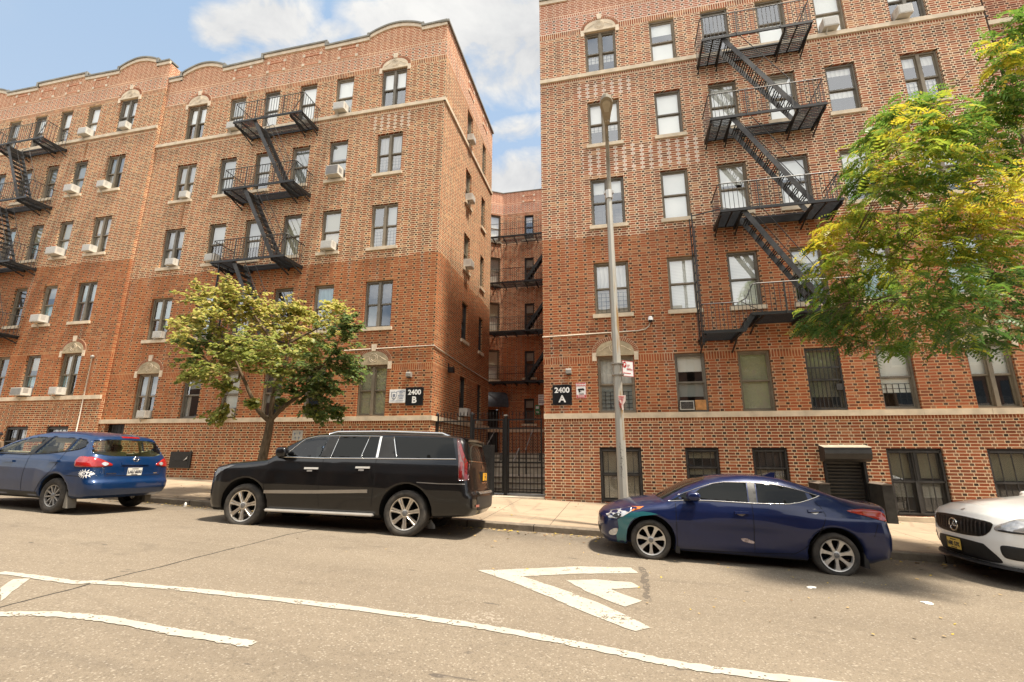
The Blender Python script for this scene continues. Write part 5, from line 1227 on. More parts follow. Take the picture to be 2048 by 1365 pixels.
        for i in range(n):
            a0 = 2*math.pi*(i+.25)/n; ca, sa = math.cos(a0), math.sin(a0)
            def P(u, v_, d): return T(u*ca-v_*sa, u*sa+v_*ca, d)
            if kind == 'broad': pr = [(rim*.20, rim*.115), (rim*.55, rim*.10), (rim*.93, rim*.145)]
            elif kind == 'flare': pr = [(rim*.18, rim*.10), (rim*.5, rim*.085), (rim*.80, rim*.125), (rim*.93, rim*.22)]
            else: pr = [(rim*.16, rim*.05), (rim*.6, rim*.075), (rim*.93, rim*.055)]
            for (u0, w0), (u1, w1) in zip(pr[:-1], pr[1:]):
                d0, d1 = .036-.016*(u0/rim), .036-.020*(u1/rim)
                if kind == 'broad':
                    for sg in (-1, 1):
                        r.quad(P(u0, 0, d0+.014), P(u1, 0, d1+.014), P(u1, sg*w1*.35, d1), P(u0, sg*w0*.35, d0))
                        r.quad(P(u0, sg*w0*.35, d0), P(u1, sg*w1*.35, d1), P(u1, sg*w1, d1), P(u0, sg*w0, d0)); r.quad(P(u0, sg*w0, d0), P(u1, sg*w1, d1), P(u1, sg*w1, d1+.05), P(u0, sg*w0, d0+.05))
                else:
                    r.quad(P(u0, -w0, d0), P(u1, -w1, d1), P(u1, w1, d1), P(u0, w0, d0))
                    for sg in (-1, 1): r.quad(P(u0, sg*w0, d0), P(u1, sg*w1, d1), P(u1, sg*w1, d1+.045), P(u0, sg*w0, d0+.045))
        r.lathe([(rim*.24, .05), (rim*.235, .026), (rim*.17, .020), (rim*.165, .028)], 18, T)
        r.build('rim', mat, w_o, False)
        cp = MB(); cp.lathe([(rim*.165, .026), (rim*.12, .020), (0, .018)], 16, T); cp.build('hub_cap', CAPGREY, w_o, True)
        return w_o
    def box(s, name, x0, x1, y0, y1, z0, z1, mat, parent=None, bev=.03):
        bm = bmesh.new(); bmesh.ops.create_cube(bm, size=1)
        for v in bm.verts: v.co = Vector(((x0+x1)/2+v.co.x*(x1-x0), (y0+y1)/2+v.co.y*(y1-y0), (z0+z1)/2+v.co.z*(z1-z0)))
        if bev: bmesh.ops.bevel(bm, geom=bm.edges[:], offset=bev, segments=2, affect='EDGES')
        me = bpy.data.meshes.new(name); bm.to_mesh(me); bm.free(); me.materials.append(mat)
        o = bpy.data.objects.new(name, me); COL.objects.link(o); o.parent = parent or s.root; WORLD[o.name] = WORLD[s.root.name]; return o
    def mirror(s, x, z, L, H, Dp, paint, base, side, out=.02):
        """door mirror: rounded shell on a short stalk"""
        y = s.hit(1, [base[0]], [base[1]], side)[0]; mb = MB()
        rings = [(0, .45, .5), (.10, .85, .85), (.35, 1., 1.), (.75, .96, .95), (.95, .8, .8), (1., .6, .6)]
        for j, (t, a, b) in enumerate(rings):
            for i in range(12):
                q = 2*math.pi*i/12; ex = math.copysign(abs(math.cos(q))**.7, math.cos(q)); ez = math.copysign(abs(math.sin(q))**.7, math.sin(q))
                mb.v.append((x+L*(ex*.5*a)+.02*t, y+side*(out+Dp*t), z+H*ez*.5*b))
        for j in range(len(rings)-1):
            for i in range(12): mb.f.append((j*12+i, j*12+(i+1) % 12, (j+1)*12+(i+1) % 12, (j+1)*12+i)); mb.mi.append(0)
        for j in (0, len(rings)-1): mb.f.append(tuple(j*12+i for i in range(12))); mb.mi.append(0)
        o = mb.build('door_mirror', paint, s.root, True)
        q = MB(); q.bar((base[0], y-side*.02, base[1]), (x+L*.05, y+side*(out+Dp*.25), z-H*.32), .09, .035); q.build('mirror_stalk', BLACKP, o)
        return o
def paint(name, col, flake=.3, rough=.25, spec=.3, dirt=(.30, .25, .19), dirtk=.14):
    M = Mat(name); (x, y, z), v = M.pos(); n = M.noise(v, 3, 4, .6)
    c = M.mix(z.step(.62, .12)*M.noise(v, 7, 4, .65).step(.30, .75)*dirtk, col, dirt)
    c = M.mix(n.step(.5, .75)*.012, c, dirt)
    r = n.step(.4, .8)*.04+(z.step(.6, .15)*.22)+.02
    M.bsdf(c, .35, flake, spec, .8); M.link(r, M.b.inputs['Coat Roughness']); M.b.inputs['Coat IOR'].default_value = 1.5
    return M.m
UNDER = plain('underbody_black', (.012, .012, .012), .8); CABIN = plain('cabin_dark', (.025, .024, .024), .8); BLACKP = plain('black_plastic', (.022, .022, .022), .5, var=.2)
TYRE = Mat('tyre_rubber'); (x, y, z), v = TYRE.pos(); TYRE = TYRE.bsdf(TYRE.mix(TYRE.noise(v, 9, 4).step(.3, .7), (.030, .028, .026), (.075, .066, .055)), .8, 0, .25, bump=TYRE.noise(v, 60, 2), bstr=.15)
BRAKE = plain('brake_shade', (.022, .02, .018), .6, .3); CAPGREY = plain('hub_cap_grey', (.22, .22, .22), .35, .6)  # brake tone near black, standing in for shade between the spokes
RIMA = plain('alloy_bright', (.62, .58, .52), .28, .85, var=.06); RIMB = plain('alloy_silver', (.60, .58, .54), .38, .7, var=.06); RIMC = plain('cover_silver', (.34, .33, .31), .4, .6, var=.2)
CHROME = plain('chrome', (.74, .72, .68), .12, 1., var=.02); BRIGHT = plain('handle_bright', (.62, .60, .56), .3, .35, .6, var=.05); DLENS = plain('lamp_dusky', (.10, .10, .10), .1, .3, .6, 1., var=.3, scale=16)
SATIN = plain('satin_trim', (.40, .38, .35), .3, .8, var=.05)
TINT = Mat('tinted_glass'); p_, v = TINT.pos(); TINT = TINT.bsdf((.008, .009, .009), .02, 0, .22, bump=TINT.noise(v, 2.2, 1), bstr=.03, bdist=.05)
CLEAR = glass_mat('car_glass', (.80, .88, .80), 1.55)
RLENS = plain('lamp_red', (.30, .010, .009), .12, 0, .6, 1., var=.25, scale=9); CLENS = plain('lamp_clear', (.50, .50, .50), .10, .4, .6, 1., var=.3, scale=16); AMBER = plain('lamp_amber', (.62, .16, .02), .15, 0, .5, 1.)
PLATEW = plain('plate_white', (.66, .64, .58), .45); PLATEY = plain('plate_yellow', (.72, .50, .10), .45, var=.1); PLATEO = plain('plate_orange', (.78, .40, .03), .45); INK = plain('plate_ink', (.03, .03, .045), .6); SEAT = plain('seat_cream', (.46, .40, .29), .8, var=.2, scale=3); SEATD = plain('seat_black', (.03, .03, .03), .7)
RDEEP = plain('lamp_deep_red', (.13, .008, .008), .12, 0, .5, 1., var=.25, scale=9)
RSMOKE = plain('lamp_smoked', (.085, .030, .026), .10, 0, .7, 1., var=.3, scale=9)
SEAM = plain('door_gap', (.006, .006, .006), .9)
def plate(veh, name, c, w, h, n, mat, txt, tm, parent=None, size=.085):
    """number plate at c, facing n (+1 rear / -1 front along x)"""
    x, y, z = c; mb = MB(); mb.box(x-.006, x+.006, y-w/2, y+w/2, z-h/2, z+h/2); o = mb.build(name, mat, parent or veh.root)
    t = MB(); text_mb(t, txt, size, lambda a, b: (x+n*.0085, y+n*a*.9, z-h*.22+b), bold=.004)
    for zz in (h*.36, -h*.40): t.box(x+n*.007, x+n*.0085, y-w*.22, y+w*.22, z+zz-.006, z+zz+.006)
    t.build('lettering', tm, o); return o

# ---- big black car
PBLK = paint('paint_black', (.0022, .0022, .0028), .1, dirtk=.05); z_ = (0, 0)
sil = [(-.88, .30), (-.95, .42), (-.99, .60), (-.995, .85), (-.98, 1.06), (-.91, 1.17), (-.58, 1.245), (-.10, 1.295), (.25, 1.335), (.42, 1.44), (.66, 1.625), (.95, 1.775), (1.25, 1.845), (1.8, 1.88), (2.7, 1.895), (3.6, 1.885), (4.05, 1.865), (4.28, 1.83), (4.36, 1.74), (4.44, 1.45), (4.49, 1.30), (4.53, 1.02), (4.56, .86), (4.62, .78), (4.62, .52), (4.52, .40), (4.0, .36), (3.0, .30), (.4, .30)]
suv = Vehicle('parked_car', (-7.24, 9.09, -1.51), (-.05, .02, .063), 'long black sport utility vehicle with tinted windows and chrome trim parked under the street tree',
  dict(W=1.02, sil=sil, sec=[(.25, .90), (.40, .955), (.62, 1.0), (.85, 1.015), (1.10, 1.005), (1.28, .975), (1.36, .95), (1.80, .80), (1.95, .70)], belt=1.34, plan=[(-1.02, .86), (-.86, .93), (-.55, .985), (0, 1.0), (3.8, 1.0), (4.3, .985), (4.62, .955)], bowf=.26, bowr=.14, crown=.05, round=.11,
  wheels=[(0, .43), (3.302, .43)], arch=.50, flare=[(-.62, .62, .80, .25, .018), (2.68, 3.92, .80, .25, .018)], paint=PBLK, sill=.36, cabin=(.35, 4.2, .95), holes=[[(.74, 1.41), (1.05, 1.69), (1.50, 1.755), (1.44, 1.375), (.80, 1.365)]], trim=CABIN))
for x in (0, 3.302):
    for sd in (-1, 1): suv.wheel(x, sd, .412, .292, .28, (7, 'broad', RIMA))
suv.both('window', [(.70, 1.37), (.74, 1.42), (1.05, 1.70), (1.28, 1.755), (1.52, 1.768), (1.44, 1.362)], CLEAR)
suv.both('window', [(1.70, 1.37), (1.76, 1.772), (2.37, 1.785), (2.30, 1.385)], TINT); suv.both('window', [(2.325, 1.385), (2.39, 1.785), (2.575, 1.787), (2.59, 1.39)], TINT)
suv.both('window', [(3.045, 1.395), (2.90, 1.79), (4.07, 1.80), (4.19, 1.415)], TINT)
suv.both('pillar_trim', [(1.47, 1.362), (1.545, 1.768), (1.735, 1.772), (1.675, 1.366)], BLACKP); suv.both('pillar_trim', [(2.66, 1.392), (2.645, 1.785), (2.87, 1.787), (3.01, 1.392)], BLACKP)
for sg in (-1, 1):
    suv.strip('window_trim', [(.60, 1.352), (1.5, 1.347), (2.6, 1.37), (3.4, 1.385), (4.2, 1.402)], .026, CHROME, sign=sg, thick=.01)
    suv.strip('window_trim', [(.70, 1.375), (1.03, 1.715), (1.28, 1.778), (2.0, 1.795), (2.62, 1.80)], .016, CHROME, sign=sg); suv.strip('window_trim', [(2.62, 1.80), (2.64, 1.39)], .045, CHROME, sign=sg, off=.008)
    suv.strip('window_trim', [(2.31, 1.385), (2.385, 1.79)], .014, CHROME, sign=sg, off=.008); suv.strip('window_trim', [(1.69, 1.365), (1.75, 1.78)], .012, CHROME, sign=sg, off=.008); suv.strip('window_trim', [(2.885, 1.79), (3.035, 1.395)], .022, CHROME, sign=sg, off=.008)
    suv.strip('side_moulding', [(.44, .690), (1.5, .725), (2.55, .775)], .060, SATIN, sign=sg, thick=.02, off=.018)
    for (a, b) in (((1.21, 1.150), (1.49, 1.155)), ((2.26, 1.195), (2.54, 1.20))):
        h_ = suv.strip('door_handle', [a, b], .036, BRIGHT, sign=sg, off=.030, thick=.03); suv.strip('key_guard', [(a[0]+.06, a[1]-.045), (a[0]+.17, a[1]-.043)], .03, BRIGHT, sign=sg, parent=h_, off=.012)
    for ln in ([(.41, 1.30), (.40, .9), (.44, .50)], [(1.56, 1.345), (1.55, .85), (1.585, .46)], [(2.63, 1.37), (2.66, 1.0), (2.64, .5)]): suv.strip('door_gap', ln, .010, SEAM, sign=sg, off=.002)
    suv.box('running_board', .50, 2.70, min(sg*.84, sg*1.03), max(sg*.84, sg*1.03), .335, .385, BRIGHT, bev=.018)
    tl = suv.patch('tail_lamp', [(4.15, 1.79), (4.22, 1.79), (4.36, 1.42), (4.42, 1.36), (4.45, 1.03), (4.28, 1.02), (4.25, 1.36)], RSMOKE, 1, sg, off=.010, thick=.03)
    suv.patch('lamp_red', [(4.215, 1.62), (4.24, 1.70), (4.355, 1.43), (4.40, 1.35), (4.43, 1.05), (4.385, 1.05), (4.36, 1.34), (4.31, 1.40)], RDEEP, 1, sg, off=.014, parent=tl); suv.patch('lamp_red', [(4.275, 1.36), (4.33, 1.35), (4.345, 1.06), (4.29, 1.06)], RDEEP, 1, sg, off=.014, parent=tl)
    suv.patch('head_lamp', [(-.72, .92), (-.78, 1.0), (-.70, 1.09), (-.42, 1.165), (-.30, 1.17), (-.52, 1.08)], DLENS, 1, sg, off=.008)
    suv.patch('head_lamp', [(.50*sg, .95), (.86*sg, .95), (.88*sg, 1.08), (.55*sg, 1.04)], DLENS, 0, -1, off=.01)
    rr = MB(); yy = .62*sg; pts = [(1.42, yy, 1.825), (1.6, yy, 1.878), (2.6, yy, 1.902), (3.8, yy, 1.886), (3.98, yy, 1.83)]; rr.tube(pts, .032, 6); rr.build('roof_rail', CHROME, suv.root, True)
    suv.mirror(.72, 1.44, .24, .20, .20, PBLK, (.60, 1.35), sg)
    suv.strip('bumper_line', [(3.50, .965), (3.9, .955), (4.40, .962)], .014, SATIN, sign=sg, off=.004)
suv.patch('rear_window', [(-.66, 1.76), (.66, 1.76), (.80, 1.40), (-.80, 1.40)], TINT, 0, 1, off=.006)
sp_ = MB(); n = 12
for i in range(n+1):
    y = -.70+1.4*i/n; c = .06*(abs(y)/.7)**2; sp_.v += [(4.22-c, y, 1.845-c*.3), (4.46-c*1.6, y, 1.795-c*.3), (4.44-c*1.6, y, 1.755-c*.3), (4.26-c, y, 1.77-c*.3)]
for i in range(n):
    for k in range(4): sp_.f.append((i*4+k, i*4+(k+1) % 4, i*4+4+(k+1) % 4, i*4+4+k)); sp_.mi.append(0)
for i in (0, n): sp_.f.append(tuple(i*4+k for k in range(4))); sp_.mi.append(0)
sp_.build('rear_spoiler', PBLK, suv.root)
suv.strip('rear_trim', [(-.80, 1.375), (.80, 1.375)], .022, CHROME, 0, 1, off=.010)
suv.patch('plate_recess', [(-.26, 1.19), (.26, 1.19), (.24, 1.00), (-.24, 1.00)], SEAM, 0, 1, off=.005); xr_ = suv.hit(0, [0.], [1.09], 1)[0]; plate(suv, 'licence_plate', (xr_+.035, 0, 1.095), .305, .15, 1, PLATEO, 'T70', INK, size=.08)
suv.strip('tailgate_handle', [(-.24, .985), (.24, .985)], .022, CHROME, 0, 1, off=.02, thick=.02); suv.patch('badge', smooth_poly([(-.035, 1.30), (0, 1.325), (.035, 1.30), (.03, 1.265), (0, 1.25), (-.03, 1.265)], 3), CHROME, 0, 1, off=.012)
suv.patch('bumper_step', [(-.62, .83), (.62, .83), (.60, .79), (-.60, .79)], SATIN, 0, 1, off=.03, thick=.05); suv.patch('lower_bumper', [(-.72, .74), (.72, .74), (.66, .50), (-.66, .50)], BLACKP, 0, 1, off=.006)
for sg in (-1, 1): suv.patch('reflector', [(.76*sg, .60), (.60*sg, .60), (.60*sg, .56), (.76*sg, .56)], RLENS, 0, 1, off=.012)
suv.patch('grille', [(-.48, .55), (-.55, .98), (.55, .98), (.48, .55)], SATIN, 0, -1, off=.01); suv.patch('windscreen', [(.30, -.62), (.42, -.72), (.42, .72), (.30, .62), (.92, .60), (.96, 0), (.92, -.60), (.30, -.62)][1:-1] and [(.34, -.66), (.92, -.62), (.95, 0), (.92, .62), (.34, .66), (.31, 0)], TINT, 2, 1, off=.006)
for yy in (-.42, .42): suv.box('front_seat', 1.18, 1.32, yy-.24, yy+.24, .95, 1.60, SEATD)
sw = MB(); sw.tube([(.80+.04*math.cos(t), -.42+.18*math.sin(t), 1.36+.17*math.cos(t)) for t in rng(0, 2*math.pi, 16)], .018, 6); sw.build('steering_wheel', SEATD, suv.root, True)
mb = MB(); mb.box(1.0, 1.03, -.12, .12, 1.64, 1.71); mb.build('rear_view_mirror', SEATD, suv.root)
ant = MB(); ant.prism([(1.20, 1.852), (1.30, 1.905), (1.33, 1.90), (1.34, 1.858)], (-.02, .02), lambda a, b, c: (a, c, b)); ant.build('aerial', BLACKP, suv.root)

# ---- blue sedan
PNAV = paint('paint_navy', (.0015, .0095, .058), .25, dirtk=.04); PTEAL = paint('paint_teal_patch', (.018, .125, .150), .25)
sil = [(-.78, .22), (-.87, .34), (-.895, .50), (-.875, .62), (-.80, .70), (-.60, .80), (-.33, .885), (-.05, .935), (.16, .965), (.38, 1.09), (.60, 1.205), (.85, 1.30), (1.15, 1.372), (1.50, 1.412), (1.85, 1.415), (2.10, 1.395), (2.35, 1.335), (2.65, 1.25), (2.95, 1.155), (3.20, 1.10), (3.42, 1.07), (3.55, 1.065), (3.585, 1.02), (3.57, .90), (3.60, .74), (3.625, .62), (3.61, .44), (3.55, .30), (3.3, .22), (2.6, .185), (.3, .175)]
sed = Vehicle('parked_car', (.428, 9.33, -1.73), (0, .037, 0), 'dark blue sedan with a teal patch on its front bumper, parked right of the lamppost',
  dict(W=.885, sil=sil, sec=[(.16, .80), (.30, .845), (.48, .872), (.66, .885), (.82, .872), (.93, .845), (1.0, .82), (1.20, .70), (1.36, .58), (1.45, .50)], belt=.97, plan=[(-.92, .74), (-.75, .86), (-.45, .96), (-.1, .995), (.5, 1.), (2.6, 1.), (3.1, .985), (3.45, .93), (3.65, .82)], gplan=[(-.9, .8), (.2, .96), (.8, 1.), (1.8, 1.), (2.5, .94), (3.2, .80)], bowf=.34, bowr=.22, crown=.055, round=.10, crownz=.55,
  wheels=[(0, .33), (2.70, .33)], arch=.385, flare=[(-.52, .52, .62, .17, .022), (2.18, 3.26, .66, .18, .028), (.6, 2.2, .52, .14, -.026)], paint=PNAV, sill=.20))
for x in (0, 2.70):
    for sd in (-1, 1): sed.wheel(x, sd, .318, .232, .20, (7, 'flare', RIMB))
sed.both('window', [(.62, 1.01), (.72, 1.10), (.82, 1.175), (1.02, 1.25), (1.20, 1.282), (1.545, 1.298), (1.515, 1.005)], TINT); sed.both('window', [(1.66, 1.005), (1.69, 1.30), (1.96, 1.288), (2.21, 1.245), (2.40, 1.195), (2.415, 1.095), (2.25, 1.05), (2.12, 1.025)], TINT)
sed.both('quarter_window', [(.33, .957), (.60, 1.105), (.575, 1.0)], TINT); sed.both('quarter_window', [(2.455, 1.185), (2.57, 1.148), (2.50, 1.115)], TINT)
sed.both('pillar_trim', [(1.53, 1.0), (1.56, 1.30), (1.675, 1.302), (1.645, 1.0)], plain('pillar_grey', (.07, .068, .064), .3))
for sg in (-1, 1):
    sed.strip('window_trim', [(.30, .945), (.60, .985), (1.0, .997), (1.6, .995), (2.12, 1.015), (2.28, 1.045), (2.42, 1.088), (2.60, 1.155)], .015, CHROME, sign=sg, thick=.006); sed.strip('window_trim', [(.45, 1.045), (.80, 1.185), (1.02, 1.258), (1.20, 1.290), (1.60, 1.306), (1.96, 1.292), (2.25, 1.243), (2.46, 1.192), (2.60, 1.153)], .010, SATIN, sign=sg, off=.008)
    for a, b in (((1.29, .838), (1.50, .850)), ((2.36, .935), (2.57, .955))):
        h_ = sed.strip('door_handle', [a, b], .032, PNAV, sign=sg, off=.030, thick=.03); sed.patch('handle_cup', smooth_poly([(a[0]+.03, a[1]-.01), ((a[0]+b[0])/2, a[1]-.045), (b[0]-.04, b[1]-.012), ((a[0]+b[0])/2, b[1]+.012)], 3), SATIN, 1, sg, off=.002, parent=h_)
    for ln in ([(.40, .96), (.405, .6), (.41, .20)], [(1.565, .99), (1.565, .6), (1.56, .26)], [(2.50, 1.06), (2.56, 1.0), (2.60, .885), (2.55, .76), (2.46, .60), (2.36, .47), (2.25, .37), (2.12, .29), (1.56, .25), (.41, .215)], [(3.22, .62), (3.30, .80)], [(-.35, .66), (-.28, .60)]): sed.strip('door_gap', ln, .009, SEAM, sign=sg, off=.002)
    hl = sed.patch('head_lamp', [(-.73, .655), (-.66, .72), (-.42, .79), (-.30, .82), (-.30, .755), (-.44, .665), (-.55, .618), (-.68, .615)], CLENS, 1, sg, off=.008, thick=.02); sed.patch('turn_lamp', [(-.30, .822), (-.10, .842), (-.17, .80), (-.30, .755)], AMBER, 1, sg, off=.008, parent=hl); sed.patch('lamp_bezel', smooth_poly([(-.62, .645), (-.55, .70), (-.47, .69), (-.52, .635)], 4), BLACKP, 1, sg, off=.011, parent=hl)
    sed.patch('fog_lamp', smooth_poly([(-.68, .385), (-.60, .45), (-.53, .455), (-.56, .36), (-.65, .34)], 3), CLENS, 1, sg, off=.006)
    sed.patch('tail_lamp', smooth_poly([(2.93, .972), (3.12, 1.0), (3.30, 1.0), (3.42, .975), (3.47, .90), (3.46, .845), (3.38, .855), (3.18, .905), (2.97, .948)], 3), RLENS, 1, sg, off=.010, thick=.03)
    sed.mirror(.66, 1.055, .22, .14, .17, PNAV, (.56, .985), sg)
    for x, zz in ((.42, .25), (3.10, .26)):
        q = MB(); q.prism([(x-.03, zz+.12), (x+.02, zz+.02), (x+.03, zz-.10), (x-.04, zz-.09)], (sg*.68, sg*.83), lambda a, b, c: (a, c, b)); q.build('mud_flap', BLACKP, sed.root)
sed.patch('front_bumper_repair', [(-.535, .60), (-.44, .67), (-.30, .735), (-.12, .765), (.02, .755), (.12, .735), (.04, .722), (-.15, .69), (-.26, .645), (-.33, .575), (-.375, .47), (-.392, .36), (-.40, .205), (-.54, .245), (-.555, .36), (-.515, .47)], PTEAL, 1, -1, off=.004)['label'] = 'teal painted patch on the front bumper'
sed.patch('scrape', smooth_poly([(1.37, .455), (1.44, .462), (1.50, .445), (1.555, .425), (1.55, .395), (1.47, .40), (1.40, .415)], 3), plain('scraped_paint', (.34, .27, .25), .6, var=.7, scale=30), 1, -1, off=.003)
sed.patch('windscreen', [(.22, -.60), (.16, -.3), (.14, 0), (.16, .3), (.22, .60), (.90, .50), (1.02, .0), (.90, -.50)], TINT, 2, 1, off=.004); sed.patch('rear_window', [(2.28, -.47), (2.22, 0), (2.28, .47), (3.0, .50), (3.08, 0), (3.0, -.50)], TINT, 2, 1, off=.004)
sed.patch('lower_grille', [(-.42, .30), (-.5, .44), (.5, .44), (.42, .30)], BLACKP, 0, -1, off=.005)
q = MB(); q.prism([(1.98, 1.40), (2.10, 1.465), (2.17, 1.47), (2.16, 1.385)], (-.018, .018), lambda a, b, c: (a, c, b)); q.build('aerial', PNAV, sed.root)

# ---- mid blue crossover at the left edge
PBLU = paint('paint_mid_blue', (.002, .026, .094), .25, dirtk=.08)
sil = [(-.80, .26), (-.87, .40), (-.88, .62), (-.80, .80), (-.45, .95), (.05, 1.04), (.28, 1.10), (.62, 1.29), (.95, 1.44), (1.30, 1.555), (1.75, 1.63), (2.30, 1.645), (2.75, 1.625), (3.05, 1.59), (3.20, 1.56), (3.28, 1.50), (3.44, 1.25), (3.54, 1.10), (3.585, .98), (3.60, .80), (3.63, .70), (3.69, .63), (3.69, .50), (3.62, .38), (3.45, .31), (2.6, .26), (.4, .24)]
wq = [[(.62, 1.135), (.90, 1.28), (1.20, 1.40), (1.72, 1.475), (1.62, 1.135)], [(1.86, 1.14), (2.03, 1.488), (2.66, 1.475), (2.64, 1.215)], [(2.72, 1.235), (2.76, 1.468), (2.99, 1.445), (3.09, 1.385), (3.07, 1.33), (2.98, 1.285)]]
ws = [[(.62, 1.135), (.90, 1.28), (1.20, 1.395), (1.50, 1.455), (1.90, 1.482), (1.66, 1.135)], wq[1], wq[2]]
rw = [(-.66, 1.44), (-.3, 1.485), (.3, 1.485), (.66, 1.44), (.74, 1.20), (.45, 1.15), (-.45, 1.15), (-.74, 1.20)]
blu = Vehicle('parked_car', (-13.85, 8.5, -1.19), (-.02, .03, -.03), 'bright blue crossover with a lotus-eye sticker, seen from behind at the left edge',
  dict(W=.90, sil=sil, sec=[(.22, .80), (.36, .86), (.60, .89), (.85, .90), (1.03, .885), (1.14, .85), (1.40, .735), (1.55, .66), (1.68, .56)], belt=1.12, plan=[(-.9, .80), (-.6, .93), (-.1, .99), (.5, 1.), (2.9, 1.), (3.3, .985), (3.72, .93)], gplan=[(-.9, .9), (.6, 1.), (2.4, 1.), (3.1, .965), (3.5, .93)], bowf=.3, bowr=.16, crown=.06, round=.12,
  wheels=[(0, .36), (2.69, .36)], arch=.415, flare=[(-.5, .55, .68, .2, .016), (2.1, 3.25, .68, .2, .022)], paint=PBLU, sill=.30, cabin=(.30, 3.4, .86), holes=ws, rear_holes=[(rw, 3.0)], front_holes=[([(-.6, 1.16), (.6, 1.16), (.5, 1.5), (-.5, 1.5)], 1.0)], trim=plain('cabin_beige', (.36, .32, .24), .8)))
for x in (0, 2.69):
    for sd in (-1, 1): blu.wheel(x, sd, .345, .212, .22, (10, 'thin', RIMC))
for q_ in ws: blu.both('window', q_, CLEAR, off=-.012)
blu.patch('rear_window', rw, CLEAR, 0, 1, off=-.010)
for sg in (-1, 1):
    blu.strip('window_trim', [(.55, 1.12), (1.6, 1.118), (2.3, 1.165), (2.75, 1.225), (3.0, 1.275), (3.10, 1.33)], .024, BLACKP, sign=sg, off=.003); blu.patch('pillar_trim', [(1.68, 1.13), (1.92, 1.485), (2.02, 1.488), (1.85, 1.14)], BLACKP, 1, sg, off=.003); blu.patch('pillar_trim', [(2.655, 1.215), (2.675, 1.475), (2.745, 1.468), (2.71, 1.23)], BLACKP, 1, sg, off=.003)
    for a, b in (((1.09, .962), (1.40, .972)), ((2.43, 1.010), (2.68, 1.02))): blu.strip('door_handle', [a, b], .036, PBLU, sign=sg, off=.032, thick=.03)
    for ln in ([(1.80, 1.12), (1.76, .7), (1.78, .36)], [(2.70, 1.22), (2.68, 1.05), (2.55, .82), (2.30, .58), (2.18, .38)], [(3.0, .755), (3.3, .745), (3.55, .735)]): blu.strip('door_gap', ln, .009, SEAM, sign=sg, off=.002)
    blu.strip('sill_trim', [(.42, .335), (1.3, .345), (2.25, .345)], .10, BLACKP, sign=sg, off=.004)
    t_ = blu.skin('tail_lamp', lambda x, y, z: x > 3.10+.03*abs(z-1.04)/.1 and y*sg > .44 and .935+.02*(y*sg < .6) < z < (1.125 if y*sg > .76 else .965+.16*((y*sg-.44)/.32)**.75), RLENS, .010); blu.patch('reversing_lamp', smooth_poly([(sg*.60, .96), (sg*.54, 1.0), (sg*.60, 1.035), (sg*.66, 1.0)], 4), CLENS, 0, 1, off=.016, parent=t_)
    blu.mirror(.60, 1.20, .22, .16, .18, PBLU, (.52, 1.12), sg); blu.patch('head_lamp', [(-.62, .80), (-.60, .90), (-.25, 1.0), (-.18, .96), (-.40, .84)], CLENS, 1, sg, off=.006)
    q = MB(); q.prism([(3.06, .44), (3.12, .30), (3.15, .13), (3.06, .14)], (sg*(.68 if sg < 0 else .72), sg*.86), lambda a, b, c: (a, c, b)); q.build('mud_flap', plain('mud_flap_grey', (.17, .155, .13), .8), blu.root)
blu.strip('brake_light', [(-.16, 1.545), (.22, 1.545)], .030, RLENS, 0, 1, off=.012, thick=.02)
for ln in ([(-.80, 1.14), (-.62, .94), (-.58, .76), (.58, .76), (.62, .94), (.80, 1.14)],): blu.strip('door_gap', ln, .010, SEAM, 0, 1, off=.003)
blu.strip('tailgate_trim', [(-.30, 1.0), (.28, 1.0)], .05, PBLU, 0, 1, off=.02, thick=.02); blu.patch('plate_recess', [(-.24, .955), (.26, .955), (.24, .755), (-.22, .755)], PBLU, 0, 1, off=.001)
xr_ = blu.hit(0, [0.], [.84], 1)[0]; plate(blu, 'licence_plate', (xr_+.018, -.02, .84), .305, .152, 1, PLATEW, 'LAU 6033', INK, size=.078)
m = MB(); xr_ = blu.hit(0, [0.], [1.09], 1)[0]+.014; m.tube([(xr_, .055*math.cos(t), 1.09+.05*math.sin(t)) for t in rng(0, 2*math.pi, 20)], .008, 6); m.box(xr_-.004, xr_+.006, -.075, .075, 1.08, 1.10); m.build('badge', CHROME, blu.root, True)
for sg, wd_ in ((-1, .17), (1, .09)):
    m = MB(); y = sg*.47-wd_/2
    while y < sg*.47+wd_/2: xq = blu.hit(0, [y], [.80], 1)[0]+.006; m.box(xq-.002, xq+.002, y, y+.012, .79, .815); y += .018
    m.build('badge', CHROME, blu.root)
# sticker: an eye with rays
m = MB(); ex, ez = 3.42, .80
def E_(pts): return [(ex+a, ez+b) for a, b in pts]
ro = blu.patch('eye_sticker', E_(smooth_poly([(-.105, 0), (-.05, .038), (0, .048), (.05, .038), (.105, 0), (.05, -.035), (0, -.045), (-.05, -.035)], 3)), SWHT, 1, -1, off=.004)
for i in range(9): a = math.pi*(i+.0)/8; c_, s_n = math.cos(a), math.sin(a); blu.patch('sticker_ray', E_([(.095*c_-.010*s_n, .055*s_n+.010*c_), (.135*c_, .098*s_n), (.095*c_+.010*s_n, .055*s_n-.010*c_)]), SWHT, 1, -1, off=.004, parent=ro)
for i in range(7): a = math.pi*(i+1)/8; c_, s_n = math.cos(a), -math.sin(a); blu.patch('sticker_ray', E_([(.09*c_-.010*s_n, .05*s_n+.010*c_), (.13*c_, .092*s_n), (.09*c_+.010*s_n, .05*s_n-.010*c_)]), SWHT, 1, -1, off=.004, parent=ro)
blu.patch('sticker_iris', E_([(.030*math.cos(t), .030*math.sin(t)) for t in rng(0, 2*math.pi, 14)[:-1]]), PBLU, 1, -1, off=.006, parent=ro); blu.patch('sticker_pupil', E_([(.013*math.cos(t), .013*math.sin(t)) for t in rng(0, 2*math.pi, 10)[:-1]]), SWHT, 1, -1, off=.008, parent=ro)
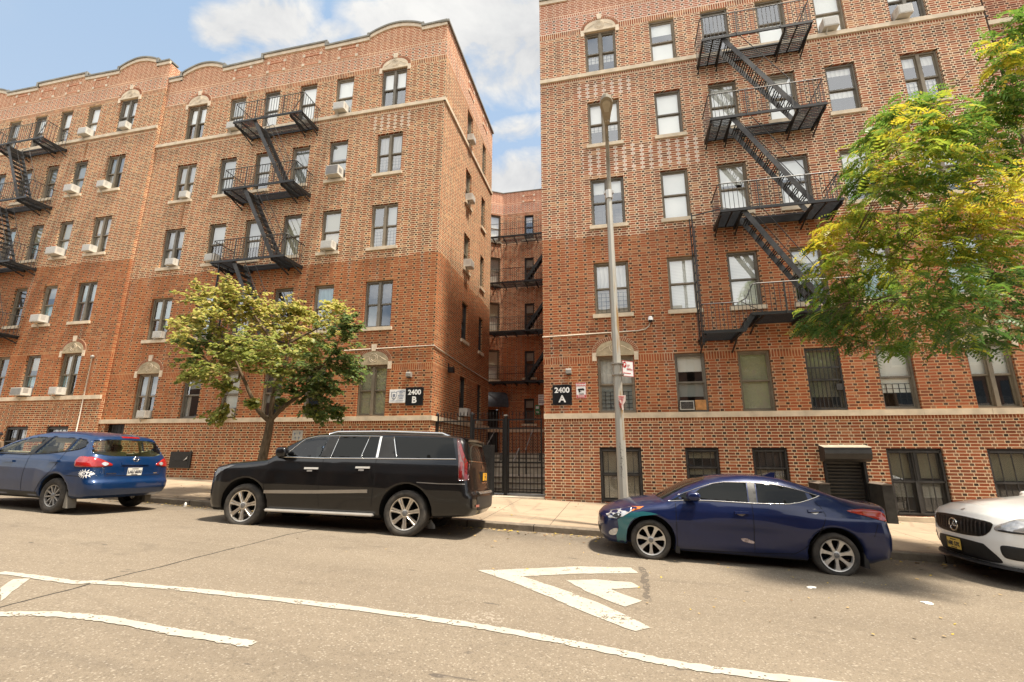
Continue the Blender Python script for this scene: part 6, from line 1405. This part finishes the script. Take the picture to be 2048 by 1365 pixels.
for yy in (-.38, .38): blu.box('front_seat', 1.30, 1.44, yy-.23, yy+.23, .70, 1.30, SEAT); blu.box('head_rest', 1.38, 1.48, yy-.12, yy+.12, 1.30, 1.47, SEATD)
blu.box('rear_seat', 2.30, 2.48, -.60, .60, .70, 1.22, SEAT); 
for yy in (-.36, .36): blu.box('head_rest', 2.38, 2.47, yy-.12, yy+.12, 1.20, 1.38, SEATD)
q = MB(); q.tube([(2.98, .2, 1.60), (3.16, .2, 1.70)], .006, 5); q.build('aerial', BLACKP, blu.root)

# ---- white car at the right edge
PWHT = paint('paint_white', (.80, .81, .79), .0, dirt=(.42, .38, .30), dirtk=.05)
sil = [(-.78, .22), (-.88, .30), (-.93, .46), (-.945, .62), (-.92, .84), (-.84, .96), (-.65, 1.06), (-.33, 1.12), (.05, 1.175), (.46, 1.23), (.80, 1.42), (1.12, 1.58), (1.45, 1.68), (1.80, 1.72), (2.2, 1.69), (2.8, 1.52), (3.3, 1.28), (3.6, 1.18), (3.85, 1.12), (3.92, .9), (3.95, .55), (3.8, .34), (3.3, .26), (.4, .24)]
mer = Vehicle('parked_car', (6.13, 9.33, -1.885), (0, .032, 0), 'white car with a black grille and a ringed star, entering at the right edge',
  dict(W=1.0, sil=sil, sec=[(.2, .88), (.36, .95), (.6, .985), (.85, 1.), (1.0, .985), (1.12, .95), (1.4, .82), (1.7, .62)], belt=1.1, plan=[(-.95, .86), (-.7, .95), (-.3, .99), (0, 1.), (3.2, 1.), (3.95, .9)], bowf=.34, bowr=.3, crown=.06, round=.13, crownz=.75,
  wheels=[(0, .38), (2.91, .38)], arch=.43, flare=[(-.6, .6, .72, .22, .03), (2.3, 3.5, .72, .22, .03)], paint=PWHT, sill=.27))
for x in (0, 2.91):
    for sd in (-1, 1): mer.wheel(x, sd, .37, .27, .26, (5, 'flare', CAPGREY))
FR = lambda nm, P, m, off=.006, **k: mer.patch(nm, P, m, 0, -1, off=off, **k)
GRB = plain('grille_black', (.010, .010, .010), .35)
gp_ = smooth_poly([(-.62, .86), (-.64, .79), (-.58, .70), (-.44, .635), (0, .615), (.44, .635), (.58, .70), (.64, .79), (.62, .86), (.3, .885), (0, .89), (-.3, .885)], 3)
go = FR('grille', gp_, GRB, .006)
for i in range(17):
    y = -.56+i*.07
    if abs(y) > .10: FR('grille_bar', [(y-.012, .66+.10*abs(y)**2), (y+.012, .66+.10*abs(y)**2), (y+.012, .855), (y-.012, .855)], plain('grille_bar', (.045, .045, .045), .2, .3) if i == 0 else bpy.data.materials['grille_bar'], .018, parent=go, step=.03)
xs_ = mer.hit(0, [0.], [.745], -1)[0]-.035; m = MB()
m.tube([(xs_, .092*math.cos(t), .745+.092*math.sin(t)) for t in rng(0, 2*math.pi, 28)], .011, 8, cap=False)
for k in range(3):
    a = math.pi/2+k*2*math.pi/3; m.prism([(.014*math.cos(a+math.pi/2), .014*math.sin(a+math.pi/2)), (.088*math.cos(a), .088*math.sin(a)), (.014*math.cos(a-math.pi/2), .014*math.sin(a-math.pi/2)), (-.004*math.cos(a), -.004*math.sin(a))], (-.006, .006), lambda p, q, r: (xs_+r, p, .745+q))
m.build('star_badge', CHROME, mer.root, True)
FR('lower_intake', smooth_poly([(-.52, .52), (-.42, .545), (0, .555), (.42, .545), (.52, .52), (.66, .36), (.58, .30), (0, .285), (-.58, .30), (-.66, .36)], 3), BLACKP, .005)
for sg in (-1, 1):
    mer.skin('side_intake', lambda x, y, z: x < -.50 and y*sg > .70 and .385+.10*max(0, .80-y*sg) < z < .575-.35*max(0, x+.62), BLACKP, .006)
    hl = mer.skin('head_lamp', lambda x, y, z: x < -.18 and y*sg > .66 and .742+.22*max(0, x+.60) < z < min(.955, .80+.75*(y*sg-.66)+.12*max(0, x+.5)), CLENS, .008)
    for cx in (-.60, -.44, -.32): mer.patch('projector', smooth_poly([(cx-.05, .83+.05*(cx+.6)), (cx, .88+.1*(cx+.6)), (cx+.05, .85+.1*(cx+.6)), (cx, .80+.1*(cx+.6))], 4), CHROME, 1, sg, off=.013, parent=hl)
    mer.skin('lamp_bezel', lambda x, y, z: x < -.20 and y*sg > .69 and .742+.22*max(0, x+.60) < z < .772+.22*max(0, x+.60), BLACKP, .011, parent=hl)
    mer.mirror(.84, 1.18, .24, .18, .2, PWHT, (.78, 1.09), sg); mer.patch('window', [(.86, 1.13), (1.15, 1.42), (1.7, 1.53), (1.65, 1.14)], TINT, 1, sg)
sp2 = MB(); n = 16
for i in range(n+1):
    y = -.93+1.86*i/n; xf = -.93+.30*(abs(y)/.95)**2.6; sp2.v += [(xf-.05, y, .27), (xf-.06, y, .245), (xf+.16, y, .22), (xf+.16, y, .28)]
for i in range(n):
    for k in range(4): sp2.f.append((i*4+k, i*4+(k+1) % 4, i*4+4+(k+1) % 4, i*4+4+k)); sp2.mi.append(0)
sp2.build('splitter', BLACKP, mer.root)
xs_ = mer.hit(0, [.08], [.45], -1)[0]-.03; plate(mer, 'licence_plate', (xs_, .08, .45), .305, .155, -1, PLATEY, 'N80 57K', INK, size=.085)
mer.patch('windscreen', [(.50, -.66), (.43, 0), (.50, .66), (1.14, .56), (1.20, 0), (1.14, -.56)], TINT, 2, 1, off=.005)
mer.patch('bonnet_badge', smooth_poly([(-.80, -.03), (-.77, 0), (-.80, .03), (-.83, 0)], 3), SATIN, 2, 1, off=.004)
# ------------------------------------------------------------------ trees
def leaf_mat(name, a, b, c, tl=.55):
    M = Mat(name); g = M.n('NewGeometry'); r = V(M.nt, g.outputs['Random Per Island'])
    col = M.mix(r.step(.0, .6), a, b); col = M.mix(r.gt(.86), col, c)
    d = M.n('BsdfPrincipled'); d.inputs['Roughness'].default_value = .42; d.inputs['Specular IOR Level'].default_value = .45; M.link(col, d.inputs['Base Color'])
    t = M.n('BsdfTranslucent'); M.link(col, t.inputs[0]); mx = M.n('MixShader'); mx.inputs[0].default_value = tl
    M.link(d.outputs[0], mx.inputs[1]); M.link(t.outputs[0], mx.inputs[2]); M.link(mx.outputs[0], M.out.inputs[0]); return M.m
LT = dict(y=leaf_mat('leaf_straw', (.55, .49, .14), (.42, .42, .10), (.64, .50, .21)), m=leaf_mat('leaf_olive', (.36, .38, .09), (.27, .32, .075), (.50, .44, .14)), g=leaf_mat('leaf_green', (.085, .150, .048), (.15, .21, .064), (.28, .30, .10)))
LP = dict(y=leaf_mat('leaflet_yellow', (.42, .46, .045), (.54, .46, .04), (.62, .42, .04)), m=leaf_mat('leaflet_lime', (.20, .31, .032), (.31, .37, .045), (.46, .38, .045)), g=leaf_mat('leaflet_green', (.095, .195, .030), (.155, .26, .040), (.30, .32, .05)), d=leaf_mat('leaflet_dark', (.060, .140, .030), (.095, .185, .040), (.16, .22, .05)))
BARK = Mat('bark'); (x, y, z), v = BARK.pos(); bn = BARK.noise(BARK.xyz(x*14, y*14, z*2.2), 1.5, 5, .65)
BARK = BARK.bsdf(BARK.mix(bn.step(.3, .7), (.060, .042, .026), (.20, .145, .09)), .9, 0, .15, bump=bn, bstr=.8, bdist=.02)
def limb(mb, pts, r0, r1, n=8):
    P = smooth_poly(pts, 5, False); m = len(P); mb.tube(P, [r0+(r1-r0)*i/(m-1) for i in range(m)], n)
def rv(s=1.): return Vector((rnd.uniform(-1, 1), rnd.uniform(-1, 1), rnd.uniform(-1, 1)))*s
def add_leaf(mb, p, d, L, wd, mi, up):
    """broad leaf: six points, folded along the rib"""
    d = d.normalized(); s = d.cross(up)
    if s.length < 1e-3: s = Vector((1, 0, 0))
    s.normalize(); n = s.cross(d)
    a = p; b = p+d*L*.35+s*wd*.5-n*L*.06; c = p+d*L*.75+s*wd*.36-n*L*.10; e = p+d*L-n*L*.12; f = p+d*L*.75-s*wd*.36-n*L*.10; g = p+d*L*.35-s*wd*.5-n*L*.06
    i = len(mb.v); mb.v += [tuple(q) for q in (a, b, c, e, f, g)]; mb.f.append((i, i+1, i+2, i+3, i+4, i+5)); mb.mi.append(mi)
tr1 = thing('street_tree', (-9.33, 11.1, zwalk(-9.33, 11.1)), 'small street tree with yellowing broad leaves behind the long black car', 'tree')
b = MB(); zb = zwalk(-9.33, 11.1)
limb(b, [(-9.30, 11.1, zb-.1), (-9.36, 11.1, -.6), (-9.32, 11.1, -.05), (-9.28, 11.12, .45), (-9.25, 11.12, .85)], .140, .090, 10)
tk = b.build('trunk', BARK, tr1, True); b = MB()
limbs = [[(-9.26, 11.12, .75), (-9.62, 11.0, 1.1), (-9.95, 10.9, 1.7), (-10.25, 10.85, 2.22), (-10.6, 10.8, 2.8)], [(-9.25, 11.12, .8), (-9.28, 11.15, 1.6), (-9.05, 11.2, 2.4), (-8.95, 11.2, 3.1), (-8.7, 11.1, 3.6)],
 [(-9.25, 11.12, .8), (-9.0, 11.3, 1.2), (-8.6, 11.5, 1.6), (-8.2, 11.4, 2.1), (-7.6, 11.2, 2.6)], [(-9.28, 11.15, 1.5), (-9.5, 11.4, 2.3), (-9.7, 11.4, 3.0), (-10.4, 11.3, 3.9), (-10.85, 11.2, 4.45)],
 [(-10.25, 10.85, 2.2), (-10.9, 10.7, 2.3), (-11.6, 10.7, 2.7)], [(-8.95, 11.2, 3.0), (-8.4, 11.3, 3.3), (-7.8, 11.2, 3.5)], [(-10.6, 10.8, 2.8), (-11.3, 10.9, 3.5), (-12.1, 11., 4.3)], [(-10.25, 10.9, 2.2), (-10.6, 11.2, 1.9), (-11.2, 11.3, 2.0)]]
for i, l in enumerate(limbs): limb(b, l, .07 if i < 4 else .035, .02 if i < 4 else .012, 7)
nodes = [Vector(p) for l in limbs for p in smooth_poly(l, 4, False)]
fo = {k: MB() for k in 'ymg'}
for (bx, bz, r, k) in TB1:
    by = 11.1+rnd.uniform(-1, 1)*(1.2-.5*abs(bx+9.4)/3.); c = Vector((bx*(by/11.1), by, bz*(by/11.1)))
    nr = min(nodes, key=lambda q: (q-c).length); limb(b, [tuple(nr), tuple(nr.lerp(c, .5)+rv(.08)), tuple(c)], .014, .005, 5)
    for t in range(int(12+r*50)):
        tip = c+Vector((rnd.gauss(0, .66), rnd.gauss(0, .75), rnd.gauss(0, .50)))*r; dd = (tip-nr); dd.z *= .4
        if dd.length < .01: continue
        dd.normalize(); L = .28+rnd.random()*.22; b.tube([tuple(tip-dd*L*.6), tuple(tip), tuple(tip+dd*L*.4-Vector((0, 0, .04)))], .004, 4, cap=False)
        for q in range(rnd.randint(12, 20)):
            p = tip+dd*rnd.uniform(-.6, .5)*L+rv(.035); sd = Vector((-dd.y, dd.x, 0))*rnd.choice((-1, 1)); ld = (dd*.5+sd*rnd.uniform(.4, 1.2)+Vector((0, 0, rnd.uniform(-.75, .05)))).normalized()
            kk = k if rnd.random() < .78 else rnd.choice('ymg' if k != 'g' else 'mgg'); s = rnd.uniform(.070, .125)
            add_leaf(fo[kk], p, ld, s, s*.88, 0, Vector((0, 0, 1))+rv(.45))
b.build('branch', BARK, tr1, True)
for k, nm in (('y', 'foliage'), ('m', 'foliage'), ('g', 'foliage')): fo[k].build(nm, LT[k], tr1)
# the honey locust rooted outside the frame on the right, its boughs hanging into view
tr2 = thing('street_tree', (9.6, 10.9, zwalk(9.6, 10.9)), 'feathery locust tree with drooping leaflets hanging in from the right edge', 'tree')
b = MB(); limb(b, [(9.6, 10.9, zwalk(9.6, 10.9)-.1), (9.62, 10.9, -.5), (9.55, 10.85, 1.2), (9.45, 10.8, 2.6)], .24, .16, 10); b.build('trunk', BARK, tr2, True); b = MB()
limbs = [[(9.5, 10.85, 2.2), (8.6, 10.8, 2.9), (7.6, 10.7, 3.4), (6.6, 10.6, 3.8), (5.9, 10.55, 4.3)], [(5.9, 10.55, 4.25), (6.0, 10.6, 4.9), (6.2, 10.6, 5.4), (6.25, 10.6, 6.2), (6.1, 10.6, 7.3)], [(6.1, 10.6, 5.1), (6.5, 10.7, 5.6), (6.9, 10.7, 6.3)], [(9.45, 10.8, 2.5), (8.8, 10.7, 3.9), (7.9, 10.6, 4.3), (7.1, 10.5, 4.5)], [(9.45, 10.8, 2.6), (9.2, 10.8, 4.6), (8.7, 10.7, 6.0), (8.4, 10.6, 7.2), (8.8, 10.6, 8.8)], [(8.6, 10.8, 2.9), (7.8, 10.3, 2.7), (6.8, 10.1, 2.8), (5.6, 10.0, 2.9), (4.6, 10.0, 2.9)], [(6.6, 10.6, 3.8), (5.6, 10.4, 3.9), (4.9, 10.3, 4.2)], [(8.8, 10.7, 3.9), (8.2, 10.9, 5.0), (7.4, 10.8, 5.6)], [(6.05, 10.6, 4.5), (6.7, 10.7, 4.9), (7.3, 10.7, 5.3)]]
for i, l in enumerate(limbs): limb(b, l, (.075, .035, .02, .06, .085, .045, .03, .04, .018)[i], .010, 7)
nodes = [Vector(p) for l in limbs for p in smooth_poly(l, 4, False)]; fo = {k: MB() for k in 'ymgd'}
TB2 += [(9.4+.9*math.cos(i*2.4)*(i % 4)*.7, 4.2+.62*(i % 6), .62, 'g', 8.2-.22*(i % 9)) for i in range(16)]      # the near side of the crown, over the street
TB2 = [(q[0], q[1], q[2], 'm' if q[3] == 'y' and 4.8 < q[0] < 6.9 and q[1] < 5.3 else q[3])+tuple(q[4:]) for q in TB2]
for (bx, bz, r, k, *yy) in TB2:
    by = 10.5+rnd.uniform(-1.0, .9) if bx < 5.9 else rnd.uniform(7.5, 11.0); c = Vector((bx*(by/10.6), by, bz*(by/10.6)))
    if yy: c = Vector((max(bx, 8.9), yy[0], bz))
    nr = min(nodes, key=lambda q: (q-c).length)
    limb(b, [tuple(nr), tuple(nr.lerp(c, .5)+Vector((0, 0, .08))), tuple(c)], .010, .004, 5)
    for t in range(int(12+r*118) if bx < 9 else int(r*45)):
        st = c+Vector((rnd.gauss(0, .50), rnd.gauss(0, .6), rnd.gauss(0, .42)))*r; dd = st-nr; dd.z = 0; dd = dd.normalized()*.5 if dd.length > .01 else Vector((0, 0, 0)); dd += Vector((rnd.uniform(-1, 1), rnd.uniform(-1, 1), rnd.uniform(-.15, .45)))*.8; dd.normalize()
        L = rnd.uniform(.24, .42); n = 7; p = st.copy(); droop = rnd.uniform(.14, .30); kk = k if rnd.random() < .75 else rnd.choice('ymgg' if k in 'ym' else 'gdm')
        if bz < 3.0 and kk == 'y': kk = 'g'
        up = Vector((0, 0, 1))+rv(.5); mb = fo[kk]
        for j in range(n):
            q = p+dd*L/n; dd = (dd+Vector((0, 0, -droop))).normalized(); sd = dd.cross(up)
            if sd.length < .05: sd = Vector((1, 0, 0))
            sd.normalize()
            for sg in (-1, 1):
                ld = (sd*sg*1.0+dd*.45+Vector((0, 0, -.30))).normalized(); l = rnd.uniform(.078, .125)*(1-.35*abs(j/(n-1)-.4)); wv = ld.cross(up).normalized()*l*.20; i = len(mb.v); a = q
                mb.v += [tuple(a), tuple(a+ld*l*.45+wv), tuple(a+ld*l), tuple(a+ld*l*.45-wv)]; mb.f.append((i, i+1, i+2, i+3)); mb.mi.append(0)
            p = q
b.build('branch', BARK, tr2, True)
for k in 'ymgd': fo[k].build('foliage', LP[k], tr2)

# ------------------------------------------------------------------ fallen leaves and litter
fl = MB()
for i in range(1500):
    q = rnd.random()
    if q < .66: x = rnd.uniform(-14, 9); y = YK-abs(rnd.gauss(0, .16))-.03; z = zroad(x, y)
    elif q < .80: x = rnd.uniform(-13, 9); y = YK-abs(rnd.gauss(0, .9))-.05; z = zroad(x, y)
    elif q < .88: x = rnd.gauss(3.5, 3.2); y = rnd.uniform(5.8, 8.6); z = zroad(x, y)
    else: x = rnd.uniform(-14, 9); y = rnd.uniform(YK+.2, 14.6); z = zwalk(x, y)
    a = rnd.uniform(0, 6.28); d = Vector((math.cos(a), math.sin(a), rnd.uniform(-.1, .35))); s = rnd.uniform(.025, .075) if not .80 < q < .88 else rnd.uniform(.02, .05); add_leaf(fl, Vector((x, y, z+.012)), d, s, s*.6, rnd.choice((0, 0, 1, 2)), Vector((0, 0, 1))+rv(.4))
o = fl.build('fallen_leaves', [plain('leaf_dry_tan', (.34, .24, .11), .8), plain('leaf_dry_brown', (.16, .09, .045), .8), plain('leaf_dry_yellow', (.46, .33, .06), .8)]); tag(o, kind='stuff')
PAPER = plain('paper_white', (.70, .68, .62), .8, var=.15, scale=20)
def scrap(x, y, s, label, mat=PAPER, name='litter', h=.06):
    s *= .75
    z = zroad(x, y) if y < YK else zwalk(x, y); bm = bmesh.new(); bmesh.ops.create_icosphere(bm, subdivisions=2, radius=s)
    for q in bm.verts: q.co = Vector((q.co.x*(1+rnd.uniform(-.3, .3)), q.co.y*.7*(1+rnd.uniform(-.3, .3)), max(0, q.co.z*h/s*(1+rnd.uniform(-.4, .4)))))
    me = bpy.data.meshes.new(name); bm.to_mesh(me); bm.free(); me.materials.append(mat); o = bpy.data.objects.new(name, me); COL.objects.link(o); o.location = (x, y, z+.004); o.rotation_euler = (0, 0, rnd.random()*3); WORLD[o.name] = ((0, 0, 0), None)
    return tag(o, label, 'litter', 'litter on the road')
scrap(-3.85, 9.55, .13, 'crumpled pale bag on the road by the rear wheels of the long black car', h=.16)
scrap(-10.4, 9.95, .07, 'white crumpled cup in the gutter ahead of the long black car', h=.10)
scrap(2.43, 7.55, .085, 'white paper scrap on the road below the rear door of the sedan', h=.015)
scrap(3.62, 7.30, .085, 'white paper scrap on the shaded road behind the sedan', h=.015)
scrap(-12.0, 8.3, .12, 'bright blue plastic shard in front of the rear wheel of the crossover', plain('plastic_blue', (.03, .22, .42), .4), h=.04)
# ------------------------------------------------------------------ passer-by half cut off by the left edge
def skin_chain(name, mats, parent, verts, edges, radii, sub=2):
    me = bpy.data.meshes.new(name); L = WORLD[parent.name][0]; me.from_pydata([tuple(Vector(v)-Vector(L)) for v in verts], edges, []); o = bpy.data.objects.new(name, me); COL.objects.link(o)
    o.modifiers.new('s', 'SKIN'); 
    for i, r in enumerate(radii): me.skin_vertices[0].data[i].radius = tuple(q*SC_ for q in (r if isinstance(r, tuple) else (r, r)))
    me.skin_vertices[0].data[0].use_root = True
    sb = o.modifiers.new('d', 'SUBSURF'); sb.levels = sub; sb.render_levels = sub; me.materials.append(mats); o.parent = parent; WORLD[o.name] = WORLD[parent.name]
    dg = bpy.context.evaluated_depsgraph_get(); m2 = bpy.data.meshes.new_from_object(o.evaluated_get(dg)); o.modifiers.clear(); o.data = m2; m2.polygons.foreach_set('use_smooth', [True]*len(m2.polygons)); return o
px0, py0 = PERS; zg = zwalk(px0, py0)
pe = thing('person', (px0, py0, zg), 'person in a dark cap and brown jacket at the left edge, behind the blue crossover', 'person')
SC_ = .80
P = lambda x, y, z: (px0+x*SC_, py0+y*SC_, zg+z*SC_)
SKIN = plain('skin', (.22, .12, .075), .55); JACK = plain('jacket_brown', (.17, .115, .07), .85, var=.25); JEAN = plain('trousers_dark', (.03, .033, .042), .85)
vs = [P(0, 0, .95), P(0, 0, 1.15), P(0, .0, 1.36), P(0, 0, 1.47), P(0, -.01, 1.56), P(0, -.02, 1.66), P(0, -.01, 1.74)]; ed = [(i, i+1) for i in range(6)]; rd = [(.15, .11), (.14, .10), (.17, .11), (.06, .06), (.068, .075), (.078, .092), (.05, .06)]
for s in (-1, 1):
    i = len(vs); vs += [P(.20*s, 0, 1.40), P(.25*s, .02, 1.14), P(.24*s, -.06, .90), P(.235*s, -.09, .82)]; ed += [(2, i), (i, i+1), (i+1, i+2), (i+2, i+3)]; rd += [.058, .045, .034, .032]
    i = len(vs); vs += [P(.10*s, 0, .86), P(.11*s, -.03*s, .48), P(.11*s, .02*s, .09), P(.11*s, -.12, .04)]; ed += [(0, i), (i, i+1), (i+1, i+2), (i+2, i+3)]; rd += [.085, .06, .045, .035]
bo = skin_chain('body', SKIN, pe, vs, ed, rd)
skin_chain('jacket', JACK, pe, [P(0, 0, .88), P(0, 0, 1.15), P(0, 0, 1.38), P(0, 0, 1.44), P(-.215, 0, 1.40), P(-.26, .02, 1.14), P(-.245, -.06, .93), P(.215, 0, 1.40), P(.26, .02, 1.14), P(.245, -.06, .93)], [(0, 1), (1, 2), (2, 3), (2, 4), (4, 5), (5, 6), (2, 7), (7, 8), (8, 9)], [(.175, .135), (.165, .125), (.19, .13), (.085, .08), .072, .060, .048, .072, .060, .048])
skin_chain('trousers', JEAN, pe, [P(0, 0, .98), P(-.10, 0, .86), P(-.11, .03, .48), P(-.11, -.02, .10), P(.10, 0, .86), P(.11, -.03, .48), P(.11, .02, .10)], [(0, 1), (1, 2), (2, 3), (0, 4), (4, 5), (5, 6)], [(.17, .13), .10, .075, .06, .10, .075, .06])
m = MB(); m.lathe([(.098, 0), (.102, .04), (.085, .10), (.04, .125), (0, .13)], 16, lambda a, b, h: P(a*.92, -.015+b*1.08, 1.685+h)); m.prism([(-.07, -.10), (.07, -.10), (.06, -.19), (0, -.21), (-.06, -.19)], (1.69, 1.70), lambda a, b, c: P(a, b-.01, c)); m.build('cap', plain('cap_black', (.015, .015, .017), .8), pe, True)
for s in (-1, 1):
    for k in range(5):
        a = (k-1.5)*.018 if k < 4 else .03*(-s)
        skin_chain('finger', SKIN, bo, [P(.235*s+.004*s, -.09+(a if k < 4 else -.035), .80), P(.235*s, -.095+(a if k < 4 else -.05), .765 if k < 4 else .775), P(.228*s, -.10+(a if k < 4 else -.055), .735 if k < 4 else .755)], [(0, 1), (1, 2)], [.010, .009, .008], 1)
m = MB(); m.lathe([(.0, -.002), (.011, 0.), (.0, .02)], 6, lambda a, b, h: P(a, -.112-h, 1.625+b)); 
for s in (-1, 1): m.lathe([(0, 0), (.010, .004), (0, .008)], 8, lambda a, b, h, s=s: P(.032*s+a, -.096-h*.5, 1.652+b)); m.lathe([(0, 0), (.022, .006), (0, .012)], 8, lambda a, b, h, s=s: P((.080+h)*s, .0+a*.7, 1.635+b*1.4))
m.box(-.024, .024, -.105, -.098, 1.585, 1.592, T=P); m.build('face', plain('face_features', (.10, .05, .035), .6), bo, True)
